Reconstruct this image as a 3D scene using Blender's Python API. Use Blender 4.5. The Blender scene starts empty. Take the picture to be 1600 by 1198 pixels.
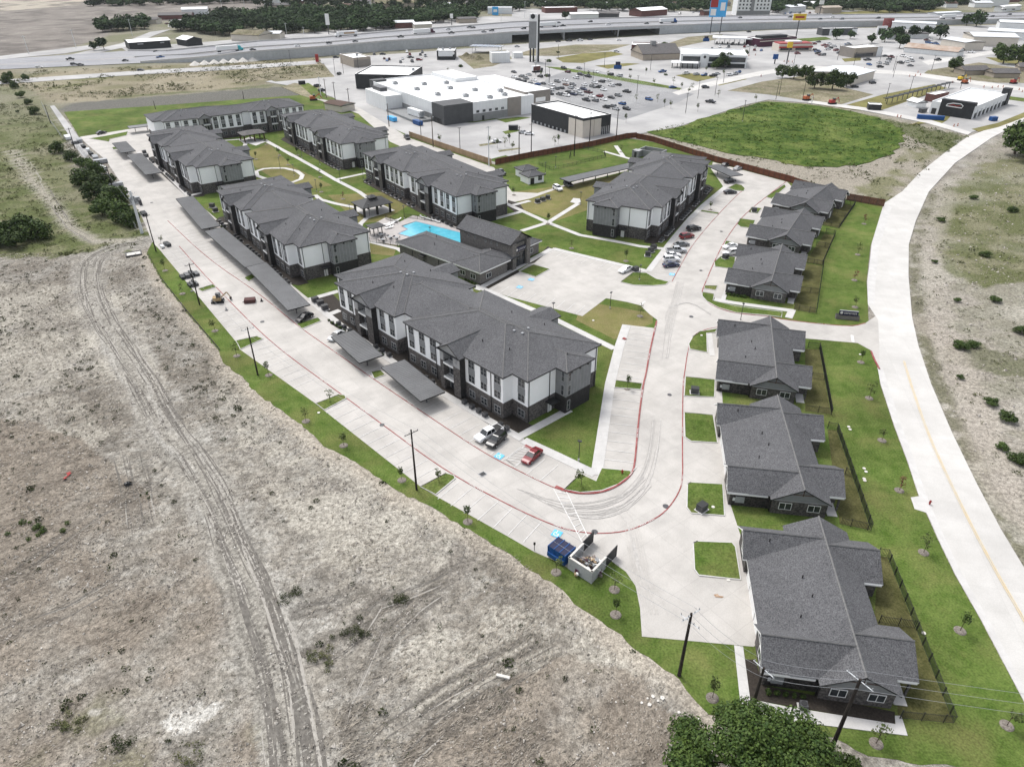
import bpy, math, random
import numpy as np
from mathutils import Vector, Matrix
from mathutils.geometry import tessellate_polygon

S = bpy.context.scene
COL = S.collection
rnd = random.Random(11)
R = math.radians

# ---------------------------------------------------------------- camera, sky, sun, exposure
F, H = 1109.0, 77.0                      # focal length in photo pixels (1600 wide), drone height in metres
P = math.atan(700 / F)                   # downward pitch
CP, SP = math.cos(P), math.sin(P)
cam = bpy.data.cameras.new("camera"); cam.sensor_width = 36; cam.lens = 36 * F / 1600
cam.clip_end = 9000; cam.clip_start = 1
co = bpy.data.objects.new("camera", cam); COL.objects.link(co)
co.location = (0, 0, H); co.rotation_euler = (math.pi / 2 - P, 0, 0)
S.camera = co
SUN_EL, SUN_AZ = 58, -38                 # high, from the far left (azimuth from +Y, clockwise)
w = bpy.data.worlds.new("World"); S.world = w; w.use_nodes = True
nt = w.node_tree; nt.nodes.clear()
sk = nt.nodes.new("ShaderNodeTexSky"); sk.sky_type = 'NISHITA'; sk.sun_disc = False
sk.sun_elevation = R(SUN_EL); sk.sun_rotation = R(SUN_AZ); sk.air_density = 1.0; sk.dust_density = 3.0; sk.ozone_density = 1.0
hs = nt.nodes.new("ShaderNodeHueSaturation"); hs.inputs['Saturation'].default_value = 0.3
bg = nt.nodes.new("ShaderNodeBackground"); bg.inputs[1].default_value = 0.15
wo = nt.nodes.new("ShaderNodeOutputWorld")
nt.links.new(sk.outputs[0], hs.inputs['Color']); nt.links.new(hs.outputs[0], bg.inputs[0]); nt.links.new(bg.outputs[0], wo.inputs[0])
sl = bpy.data.lights.new("sun", 'SUN'); sl.energy = 1.25; sl.angle = R(15); sl.color = (1.0, 0.975, 0.94)
so = bpy.data.objects.new("sun", sl); COL.objects.link(so)
_d = Vector((math.sin(R(SUN_AZ)) * math.cos(R(SUN_EL)), math.cos(R(SUN_AZ)) * math.cos(R(SUN_EL)), math.sin(R(SUN_EL))))
so.rotation_euler = _d.to_track_quat('Z', 'Y').to_euler(); so.location = (0, 0, 300)
S.view_settings.view_transform = 'Standard'; S.view_settings.look = 'None'
S.view_settings.exposure = 0.84; S.view_settings.gamma = 1; S.view_settings.use_curve_mapping = False
S.cycles.max_bounces = 5; S.cycles.diffuse_bounces = 3; S.cycles.glossy_bounces = 2
S.cycles.transparent_max_bounces = 6; S.cycles.use_denoising = True

# ---------------------------------------------------------------- survey: photo pixel -> point on the ground
def G(u, v, z=0.0):
    a = (u - 800) / F; b = (v - 599) / F
    t = (z - H) / (-SP - b * CP)
    return (a * t, (CP - b * SP) * t)
def GP(*px, z=0.0): return [G(u, v, z) for u, v in px]
def rot(x, y, a): c, s = math.cos(a), math.sin(a); return (x * c - y * s, x * s + y * c)
def hgt(base, top):                       # height of a vertical thing from its foot and top pixels
    x, y = G(*base); lo, hi = 0, 80
    for _ in range(40):
        m = (lo + hi) / 2; Z = y * CP + (H - m) * SP
        if 599 + F * ((H - m) * CP - y * SP) / Z > top[1]: lo = m
        else: hi = m
    return lo

# ---------------------------------------------------------------- materials
MATS = {}
def M(name, c, c2=None, scale=1.0, detail=3, rough=0.85, bump=0.0, bscale=None, spec=0.25, metal=0.0, big=0.0, bigs=0.05,
      stretch=None, lo=0.35, hi=0.65, objcol=False, coord='pos', rz=0.0, stripes=None, panels=None, attr=None, fine=None, orand=0.0, patch=None):
    m = bpy.data.materials.new(name); m.use_nodes = True; n = m.node_tree.nodes; L = m.node_tree.links
    b = n['Principled BSDF']; b.inputs['Roughness'].default_value = rough; b.inputs['Specular IOR Level'].default_value = spec
    b.inputs['Metallic'].default_value = metal
    c = (*c, 1); c2 = (*c2, 1) if c2 else None
    if coord == 'pos': src = n.new('ShaderNodeNewGeometry').outputs['Position']
    else: src = n.new('ShaderNodeTexCoord').outputs['Object']
    if stretch or rz:
        mp = n.new('ShaderNodeMapping'); mp.inputs['Rotation'].default_value = (0, 0, rz)
        mp.inputs['Scale'].default_value = stretch or (1, 1, 1); L.new(src, mp.inputs[0]); src = mp.outputs[0]
    def noise(s, d=2.0, r=.5):
        q = n.new('ShaderNodeTexNoise'); q.inputs['Scale'].default_value = s; q.inputs['Detail'].default_value = d
        q.inputs['Roughness'].default_value = r; L.new(src, q.inputs['Vector']); return q.outputs['Fac']
    def mr(f, a, bb, c_, d_):
        q = n.new('ShaderNodeMapRange'); L.new(f, q.inputs[0])
        for i, v in enumerate((a, bb, c_, d_)): q.inputs[i + 1].default_value = v
        return q.outputs[0]
    def mul(colsock, f):
        q = n.new('ShaderNodeMix'); q.data_type = 'RGBA'; q.blend_type = 'MULTIPLY'; q.inputs[0].default_value = 1
        L.new(colsock, q.inputs[6]); L.new(f, q.inputs[7]); return q.outputs[2]
    col = None
    if attr:
        q = n.new('ShaderNodeAttribute'); q.attribute_name = attr; col = q.outputs['Color']
    elif objcol:
        col = n.new('ShaderNodeObjectInfo').outputs['Color']
    if c2:
        q = n.new('ShaderNodeMix'); q.data_type = 'RGBA'
        L.new(mr(noise(scale, detail, .6), lo, hi, 0, 1), q.inputs[0]); q.inputs[6].default_value = c; q.inputs[7].default_value = c2
        base = q.outputs[2]
    else:
        q = n.new('ShaderNodeRGB'); q.outputs[0].default_value = c; base = q.outputs[0]
    if col is None: col = base
    elif c2: col = mul(col, base)
    if patch:
        q = n.new('ShaderNodeMix'); q.data_type = 'RGBA'; L.new(mr(noise(patch[1], 5, .6), .48, .66, 0, patch[2]), q.inputs[0]); L.new(col, q.inputs[6]); q.inputs[7].default_value = (*patch[0], 1); col = q.outputs[2]
    if big: col = mul(col, mr(noise(bigs, 4), .3, .7, 1 - big, 1 + big * .6))
    if fine: col = mul(col, mr(noise(fine[0], 2), .3, .7, 1 - fine[1], 1 + fine[1]))
    if stripes:
        q = n.new('ShaderNodeTexWave'); q.inputs['Scale'].default_value = stripes[0]; q.bands_direction = stripes[1]; L.new(src, q.inputs[0])
        col = mul(col, mr(q.outputs['Fac'], 0, .35, 1 - stripes[2], 1))
    if panels:
        q = n.new('ShaderNodeTexBrick'); q.offset = 0; q.inputs['Scale'].default_value = 1
        q.inputs['Brick Width'].default_value = panels[0]; q.inputs['Row Height'].default_value = panels[1]; q.inputs['Mortar Size'].default_value = panels[2]
        for k, v in (('Color1', 1), ('Color2', .94), ('Mortar', 1 - panels[3])): q.inputs[k].default_value = (v, v, v, 1)
        L.new(src, q.inputs[0]); col = mul(col, q.outputs[0])
    if orand:
        col = mul(col, mr(n.new('ShaderNodeObjectInfo').outputs['Random'], 0, 1, 1 - orand, 1 + orand))
    L.new(col, b.inputs['Base Color'])
    if bump:
        q = n.new('ShaderNodeBump'); q.inputs['Strength'].default_value = bump; q.inputs['Distance'].default_value = .1
        L.new(noise(bscale or scale * 2, 4), q.inputs['Height']); L.new(q.outputs[0], b.inputs['Normal'])
    MATS[name] = m
    return m
M('concrete', (.475, .452, .422), (.415, .394, .366), .28, 6, big=.10, bigs=.03, rz=R(-36), patch=((.34, .325, .305), .07, .45), panels=(4.6, 4.6, .035, .17), bump=.15, bscale=8, fine=(5, .05))
M('road_concrete', (.54, .525, .50), (.48, .465, .44), .25, 6, big=.08, bigs=.02, rz=R(12), patch=((.42, .405, .385), .05, .5), panels=(5.2, 4.5, .03, .12), fine=(5, .05))
M('walk_concrete', (.53, .517, .50), (.47, .458, .44), .5, 4, big=.06, panels=(1.8, 1.8, .03, .1), fine=(6, .04))
M('far_concrete', (0.404, 0.395, 0.385), (0.315, 0.310, 0.305), .06, 6, big=.18, bigs=.02, rz=R(-36), panels=(9, 9, .06, .12))
M('asphalt', (0.204, 0.204, 0.208), (0.281, 0.281, 0.281), .05, 5, big=.1, bigs=.02)
M('highway_pavement', (.215, .218, .232), (.29, .29, .30), .03, 5, stretch=(.2, 1, 1), rz=R(-13))
M('lawn', (.056, .096, .017), (.112, .148, .040), .45, 7, rough=.95, spec=.05, bump=.6, bscale=6, big=.30, bigs=.06, fine=(3.5, .3), lo=.3, hi=.7, patch=((.150, .150, .055), .11, .65))
M('yard_lawn', (.060, .062, .022), (.105, .100, .042), .4, 6, rough=.95, spec=.05, bump=.6, bscale=6, big=.3, bigs=.1, fine=(3.5, .3))
M('lawn_dry', (.145, .145, .05), (.19, .165, .075), .3, 6, rough=.95, spec=.05, bump=.4, bscale=6, big=.3, bigs=.06, fine=(3.5, .25))
M('green_field', (.036, .074, .012), (.095, .135, .028), .22, 7, rough=.95, spec=.05, bump=.8, bscale=2, big=.35, bigs=.05, fine=(1.0, .35), patch=((.125, .135, .045), .05, .6), lo=.38, hi=.62)
M('tan_field', (.25, .22, .16), (.145, .135, .082), .13, 7, rough=.95, spec=.05, big=.28, bigs=.03, fine=(.8, .32), patch=((.105, .118, .05), .05, .45))
M('dark_strip', (.13, .125, .115), (.19, .18, .16), .1, 5, big=.2, fine=(1., .2))
M('mulch', (0.022, 0.018, 0.014), (0.040, 0.032, 0.026), 4, 4, bump=.6, bscale=9)
M('tree_mulch', (.24, .215, .185), (.12, .10, .085), 5, 4, bump=.6, bscale=9)
M('ground', (1.06, 1.05, 1.04), (.55, .54, .53), 1.7, 7, rough=.95, spec=.05, bump=1.0, bscale=2.2, attr='Col', fine=(5.5, .32), lo=.36, hi=.64)
M('roof', (.138, .138, .142), (.058, .058, .062), 6.5, 2, rough=.95, spec=.1, fine=(1.6, .10), bump=.4, bscale=7, lo=.36, hi=.66, big=.10, bigs=.15)
M('ridge_cap', (.17, .167, .162), (.12, .12, .12), 3, 2)
M('fascia', (0.035, 0.035, 0.036), rough=.6)
M('white_siding', (.88, .885, .89), (.85, .855, .86), .6, 3, stripes=(1.6, 'Z', .05), rough=.6)
M('gray_siding', (0.224, 0.231, 0.238), (0.194, 0.198, 0.202), .8, 3, rough=.7, fine=(3, .05))
M('light_gray_siding', (.33, .33, .33), (.29, .29, .29), .8, 3, rough=.7)
M('brick', (.125, .114, .108), (.055, .051, .050), 2.6, 4, bump=.3, bscale=6, lo=.4, hi=.6, fine=(7, .25))
M('dark_brick', (0.038, 0.036, 0.036), (0.021, 0.020, 0.020), 2.4, 4, bump=.3, bscale=6, fine=(7, .25))
M('stone', (0.187, 0.174, 0.162), (0.119, 0.111, 0.104), 2.2, 4, bump=.3, bscale=6, fine=(6, .25))
M('white_trim', (.72, .72, .71), rough=.5)
M('gray_trim', (.30, .30, .30), rough=.5)
M('glass', (.022, .026, .030), (.05, .055, .06), .6, 2, rough=.12, spec=.6)
M('black_metal', (.018, .018, .019), rough=.5, spec=.4)
M('dark_gray_metal', (.06, .06, .065), rough=.5, spec=.4)
M('gray_metal', (.30, .31, .32), (.25, .26, .27), 2, rough=.45, spec=.5)
M('steel', (.55, .57, .58), rough=.4, spec=.5)
M('carport_metal', (.155, .158, .162), (.13, .132, .135), .3, 3, rough=.6, spec=.3, coord='obj', stripes=(1.05, 'X', .45))
M('red_paint', (0.216, 0.032, 0.032), (0.288, 0.115, 0.108), .8, 5, rough=.7, fine=(5, .3))
M('white_paint', (.68, .675, .66), (.54, .525, .50), 1.2, 4, rough=.7)
M('yellow_paint', (.62, .47, .24), (.55, .48, .36), .5, 4, rough=.8)
M('blue_paint', (.10, .42, .72), (.16, .50, .78), 1, 3)
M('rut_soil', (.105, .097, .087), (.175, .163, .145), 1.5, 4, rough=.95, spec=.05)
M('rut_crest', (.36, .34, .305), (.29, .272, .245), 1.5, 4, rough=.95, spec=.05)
M('tyre_mark', (.36, .345, .325), (.44, .42, .395), 1.2, 6, fine=(3, .12), lo=.3, hi=.55)
M('pole_wood', (0.018, 0.014, 0.012), (0.033, 0.027, 0.023), 3, 3, stretch=(1, 1, .1))
M('wood_fence', (.175, .068, .036), (.12, .045, .026), 1.5, 3, stripes=(1.1, 'X', .35), coord='obj', orand=.12)
M('pale_fence', (.42, .30, .19), (.35, .25, .16), 1.5, 3, stripes=(1.1, 'X', .3), coord='obj', orand=.1)
M('brown_wood', (.07, .040, .028), rough=.8)
M('pool_water', (.06, .36, .47), (.10, .44, .55), .5, 3, rough=.08, spec=.5, bump=.25, bscale=2.5)
M('pool_deck', (.42, .39, .37), (.37, .345, .33), .8, 4)
M('pool_tile', (.10, .16, .30))
M('car_paint', (1, 1, 1), rough=.25, spec=.6, objcol=True)
M('car_glass', (.015, .018, .02), rough=.06, spec=.8)
M('rubber', (.015, .015, .016), rough=.8)
M('rim', (.38, .39, .40), rough=.3, metal=.7)
M('head_lamp', (.75, .76, .75), rough=.15, spec=.7)
M('tail_lamp', (.40, .02, .02), rough=.2)
M('leaf', (0.025, 0.048, 0.012), (0.060, 0.089, 0.019), 1.1, 3, rough=.7, spec=.15, coord='obj', orand=.25, fine=(5, .35))
M('leaf_bright', (.022, .048, .009), (.068, .105, .020), 1.3, 3, rough=.65, spec=.2, fine=(4, .4))
M('leaf_far', (.018, .038, .015), (.060, .090, .036), .30, 4, rough=.85, spec=.08, orand=.42, fine=(.9, .4), big=.35, bigs=.05, lo=.38, hi=.66)
M('leaf_young', (.060, .085, .028), (.11, .13, .045), 2, 3, rough=.8, spec=.1, orand=.2)
M('leaf_red', (.13, .05, .03), (.16, .08, .045), 2, 3, rough=.8)
M('bark', (.10, .075, .055), (.06, .045, .035), 3, 3)
M('weed_dark', (0.025, 0.036, 0.015), (0.060, 0.068, 0.031), .8, 3, rough=.9, spec=.05)
M('weed', (.060, .072, .030), (.13, .132, .062), .6, 3, rough=.9, spec=.05, fine=(3, .3))
M('straw', (.36, .32, .265), (.105, .093, .078), .9, 4, rough=.95, spec=.05)
M('clod', (.15, .135, .118), (.42, .39, .35), 1.3, 3, rough=.95, spec=.05, lo=.45, hi=.55)
M('white_roof', (.80, .80, .79), (.74, .74, .73), .05, 3, rough=.6)
M('white_panel', (.70, .71, .71), (.66, .67, .67), .3, 3, rough=.7, stripes=(.2, 'X', .04))
M('tan_wall', (.36, .31, .255), (.32, .28, .23), .5, 3)
M('cream_wall', (.56, .515, .45), (.52, .48, .42), .4, 3)
M('taupe_wall', (.25, .225, .20), (.22, .20, .18), .4, 3)
M('charcoal_wall', (0.029, 0.031, 0.033), (0.023, 0.024, 0.026), .5, 3, rough=.6)
M('dark_gray_wall', (0.076, 0.078, 0.080), (0.064, 0.066, 0.068), .5, 3, rough=.7)
M('mid_gray_wall', (.24, .245, .245), (.21, .215, .215), .5, 3)
M('red_brick', (.15, .065, .055), (.10, .05, .045), 1., 3)
M('gray_shingle', (0.128, 0.120, 0.116), (0.088, 0.084, 0.084), 1.2, 3, fine=(3, .25))
M('rust_roof', (.30, .20, .14), (.42, .36, .31), .15, 5)
M('metal_roof', (.62, .64, .65), (.55, .57, .58), .1, 3, rough=.5, stripes=(.35, 'X', .06))
M('retaining_wall', (.42, .435, .445), (.36, .373, .383), .06, 4, panels=(1.5, 1.5, .03, .07), fine=(.6, .08))
M('block_wall', (.36, .365, .37), (.31, .315, .32), .8, 3, fine=(4, .1))
M('red', (0.300, 0.030, 0.027), rough=.5)
M('orange', (0.372, 0.102, 0.036), rough=.6)
M('yellow', (.62, .42, .04), rough=.5)
M('blue', (0.010, 0.063, 0.210), rough=.45)
M('sky_blue', (.06, .36, .70), rough=.5)
M('teal', (.03, .34, .38), rough=.4)
M('navy', (.012, .014, .045), rough=.4)
M('purple', (0.054, 0.009, 0.027), rough=.5)
M('brown_stain', (.26, .15, .08), (.40, .30, .22), 2, 4)
M('solar', (.035, .06, .13), (.05, .085, .17), .6, rough=.2, spec=.6)
M('trash', (.30, .25, .22), (.06, .05, .055), 2.5, 3)
M('white_rock', (.62, .60, .56), (.5, .47, .43), 2, 3)
M('cardboard', (.33, .24, .15))
M('dark_rust', (.10, .045, .04), (.06, .03, .03), 2)
M('tan_equipment', (.40, .29, .16), (.3, .22, .12), 2)

# ---------------------------------------------------------------- mesh builder
class MB:
    def __init__(s): s.v = []; s.f = []; s.m = []; s.names = []; s.T = None
    def mi(s, m):
        if m not in s.names: s.names.append(m)
        return s.names.index(m)
    def add(s, pts, faces, mat):
        o = len(s.v)
        if s.T: pts = [s.T(*p) for p in pts]
        s.v += [tuple(p) for p in pts]
        k = s.mi(mat)
        for f in faces: s.f.append(tuple(i + o for i in f)); s.m.append(k)
        return s
    def face(s, pts, mat): return s.add(pts, [tuple(range(len(pts)))], mat)
    def box(s, x0, x1, y0, y1, z0, z1, mat, top=None, bottom=True):
        p = [(x0, y0, z0), (x1, y0, z0), (x1, y1, z0), (x0, y1, z0), (x0, y0, z1), (x1, y0, z1), (x1, y1, z1), (x0, y1, z1)]
        fs = [(0, 1, 5, 4), (1, 2, 6, 5), (2, 3, 7, 6), (3, 0, 4, 7)]
        if bottom: fs.append((3, 2, 1, 0))
        s.add(p, fs, mat)
        return s.face(p[4:], top or mat)
    def prism(s, poly, z0, z1, mat, top=None, sides=True):
        n = len(poly)
        a = sum(poly[i][0] * poly[(i + 1) % n][1] - poly[(i + 1) % n][0] * poly[i][1] for i in range(n))
        if a < 0: poly = poly[::-1]
        tri = tessellate_polygon([[Vector((x, y, 0)) for x, y in poly]])
        def up(t):
            (ax, ay), (bx, by), (cx, cy) = (poly[i] for i in t)
            return t if (bx - ax) * (cy - ay) - (by - ay) * (cx - ax) > 0 else (t[0], t[2], t[1])
        s.add([(x, y, z1) for x, y in poly], [up(t) for t in tri], top or mat)
        if sides:
            s.add([(x, y, z0) for x, y in poly] + [(x, y, z1) for x, y in poly],
                  [(i, (i + 1) % n, n + (i + 1) % n, n + i) for i in range(n)], mat)
        return s
    def cyl(s, x, y, z0, z1, r0, r1=None, n=8, mat='black_metal', cap=True):
        r1 = r0 if r1 is None else r1
        c = [(math.cos(2 * math.pi * i / n), math.sin(2 * math.pi * i / n)) for i in range(n)]
        p = [(x + r0 * a, y + r0 * b, z0) for a, b in c] + [(x + r1 * a, y + r1 * b, z1) for a, b in c]
        fs = [(i, (i + 1) % n, n + (i + 1) % n, n + i) for i in range(n)]
        if cap: fs += [tuple(range(n, 2 * n)), tuple(range(n))[::-1]]
        return s.add(p, fs, mat)
    def bar(s, p, q, r, mat, n=4, r2=None):
        p, q = Vector(p), Vector(q); d = (q - p); r2 = r if r2 is None else r2
        if d.length < 1e-6: return s
        d.normalize(); a = d.orthogonal().normalized(); b = d.cross(a)
        c = [(math.cos(2 * math.pi * (i + .5) / n), math.sin(2 * math.pi * (i + .5) / n)) for i in range(n)]
        pts = [p + a * x * r + b * y * r for x, y in c] + [q + a * x * r2 + b * y * r2 for x, y in c]
        return s.add(pts, [(i, (i + 1) % n, n + (i + 1) % n, n + i) for i in range(n)] + [tuple(range(n, 2 * n)), tuple(range(n))[::-1]], mat)
    def strip(s, line, wd, z, mat, h=None, closed=False):     # flat or raised ribbon along a ground line
        n = len(line); L, Rr = [], []
        for i in range(n):
            a = line[max(i - 1, 0)]; b = line[min(i + 1, n - 1)]
            dx, dy = b[0] - a[0], b[1] - a[1]; l = math.hypot(dx, dy) or 1
            nx, ny = -dy / l * wd / 2, dx / l * wd / 2
            L.append((line[i][0] + nx, line[i][1] + ny)); Rr.append((line[i][0] - nx, line[i][1] - ny))
        for i in range(n - 1):
            q = [Rr[i], Rr[i + 1], L[i + 1], L[i]]
            s.face([(x, y, z) for x, y in q], mat)
            if h:
                s.face([(*Rr[i], z - h), (*Rr[i + 1], z - h), (*Rr[i + 1], z), (*Rr[i], z)], mat)
                s.face([(*L[i + 1], z - h), (*L[i], z - h), (*L[i], z), (*L[i + 1], z)], mat)
        return s
    def mesh(s, name, smooth=False):
        me = bpy.data.meshes.new(name); me.from_pydata(s.v, [], s.f)
        for m in s.names: me.materials.append(MATS[m])
        me.polygons.foreach_set('material_index', s.m)
        if smooth: me.polygons.foreach_set('use_smooth', [True] * len(s.f))
        me.update(); return me
    def build(s, name, parent=None, loc=(0, 0, 0), rz=0.0, smooth=False):
        return link(name, s.mesh(name, smooth), parent, loc, rz)
def link(name, me, parent=None, loc=(0, 0, 0), rz=0.0, sc=None):
    o = bpy.data.objects.new(name, me); COL.objects.link(o); o.location = loc; o.rotation_euler = (0, 0, rz)
    if sc: o.scale = sc if isinstance(sc, tuple) else (sc, sc, sc)
    if parent: o.parent = parent
    return o
LABELS = set()
def tag(o, label, cat, group=None, kind=None):
    o['label'] = label; o['category'] = cat
    if group: o['group'] = group
    if kind: o['kind'] = kind
    return o
def thing(name, label, cat, loc=(0, 0, 0), rz=0.0, group=None):
    o = bpy.data.objects.new(name, None); COL.objects.link(o); o.location = loc; o.rotation_euler = (0, 0, rz)
    o.empty_display_size = .1
    return tag(o, label, cat, group)
def struct(name, mb, label=None):
    o = mb.build(name); o['kind'] = 'structure'
    if label: o['label'] = label
    return o
def kids(o): return [c for c in o.children]
def copy_tree(o, parent=None):
    c = o.copy(); COL.objects.link(c)
    if parent: c.parent = parent
    for k in list(o.children): copy_tree(k, c)
    return c
ORD = ['first', 'second', 'third', 'fourth', 'fifth', 'sixth', 'seventh', 'eighth', 'ninth', 'tenth', 'eleventh', 'twelfth', 'thirteenth',
       'fourteenth', 'fifteenth', 'sixteenth', 'seventeenth', 'eighteenth', 'nineteenth', 'twentieth']
def nth(i):
    if i >= 100: return 'hundredth' if i == 99 else 'hundred-and-' + nth(i - 100)
    if i == 99: return 'hundredth'
    if i < 20: return ORD[i]
    tens = ['', '', 'twenty', 'thirty', 'forty', 'fifty', 'sixty', 'seventy', 'eighty', 'ninety'][(i + 1) // 10]
    if (i + 1) % 10 == 0: return {'twenty': 'twentieth', 'thirty': 'thirtieth', 'forty': 'fortieth', 'fifty': 'fiftieth', 'sixty': 'sixtieth', 'seventy': 'seventieth', 'eighty': 'eightieth', 'ninety': 'ninetieth'}[tens]
    return tens + '-' + ORD[i % 10]
# ---------------------------------------------------------------- ground: one graded sheet to the horizon
def _hash(ix, iy, seed):
    h = (ix.astype(np.int64) * 374761393 + iy.astype(np.int64) * 668265263 + seed * 1274126177) & 0x7fffffff
    h = ((h ^ (h >> 13)) * 1103515245 + 12345) & 0x7fffffff
    h = ((h ^ (h >> 15)) * 1540483477) & 0x7fffffff
    return (h & 0xffff) / 65535.0
def vnoise(x, y, s, seed=0):
    x, y = x / s, y / s; ix, iy = np.floor(x), np.floor(y); fx, fy = x - ix, y - iy
    fx, fy = fx * fx * (3 - 2 * fx), fy * fy * (3 - 2 * fy)
    a, b = _hash(ix, iy, seed), _hash(ix + 1, iy, seed); c, d = _hash(ix, iy + 1, seed), _hash(ix + 1, iy + 1, seed)
    return (a * (1 - fx) + b * fx) * (1 - fy) + (c * (1 - fx) + d * fx) * fy
def fbm(x, y, s, seed=0, o=4):
    t, a, n = 0, 1, 0
    for i in range(o): t = t + a * vnoise(x, y, s / 2 ** i, seed + i * 7); n += a; a *= .55
    return t / n
def inpoly(X, Y, poly):
    r = np.zeros(X.shape, bool); n = len(poly); j = n - 1
    for i in range(n):
        (xi, yi), (xj, yj) = poly[i], poly[j]
        c = (yi > Y) != (yj > Y)
        r ^= c & (X < (xj - xi) * (Y - yi) / ((yj - yi) or 1e-9) + xi); j = i
    return r
def dline(X, Y, line):                    # distance to a polyline, and signed side distance
    best = np.full(X.shape, 1e9); sg = np.zeros(X.shape)
    for (ax, ay), (bx, by) in zip(line, line[1:]):
        dx, dy = bx - ax, by - ay; L2 = dx * dx + dy * dy
        t = np.clip(((X - ax) * dx + (Y - ay) * dy) / L2, 0, 1)
        d = np.hypot(X - ax - t * dx, Y - ay - t * dy)
        s = np.sign((X - ax) * dy - (Y - ay) * dx)
        k = d < best; best[k] = d[k]; sg[k] = s[k]
    return best, best * sg
def sm(x, a, b): t = np.clip((x - a) / (b - a), 0, 1); return t * t * (3 - 2 * t)

SITE_PX = [(229, 396), (250, 435), (295, 492), (342, 547), (346, 565), (382, 592), (400, 614), (430, 635), (475, 667), (507, 697), (555, 722),
           (592, 747), (630, 770), (682, 797), (732, 827), (799, 866), (820, 884), (869, 915), (895, 942), (940, 970), (1012, 1028), (1062, 1060),
           (1087, 1095), (1108, 1113), (1230, 1150), (1300, 1150), (1360, 1180), (1440, 1192), (1550, 1200), (1640, 1200), (1599, 1095), (1532, 968), (1492, 898), (1465, 842),
           (1435, 775), (1417, 720), (1397, 667), (1375, 600), (1372, 575), (1358, 520), (1356, 475), (1354, 440), (1360, 385), (1381, 322), (1312, 310), (1230, 283), (1116, 252),
           (1020, 222), (980, 216), (923, 229), (830, 246), (772, 257), (640, 213), (520, 153), (480, 148), (235, 166), (100, 175), (125, 215),
           (165, 250), (205, 310), (222, 340), (238, 378)]
SITE = GP(*SITE_PX)
def axis(a, b, st, cap, mid, end, g=1.05):
    out = [a]; s = st
    while out[-1] < b: out.append(out[-1] + st)
    up, x, s = [], out[-1], st
    while x < end:
        s = min(s * g, cap) if x < mid else s * 1.12
        x += s; up.append(x)
    return out, up
_c, _u = axis(-105, 75, .5, 4.5, 850, 4000, 1.03)
_l = [-30 - (t - 0) for t in []]
xs = np.array([-(t + 30) for t in _u[::-1]] + _c + _u)
_c, _u = axis(24, 130, .45, 4.0, 1150, 5200, 1.02)
ys = np.array([-260, -120, -60, -20, 5, 16] + _c + _u)
GX, GY = np.meshgrid(xs, ys)
jx = GX + (fbm(GX, GY, 6, 3) - .5) * 4; jy = GY + (fbm(GX, GY, 6, 9) - .5) * 4
C = np.zeros(GX.shape + (3,)); Z = np.full(GX.shape, -.16)
def paint(mask, col):
    k = mask[..., None] if mask.ndim == 2 else mask
    C[:] = C * (1 - k) + np.array(col) * k
n1 = fbm(GX, GY, 22, 1, 5); n2 = fbm(GX, GY, 7, 2, 4); n3 = fbm(GX, GY, 3, 5, 3); nw = fbm(GX + GY * .6, (GY - GX * .6) * 3.2, 6, 21, 4)
n0 = fbm(GX, GY, 1.3, 41, 3); nf = fbm(GX * .9 + GY * .45, (GY * .9 - GX * .45) * 2.2, 2.4, 43, 4)
paint(np.ones(GX.shape), (.345, .315, .277))
paint(sm(n1, .44, .60) * .8, (.240, .212, .180))
paint(sm(n2, .53, .70) * .65, (.43, .41, .38))
paint(sm(nf, .52, .66) * .5, (.40, .38, .35)); paint(sm(1 - nf, .54, .68) * .5, (.17, .155, .138))
paint(sm(n3, .56, .72) * .45, (.17, .155, .137)); paint(sm(n0, .56, .74) * .5, (.145, .13, .115)); paint(sm(1 - n0, .58, .76) * .4, (.46, .44, .41))
def pm(*px, j=1): return inpoly(jx if j else GX, jy if j else GY, GP(*px)).astype(float)
for q in (((-200, 430), (190, 450), (260, 600), (150, 700), (-100, 690)), ((330, 560), (420, 640), (560, 740), (700, 810), (770, 870), (640, 920), (500, 870), (400, 760)), ((620, 1010), (760, 940), (920, 950), (1030, 1050), (900, 1060), (740, 1090), (650, 1120)), ((300, 930), (400, 860), (420, 960), (380, 990))):
    paint(pm(*q) * sm(n2 + n3 * .4, .50, .80) * .75, (.475, .44, .385))
straw = np.maximum(pm((-300, 640), (60, 660), (180, 720), (300, 830), (350, 930), (400, 1060), (430, 1260), (-300, 1300)),
                   pm((560, 1260), (640, 1150), (790, 1060), (900, 1020), (1000, 1050), (1060, 1120), (1040, 1260))) * sm(n1 + n2 * .5, .45, .75)
paint(straw * .85, (.245, .205, .168)); paint(straw * sm(nw, .5, .72) * .75, (.33, .285, .24)); paint(straw * sm(1 - nw, .55, .75) * .6, (.14, .118, .10))
# green growth near the lower edge and around the shrubs
paint(sm(n2, .5, .7) * .55 * pm((-200, 1060), (250, 1080), (420, 1130), (520, 1260), (-200, 1260)), (.17, .165, .10))
# left rear: rough grass
_j0, _j1 = jx, jy; jx = jx + (fbm(GX, GY, 26, 91) - .5) * 26; jy = jy + (fbm(GX, GY, 26, 92) - .5) * 26
rough = pm((-900, 60), (45, 130), (75, 165), (110, 225), (200, 335), (232, 392), (120, 402), (0, 395), (-500, 420))
paint(rough * .9, (.165, .17, .085)); paint(rough * sm(n2, .36, .56) * .85, (.098, .118, .042)); paint(rough * sm(n1, .58, .72) * .55, (.29, .26, .20))
paint(rough * sm(n3, .6, .75) * .5, (.27, .24, .17)); jx, jy = _j0, _j1
tr, ts = dline(GX, GY, GP((20, 235), (45, 275), (85, 320), (110, 355), (150, 378), (235, 372)))
paint((1 - sm(np.abs(tr + (n3 - .5) * 2), 1.2, 2.8)) * .85, (.40, .365, .32))
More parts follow.
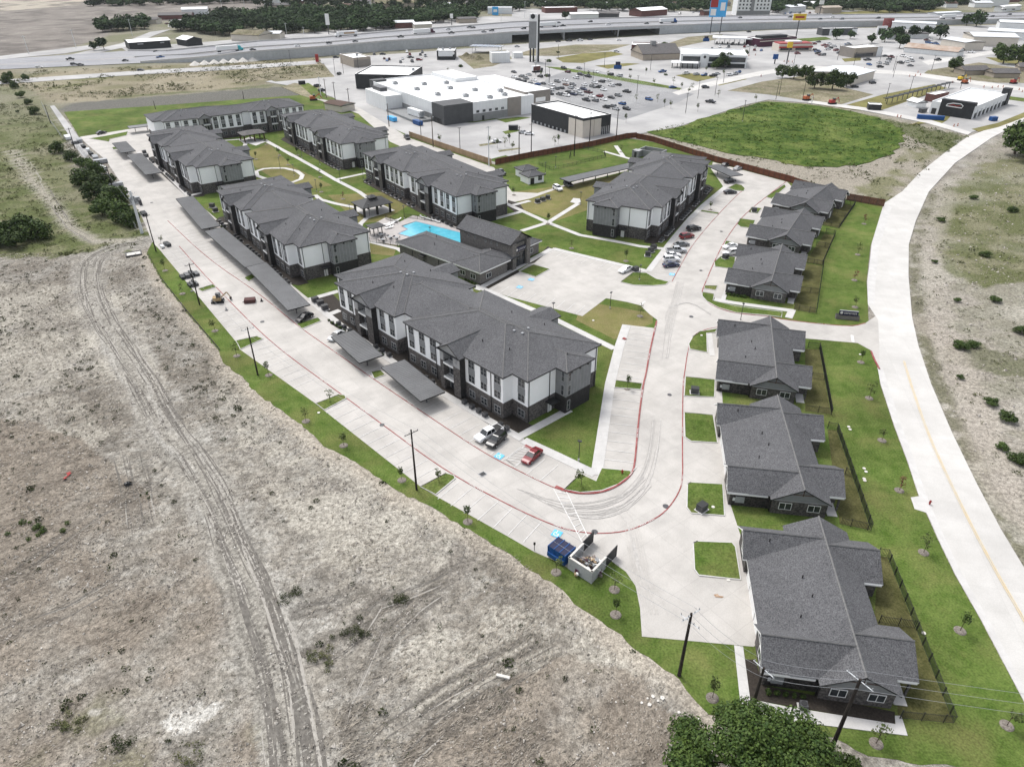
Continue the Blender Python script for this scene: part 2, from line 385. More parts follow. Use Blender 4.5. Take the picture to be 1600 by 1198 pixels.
# haul road with ruts
HAUL = GP((238, 375), (170, 388), (140, 405), (138, 450), (160, 500), (190, 545), (225, 600), (255, 660), (300, 720), (338, 785), (358, 840), (388, 905), (418, 990), (442, 1080), (458, 1198), (465, 1300))
hd, hsd = dline(GX, GY, HAUL); wob = (fbm(GX, GY, 9, 14) - .5) * 3
hsd = hsd + wob
paint((1 - sm(np.abs(hsd), 2.2, 4.2)) * .8, (.365, .340, .305))
stk = fbm(hsd * 2.2, GY * .10 + GX * .05, 1.0, 71, 3); paint((1 - sm(np.abs(hsd), 3.0, 5.0)) * sm(stk, .52, .66) * .55, (.235, .22, .198)); paint((1 - sm(np.abs(hsd), 3.0, 5.0)) * sm(1 - stk, .54, .7) * .6, (.42, .40, .375))
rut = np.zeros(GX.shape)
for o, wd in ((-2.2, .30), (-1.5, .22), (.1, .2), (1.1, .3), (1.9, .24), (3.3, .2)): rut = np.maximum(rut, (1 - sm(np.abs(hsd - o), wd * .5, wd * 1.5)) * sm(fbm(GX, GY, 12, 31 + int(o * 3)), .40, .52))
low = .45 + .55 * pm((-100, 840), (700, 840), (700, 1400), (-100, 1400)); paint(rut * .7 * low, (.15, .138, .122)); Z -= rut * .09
for line, wd, k in ((((735, 852), (728, 878), (690, 906), (640, 926), (590, 945), (560, 990), (530, 1015), (470, 1035)), 1.1, .8), (((560, 915), (520, 945), (470, 955)), 1.0, .6), (((720, 905), (655, 945), (610, 985), (585, 1040), (560, 1100), (552, 1140)), .9, .6),
                    (((830, 1000), (700, 1075), (600, 1140), (520, 1230)), .8, .8), (((780, 1090), (690, 1130), (640, 1180), (610, 1240)), 1.1, .7), (((900, 1100), (830, 1150), (800, 1230)), .8, .6),
                    (((20, 900), (150, 800), (230, 760), (300, 700)), .8, .5), (((-20, 1000), (110, 950), (210, 890)), .8, .5), (((170, 690), (205, 800), (215, 850)), 1.3, .4),
                    (((30, 900), (110, 855), (190, 792)), .6, .4), (((870, 1010), (760, 1060), (660, 1120)), .5, .6)):
    d, sd = dline(GX, GY, GP(*line)); d = np.abs(np.abs(sd + wob * .3) - .9)
    m_ = (1 - sm(d, wd * .4, wd)) * (np.abs(sd) < 6) * (dline(GX, GY, GP(*line))[0] < 3.2) * sm(n2, .3, .5)
    paint(m_ * k, (.15, .135, .12)); Z -= m_ * .08
dk = pm((700, 850), (735, 845), (745, 870), (735, 900), (690, 915), (700, 880)); paint(dk * .4, (.17, .15, .135))
wp = pm((252, 1120), (262, 1105), (300, 1090), (345, 1086), (352, 1095), (320, 1115), (300, 1125), (285, 1145), (262, 1145)); paint(wp * sm(n3, .25, .5), (.60, .575, .54))
paint(pm((150, 1110), (172, 1103), (170, 1118), (148, 1122)) * .7, (.52, .49, .45))
# pale lip beside the lawn edge
ed, _ = dline(GX, GY, SITE[:24]); paint((1 - sm(ed + (n3 - .5) * 3, .8, 4)) * .7, (.46, .405, .34))
n4 = fbm(GX, GY, 26, 81, 3)
# right of the road
right = pm((1451, 300), (1600, 188), (2300, -20), (2600, 1300), (1700, 1100), (1600, 888), (1525, 755), (1455, 600), (1424, 495), (1420, 382), j=0)
paint(right * .5, (.36, .325, .28))
gm = pm((1475, 300), (1540, 255), (1640, 230), (1800, 300), (1700, 430), (1600, 440), (1530, 450), (1470, 420), (1455, 350))
paint(right * gm * .8, (.19, .185, .10)); paint(right * sm(n2, .42, .58) * (.30 + .65 * gm), (.125, .135, .06)); paint(right * sm(n1, .5, .66) * (1 - gm * .5) * .5, (.47, .44, .39))
paint(right * pm((1470, 540), (1510, 530), (1600, 560), (1700, 560), (1700, 600), (1560, 585), (1480, 565)) * .7, (.12, .125, .065))
rl, rsd = dline(GX, GY, GP((1452, 300), (1432, 345), (1421, 382), (1420, 430), (1426, 495), (1436, 540), (1456, 600), (1489, 677), (1527, 755), (1564, 825), (1602, 888), (1700, 1060)))
paint(right * (1 - sm(np.abs(rl - 1.5), 1, 2.5)) * sm(n3, .35, .55) * .75, (.13, .125, .075))
paint(right * (1 - sm(np.abs(rl - 6), 1.5, 4)) * .5, (.42, .38, .335))
paint(right * (1 - sm(dline(GX, GY, GP((1430, 500), (1480, 530), (1520, 620), (1545, 720), (1600, 800)))[0] + (n3 - .5) * 3, 2, 5)) * .55, (.40, .355, .31))
# fields to the north and the commercial belt
far = sm(GY, 330, 420)
paint(far * .85, (.25, .235, .175)); paint(far * sm(n1, .45, .6) * .6, (.16, .17, .09))
paint(pm((1512, 212), (1475, 240), (1440, 270), (1410, 300), (1381, 323), (1312, 311), (1230, 284), (1116, 252), (1020, 222), (1000, 208), (1100, 185), (1262, 160), (1400, 185)) * .9, (.34, .305, .255))
paint(pm((1512, 212), (1475, 240), (1440, 270), (1405, 300), (1390, 318), (1330, 300), (1400, 255), (1430, 215)) * sm(n2, .40, .55) * .8, (.17, .17, .085))
paint(pm((1262, 160), (1512, 213), (1478, 240), (1440, 224), (1400, 200), (1330, 178)) * .85, (.11, .125, .05))
paint(pm((-900, 130), (0, 108), (40, 120), (90, 112), (230, 103), (500, 90), (520, 122), (430, 130), (170, 156), (80, 162), (40, 135)) * .9, (.31, .27, .195))
paint(pm((40, 125), (120, 112), (200, 112), (150, 130), (90, 150)) * sm(n2, .4, .6) * .8, (.15, .16, .065))
paint(pm((80, 172), (120, 160), (250, 150), (480, 132), (485, 149), (240, 166), (100, 176)) * .9, (.15, .145, .135))
tanf = pm((-900, 130), (0, 108), (230, 103), (500, 90), (520, 122), (430, 130), (170, 156), (80, 162), (40, 135)); paint(tanf * sm(n4, .50, .66) * .7, (.17, .165, .09)); paint(tanf * sm(1 - n4, .55, .7) * .6, (.36, .32, .245)); paint(tanf * sm(fbm(GX, GY, 11, 83, 2), .55, .75) * .5, (.20, .175, .13))
paint(pm((60, 170), (120, 158), (480, 131), (490, 127), (240, 146), (90, 160)) * sm(n4, .4, .55) * .8, (.125, .135, .065))
plough = pm((-1500, 160), (-300, 112), (0, 90), (100, 76), (160, 62), (185, 40), (330, 26), (440, 20), (420, -10), (-900, -60), j=0)
paint(plough * .95, (.225, .20, .185)); paint(plough * sm(nw, .45, .65) * .6, (.32, .29, .265)); paint(plough * pm((-900, 30), (0, 18), (120, 8), (160, -10), (-900, -60)) * .9, (.48, .43, .36))
paint(plough * sm(n4, .48, .62) * .7, (.135, .12, .112)); paint(plough * sm(fbm(GX, GY, 13, 85, 2), .56, .74) * .55, (.34, .31, .28))
Z += (n2 - .5) * .30 + (n3 - .5) * .22 + (n0 - .5) * .16
ins = inpoly(GX, GY, SITE); de, _ = dline(GX, GY, SITE + SITE[:1])
Z = np.minimum(Z, -.03); Z = np.where(~ins, Z * sm(de, .6, 3.5) - .035 * (1 - sm(de, .6, 3.5)), Z); Z = np.where(ins, np.where(de < 1.3, -.035, -.45), Z)
Z = np.where(GY > 330, np.minimum(Z, -.10), Z)
def grid_object(name, X, Y, Zz, Cc, mat):
    ny, nx = X.shape; me = bpy.data.meshes.new(name)
    co = np.stack([X, Y, Zz], -1).reshape(-1, 3).astype(np.float32)
    i = np.arange(ny * nx).reshape(ny, nx)
    q = np.stack([i[:-1, :-1], i[:-1, 1:], i[1:, 1:], i[1:, :-1]], -1).reshape(-1, 4)
    me.vertices.add(len(co)); me.vertices.foreach_set('co', co.ravel())
    me.loops.add(q.size); me.loops.foreach_set('vertex_index', q.ravel().astype(np.int32))
    me.polygons.add(len(q)); me.polygons.foreach_set('loop_start', np.arange(0, q.size, 4, dtype=np.int32)); me.polygons.foreach_set('use_smooth', np.ones(len(q), bool))
    at = me.attributes.new('Col', 'FLOAT_COLOR', 'POINT')
    at.data.foreach_set('color', np.concatenate([Cc, np.ones(Cc.shape[:2] + (1,))], -1).astype(np.float32).ravel())
    me.materials.append(MATS[mat]); me.update(); me.validate()
    o = link(name, me); o['kind'] = 'structure'; return o
grid_object('ground', GX, GY, Z, C * np.array((.935, .955, .945)), 'ground')

def zground(x, y):
    i = min(max(int(np.searchsorted(xs, x)) - 1, 0), len(xs) - 2); j = min(max(int(np.searchsorted(ys, y)) - 1, 0), len(ys) - 2)
    s, t = (x - xs[i]) / (xs[i + 1] - xs[i]), (y - ys[j]) / (ys[j + 1] - ys[j])
    return float((Z[j, i] * (1 - s) + Z[j, i + 1] * s) * (1 - t) + (Z[j + 1, i] * (1 - s) + Z[j + 1, i + 1] * s) * t)
def strand(mb, line, off, t0, t1, wd, mat, rg, lift=.02):
    L = sum(math.dist(p, q) for p, q in zip(line, line[1:])); s = t0 * L; pts = []; ph = rg.uniform(0, 6)
    while s < t1 * L:
        u = s; k = 0
        while k < len(line) - 2 and u > math.dist(line[k], line[k + 1]): u -= math.dist(line[k], line[k + 1]); k += 1
        l = math.dist(line[k], line[k + 1]); dx, dy = (line[k + 1][0] - line[k][0]) / l, (line[k + 1][1] - line[k][1]) / l
        o = off + .22 * math.sin(s * .11 + ph) + .10 * math.sin(s * .37 + ph * 2)
        pts.append((line[k][0] + dx * u - dy * o, line[k][1] + dy * u + dx * o, -dy, dx)); s += .55
    n = len(pts)
    for i in range(n - 1):
        w0, w1 = (wd * .5 * min(1, .25 + j * .25, .25 + (n - 1 - j) * .25) * (.75 + .5 * abs(math.sin(j * .9 + ph))) for j in (i, i + 1)); a, c = pts[i], pts[i + 1]
        q = [(a[0] - a[2] * w0, a[1] - a[3] * w0), (c[0] - c[2] * w1, c[1] - c[3] * w1), (c[0] + c[2] * w1, c[1] + c[3] * w1), (a[0] + a[2] * w0, a[1] + a[3] * w0)]
        mb.face([(x, y, zground(x, y) + lift) for x, y in q], mat)
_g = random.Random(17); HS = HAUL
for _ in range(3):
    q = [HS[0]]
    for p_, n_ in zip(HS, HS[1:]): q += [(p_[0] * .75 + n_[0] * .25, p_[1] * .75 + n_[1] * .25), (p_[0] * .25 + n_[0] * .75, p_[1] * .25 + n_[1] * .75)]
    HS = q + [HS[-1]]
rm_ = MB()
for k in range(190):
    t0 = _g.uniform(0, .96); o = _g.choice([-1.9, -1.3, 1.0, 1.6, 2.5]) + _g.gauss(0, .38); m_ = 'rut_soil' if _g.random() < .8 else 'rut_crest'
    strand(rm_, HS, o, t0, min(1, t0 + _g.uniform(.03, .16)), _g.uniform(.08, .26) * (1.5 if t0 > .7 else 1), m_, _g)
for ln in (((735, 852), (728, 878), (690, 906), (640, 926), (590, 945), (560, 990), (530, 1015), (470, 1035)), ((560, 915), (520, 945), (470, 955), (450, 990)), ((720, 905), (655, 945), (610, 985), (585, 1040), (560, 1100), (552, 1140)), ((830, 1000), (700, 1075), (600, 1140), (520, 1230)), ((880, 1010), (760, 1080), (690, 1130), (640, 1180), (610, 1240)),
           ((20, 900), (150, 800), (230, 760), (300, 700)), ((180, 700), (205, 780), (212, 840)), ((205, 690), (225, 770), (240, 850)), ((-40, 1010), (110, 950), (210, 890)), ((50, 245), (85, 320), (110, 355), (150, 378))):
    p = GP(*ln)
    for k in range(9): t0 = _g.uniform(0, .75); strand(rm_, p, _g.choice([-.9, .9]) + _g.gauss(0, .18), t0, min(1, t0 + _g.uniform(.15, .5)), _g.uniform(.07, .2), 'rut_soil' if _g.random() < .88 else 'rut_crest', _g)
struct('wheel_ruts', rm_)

# ---------------------------------------------------------------- site lawns and paving (sheets stacked a few mm apart, kerbed lawns raised)
_lv = [0]
def sheet(name, px, mat, z=None, label=None, h=.4, world=False):
    _lv[0] += 1
    z = .02 + .0012 * _lv[0] if z is None else z + .0004 * (_lv[0] - 40) if z > 0 and _lv[0] > 40 else z
    return struct(name, MB().prism(px if world else GP(*px), z - h, z, mat), label)
_g = random.Random(6); SITE_R = []
for _i in range(len(SITE)):
    p_, q_ = SITE[_i], SITE[(_i + 1) % len(SITE)]; _n = max(1, int(math.dist(p_, q_) / 1.1)) if _i < 30 else 1
    for _k in range(_n): t_ = _k / _n; SITE_R.append((p_[0] + (q_[0] - p_[0]) * t_ + (_g.gauss(0, .13) if _i < 30 else 0), p_[1] + (q_[1] - p_[1]) * t_ + (_g.gauss(0, .13) if _i < 30 else 0)))
sheet('lawn', SITE_R, 'lawn', 0.0, world=True)
# drier and fresher turf patches (mown lawn areas of their own)
for q in ([(512, 305), (600, 300), (640, 320), (600, 345), (560, 350), (540, 330)], [(470, 500), (520, 470), (560, 470), (545, 490), (500, 510)], [(560, 365), (622, 380), (615, 400), (560, 395)],
          [(800, 300), (880, 290), (990, 270), (1000, 300), (870, 345), (820, 330)], [(420, 225), (460, 262), (520, 290), (460, 300), (400, 262), (380, 240)], [(910, 470), (1020, 490), (1020, 505), (960, 530), (900, 500)]):
    sheet('lawn', q, 'lawn_dry', .004 + .0008 * len(q) + .0004 * (q[0][0] % 7), h=.01)
LEFT_LOT = [(1003, 994), (1000, 950), (993, 915), (978, 893), (955, 876), (930, 905), (893, 890), (870, 877), (835, 862), (799, 841), (680, 774), (657, 760), (506, 641), (494, 631), (375, 546), (369, 534), (250, 391),
            (238, 378), (222, 340), (205, 310), (165, 250), (135, 225), (125, 214), (190, 204), (236, 196), (236, 230), (262, 268), (296, 306), (350, 352), (425, 420), (484, 468), (531, 505), (622, 570), (764, 655), (808, 680), (816, 684), (925, 748), (960, 790), (1010, 900)]
sheet('driveway', LEFT_LOT, 'concrete')
LOOP = [(1003, 994), (1178, 1010), (1192, 990), (1168, 870), (1142, 790), (1130, 640), (1124, 560), (1130, 505), (1215, 500), (1150, 490), (1122, 482), (1102, 470), (1097, 455), (1125, 470), (1150, 440), (1180, 395), (1215, 345), (1245, 300), (1230, 284.5),
        (1114, 253.5), (1111, 264), (1131, 293), (1096, 321), (1075, 342), (1050, 372), (1012, 422), (1011, 425), (865, 387), (800, 430), (752, 450), (800, 465), (910, 494), (947, 466), (980, 472), (1000, 477), (1015, 491), (1027, 500),
        (1025, 513), (974, 507), (962, 540), (947, 599), (925, 736), (895, 745), (850, 765), (840, 820), (900, 860), (950, 872), (978, 892), (993, 915), (1000, 950)]
sheet('driveway', LOOP, 'concrete')
sheet('driveway', [(1095, 470), (1122, 481), (1150, 489), (1199, 493.5), (1220, 499), (1287, 507), (1332, 510), (1352, 505), (1368, 494), (1380, 480), (1400, 560), (1378, 585), (1372, 575), (1362, 548), (1340, 536), (1261, 529), (1200, 522), (1122, 511), (1095, 517), (1080, 528), (1060, 520)], 'concrete')
sheet('driveway', [(560, 178), (480, 150), (560, 168), (640, 216), (772, 262), (800, 300), (840, 302), (990, 255), (1000, 262), (880, 292), (830, 310), (795, 318), (770, 306), (700, 262), (610, 222)], 'concrete')
road_l = [(1381, 318), (1362, 380), (1356, 440), (1356, 475), (1372, 500), (1374, 540), (1374, 575), (1377, 600), (1399, 667), (1419, 720), (1437, 775), (1467, 842), (1494, 898), (1534, 968), (1601, 1095), (1680, 1230)]
road_r = [(1800, 1240), (1700, 1060), (1601, 888), (1563, 825), (1526, 755), (1488, 677), (1455, 600), (1435, 540), (1425, 495), (1419.5, 430), (1420, 382), (1431, 345), (1451, 300), (1492, 255), (1550, 215), (1575, 202), (1600, 190), (1750, 150), (1900, 118)]
sheet('road', road_l + road_r + [(1900, 108), (1750, 138), (1600, 180), (1512, 214), (1475, 240), (1437, 270), (1410, 299)], 'road_concrete')
sheet('pavement', [(1383, 322), (1362, 385), (1355, 440), (1356, 474), (1366, 476), (1368, 440), (1374, 385), (1394, 322)], 'walk_concrete', h=.3)
sheet('pavement', [(1376, 600), (1398, 667), (1418, 720), (1436, 775), (1423, 777), (1429, 795), (1448, 801), (1466, 842), (1493, 898), (1533, 968), (1600, 1095), (1660, 1200), (1672, 1200), (1612, 1095), (1545, 968), (1504, 898), (1477, 842), (1448, 775), (1429, 720), (1409, 667), (1387, 600), (1379, 574), (1371, 574)], 'walk_concrete', h=.3)
# sidewalks
def walk(px, wd=1.7, name='sidewalk'):
    _lv[0] += 1; mb = MB().strip(GP(*px), wd, .05 + .0009 * _lv[0], 'walk_concrete', h=.2); return struct(name, mb)
for q in ([(416, 221), (454, 241), (490, 261), (524, 281), (561, 300), (600, 328)], [(524, 281), (571, 271)], [(425, 263), (445, 263), (464, 267.5), (472.5, 274), (470, 280), (457, 285), (430, 285), (402, 275), (400, 268), (412, 264), (425, 263)],
          [(492, 305), (501, 312), (525, 318.5), (558, 325), (577, 337), (563, 350), (560, 362)], [(577, 337), (590, 333)], [(345, 220), (375, 218), (384, 224), (379, 236)], [(414, 219), (460, 245)], [(384, 224), (414, 219)],
          [(790, 318), (856, 348), (906, 367.5), (971, 379), (1000, 385), (1038, 389)], [(815, 361), (856, 348), (903, 318.5)], [(797, 322), (828, 314)], [(770, 343), (814, 331)], [(742, 446), (823, 480), (857, 494), (960, 545)],
          [(575, 377), (622, 389), (640, 400)], [(483, 468), (529, 455)], [(507, 494), (531, 485)], [(808, 684), (880, 645), (890, 640)], [(296, 306), (330, 298)], [(346, 352), (355, 349)], [(253, 268), (238, 262)], [(865, 389), (1012, 424)], [(745, 453), (862, 389)],
          [(962, 228), (975, 246)], [(944, 237), (990, 250)], [(1232, 497), (1238, 484)], [(1116, 468), (1150, 474), (1240, 486)]): walk(q)
walk([(953, 600), (968, 540), (979, 508)], 2.0); walk([(932, 742), (953, 600)], 2.0); walk([(818, 688), (870, 712), (930, 741)], 1.9); walk([(1013, 424), (1053, 372), (1078, 342), (1099, 321), (1134, 292)], 1.7)
walk([(216, 238), (256, 268), (294, 306)], 1.6); walk([(484, 470), (531, 507), (622, 571)], 1.6); walk([(625, 575), (762, 656), (816, 686)], 1.6)
sheet('sidewalk', [(1147, 1008), (1157, 1100), (1176, 1116), (1215, 1124), (1418, 1149), (1408, 1118), (1398, 1118), (1399, 1131), (1230, 1104), (1172, 1092), (1161, 1010)], 'walk_concrete')
sheet('sidewalk', [(1126, 468), (1131, 456), (1137, 440), (1143, 441), (1137, 456), (1133, 470)], 'walk_concrete')
sheet('sidewalk', [(1109, 556), (1104, 520), (1112, 519), (1117, 556)], 'walk_concrete')
# kerbed lawn islands
def island(px, mat='lawn', z=.16):
    p = GP(*px); mb = MB().prism(p, -.1, z, 'walk_concrete', mat)
    cx = sum(a for a, b in p) / len(p); cy = sum(b for a, b in p) / len(p)
    k = MB(); k.strip(p + p[:2], .18, z + .006, 'walk_concrete', h=.15)
    o = struct('lawn', mb); kerb = k.build('kerb', o); kerb['kind'] = 'structure'; return o
for q in ([(882, 765), (907, 741), (931, 752), (940, 732), (985, 736), (986, 742), (966, 757), (940, 767), (907, 770)], [(962, 595), (1003, 600), (1001, 609), (960, 606)],
          [(1071, 589), (1117, 594), (1116, 621), (1069, 619)], [(1069, 645), (1114, 649), (1121, 692), (1080, 690), (1070, 683)], [(1074, 757), (1080, 754), (1129, 757), (1132, 806), (1080, 802), (1073, 793)],
          [(1083, 849), (1090, 846), (1143, 848), (1149, 855), (1157, 906), (1092, 899), (1085, 890)], [(1082, 527), (1095, 518), (1121, 514), (1117, 520), (1104, 521), (1105, 551), (1078, 546), (1076, 538)],
          [(1101, 447), (1121, 447), (1118, 454), (1100, 451)], [(1097, 457), (1116, 460), (1114, 470), (1150, 479), (1222, 488), (1221, 496), (1199, 493), (1150, 489), (1122, 481), (1104, 471), (1097, 463)],
          [(1134, 377), (1150, 380), (1146, 384), (1131, 384)], [(1116, 410), (1127, 401), (1149, 402), (1147, 421), (1117, 417)], [(1152, 351), (1157, 342), (1180, 345), (1175, 357), (1157, 355)], [(1170, 332), (1175, 324), (1190, 326), (1184, 334)],
          [(1197, 308), (1226, 289), (1228, 293), (1206, 311)], [(1138, 294), (1150, 288), (1159, 290), (1164, 295), (1162, 299), (1148, 298)], [(1096, 329), (1123, 333), (1122, 335), (1095, 331)],
          [(812, 425), (834, 414), (859, 421), (837, 433)], [(970, 441), (990, 426), (1010, 427), (1025, 436), (1045, 441), (1040, 445), (1020, 447), (990, 446)],
          [(494, 631), (530, 617), (539, 618), (541, 623), (507, 641)], [(657, 761), (697, 740), (709, 743), (711, 748), (681, 773)], [(369, 533), (402, 526), (411, 530), (376, 546)],
          [(580, 582), (595, 579), (602, 586), (585, 592)], [(464, 507), (497, 497), (502, 502), (472, 514)], [(382, 435), (394, 428), (400, 433), (389, 440)], [(310, 452), (333, 445), (338, 449), (316, 456)], [(212, 253), (220, 251), (223, 254), (214, 255)], [(175, 231), (183, 230), (185, 233), (177, 234)],
          [(140, 217), (165, 213), (200, 206), (198, 212), (172, 218), (170, 222)]):
    island(q)
for q in ([(1258, 545), (1280, 546), (1298, 647), (1258, 641)], [(1293, 671), (1307, 672), (1360, 828), (1312, 818)], [(1372, 868), (1386, 870), (1489, 1128), (1404, 1120), (1398, 1060), (1366, 975)], [(1255, 411), (1285, 416), (1274, 489), (1240, 483)], [(1288, 365), (1304, 368), (1284, 414), (1258, 410)], [(1314, 319), (1335, 321), (1311, 356), (1281, 350)]):
    sheet('lawn', q, 'yard_lawn', .012, h=.05)
# mulch beds
for q in ([(764, 653), (806, 678), (826, 663), (800, 653), (790, 660), (690, 605), (640, 575), (622, 572)], [(490, 468), (520, 460), (560, 500), (625, 560), (620, 572), (531, 508)], [(744, 446), (755, 440), (800, 415), (812, 425), (760, 453)], [(823, 413), (845, 396), (856, 385), (862, 388), (835, 411)],
          [(794, 313), (812, 318), (820, 330), (806, 333), (792, 322)], [(1172, 1092), (1161, 1030), (1180, 1030), (1192, 1070), (1398, 1112), (1398, 1131)]):
    sheet('mulch_bed', q, 'mulch', .055, h=.1)
deck = [(576, 376), (622, 384), (665, 366), (724, 384), (726, 360), (690, 346), (645, 337), (625, 347), (614, 343), (603, 340), (590, 347), (581, 351), (573, 358)]
sheet('pool_deck', deck, 'pool_deck')
# patio of the pavilion
for nm, q in (('patio', [(552, 328), (577, 341), (617, 329), (590, 317)]), ('patio', [(374, 220), (400, 228), (415, 222), (392, 214)]), ('patio', [(891, 316), (896, 310), (906, 311), (908, 316), (902, 319)])): sheet(nm, q, 'walk_concrete', .1)

# ---------------------------------------------------------------- painted markings
def smooth(px, n=3):
    p = GP(*px)
    for _ in range(n):
        q = [p[0]]
        for a, b in zip(p, p[1:]): q += [(a[0] * .75 + b[0] * .25, a[1] * .75 + b[1] * .25), (a[0] * .25 + b[0] * .75, a[1] * .25 + b[1] * .75)]
        p = q + [p[-1]]
    return p
RED1 = [(262, 345), (325, 405), (407, 460), (462, 507), (512, 542), (580, 590), (675, 654), (755, 707), (799, 730), (862, 761), (882, 767)]
RED1b = [(882, 767), (907, 772), (940, 770), (966, 759), (987, 742), (992, 725), (997, 662), (1005, 600), (1009, 587), (1015, 550), (1026, 502)]
RED2 = [(280, 385), (325, 436), (399, 512), (445, 552), (507, 597), (600, 665), (697, 737), (800, 792), (862, 820), (900, 831), (940, 834), (980, 830), (1012, 817), (1040, 800), (1060, 772), (1067, 750), (1066, 700), (1067, 600), (1069, 587), (1075, 545), (1082, 526), (1097, 516), (1122, 511)]
RED3 = [(1050, 440), (1065, 412), (1082, 382), (1122, 335), (1157, 300), (1164, 296)]
RED4 = [(1240, 275), (1197, 308), (1167, 332), (1150, 351), (1131, 379), (1115, 411), (1100, 447), (1096, 457), (1102, 470), (1122, 482), (1150, 490), (1199, 494), (1220, 499), (1287, 507), (1332, 510), (1352, 505)]
for i, (q, wd) in enumerate(((RED1, .16), (RED1b, .30), (RED2, .18), (RED3, .15), (RED4, .20), ([(1361, 549), (1366, 562), (1374, 577)], .3))):
    p = smooth(q, 2); mb = MB().strip(p, wd, .19 if wd == .30 else .085 + i * .002, 'red_paint', h=.2)
    o = struct('fire_lane_line', mb)
    # worn white lettering of the fire-lane notice, every fifteen metres
    t = MB(); acc = 0
    for a, b in zip(p, p[1:]):
        l = math.hypot(b[0] - a[0], b[1] - a[1]); acc += l
        if acc > 13:
            acc = 0; ux, uy = (b[0] - a[0]) / l, (b[1] - a[1]) / l
            for k in range(9):
                if k == 4: continue
                x, y = a[0] + ux * k * .33, a[1] + uy * k * .33
                t.strip([(x, y), (x + ux * .17, y + uy * .17)], wd * .6, .2 + i * .002 + (.02 if wd == .30 else -.08), 'white_paint')
    if t.v: link('lettering', t.mesh('lettering'), o)['kind'] = 'structure'
def along(p, s):
    for a, b in zip(p, p[1:]):
        l = math.hypot(b[0] - a[0], b[1] - a[1])
        if s <= l: t = s / l; return (a[0] + (b[0] - a[0]) * t, a[1] + (b[1] - a[1]) * t), ((b[0] - a[0]) / l, (b[1] - a[1]) / l)
        s -= l
    return p[-1], (1, 0)
def plen(p): return sum(math.hypot(b[0] - a[0], b[1] - a[1]) for a, b in zip(p, p[1:]))
STALL_MAT = 'white_paint'
def stalls(px, depth, side, step=2.74, wd=.11, skip=()):
    p = GP(*px); L = plen(p); s = .3; mb = MB(); i = 0
    while s < L:
        if i not in skip:
            (x, y), (ux, uy) = along(p, s); nx, ny = -uy * side, ux * side
            mb.strip([(x + nx * .2, y + ny * .2), (x + nx * depth, y + ny * depth)], wd, .085, STALL_MAT)
        s += step; i += 1
    return struct('parking_line', mb)
stalls([(412, 523), (445, 552), (507, 597)], 5.4, -1); stalls([(547, 627), (600, 665), (690, 732)], 5.5, -1); stalls([(716, 751), (800, 793), (862, 821)], 5.5, -1); stalls([(345, 457), (399, 512)], 5.2, -1); stalls([(285, 390), (325, 436)], 5.2, -1)
stalls([(516, 545), (580, 590), (675, 654), (755, 707), (799, 730), (855, 758)], 5.4, 1, skip=(26, 27)); stalls([(275, 358), (325, 405), (407, 460), (455, 502)], 5.4, 1)
stalls([(992, 725), (997, 662), (1003, 612)], 5.4, 1); stalls([(1007, 594), (1015, 550), (1024, 515)], 5.3, 1); stalls([(1050, 440), (1065, 412), (1082, 382), (1120, 337)], 5.3, 1); stalls([(1126, 331), (1157, 300)], 5.3, 1)
stalls([(762, 456), (800, 466), (908, 493)], 5.3, 1); stalls([(870, 389), (1008, 424)], 5.3, -1)
struct('stop_line', MB().strip(GP((1331, 524), (1333, 535)), .6, .090, 'white_paint')); struct('stop_line', MB().strip(GP((1000, 477), (1008, 471)), .5, .090, 'white_paint'))
cw = MB(); a0, a1, b0, b1 = GP((865, 764), (910, 848), (885, 768), (918, 838)); cw.strip([a0, a1], .14, .092, 'white_paint'); cw.strip([b0, b1], .14, .092, 'white_paint')
for k in range(9):
    t = (k + .5) / 9; cw.strip([(a0[0] + (a1[0] - a0[0]) * t, a0[1] + (a1[1] - a0[1]) * t), (b0[0] + (b1[0] - b0[0]) * t, b0[1] + (b1[1] - b0[1]) * t)], .12, .095, 'white_paint')
struct('crosswalk', cw)
ht = MB(); q = GP((790, 718), (805, 728), (835, 706), (820, 697))
for k in range(7):
    t = k / 6; t2 = min(1, t + .28)
    ht.strip([(q[0][0] + (q[3][0] - q[0][0]) * t, q[0][1] + (q[3][1] - q[0][1]) * t), (q[1][0] + (q[2][0] - q[1][0]) * t2, q[1][1] + (q[2][1] - q[1][1]) * t2)], .13, .098, 'white_paint')
ht.strip(q + q[:2], .12, .102, 'white_paint'); struct('hatched_marking', ht)
for u, v, a in ((780, 713, -37), (870, 834, -30), (926, 546, 80), (1050, 429, 70), (830, 437, 60), (812, 449, 60)):
    x, y = G(u, v); mb = MB(); s = .72
    mb.T = lambda px_, py_, pz_, a=R(a), x=x, y=y: (*[c + d for c, d in zip(rot(px_, py_, a), (x, y))], pz_)
    mb.face([(-s, -s, .100), (s, -s, .100), (s, s, .100), (-s, s, .100)], 'blue_paint')
    ring = [(.38 * math.cos(t) - .05, .38 * math.sin(t) - .100) for t in np.linspace(R(100), R(400), 14)]
    mb.strip(ring, .12, .105, 'white_paint'); mb.strip([(-.12, .42), (-.08, -.02), (.28, -.05), (.42, -.5)], .13, .108, 'white_paint')
    mb.face([(-.22, .44, .110), (-.02, .44, .110), (-.02, .64, .110), (-.22, .64, .110)], 'white_paint')
    struct('accessible_parking_symbol', mb)
struct('red_kerb_mark', MB().strip(GP((820, 696), (832, 702)), .7, .100, 'red_paint')); struct('red_kerb_mark', MB().strip(GP((868, 760), (881, 766)), .6, .112, 'red_paint'))
struct('red_kerb_mark', MB().strip(GP((973, 529), (978, 531)), .8, .21, 'red_paint'))
yl = MB(); py_ = smooth([(1412, 565), (1424, 605), (1450, 680), (1475, 735), (1512, 812), (1557, 897), (1599, 968), (1680, 1120)], 2)
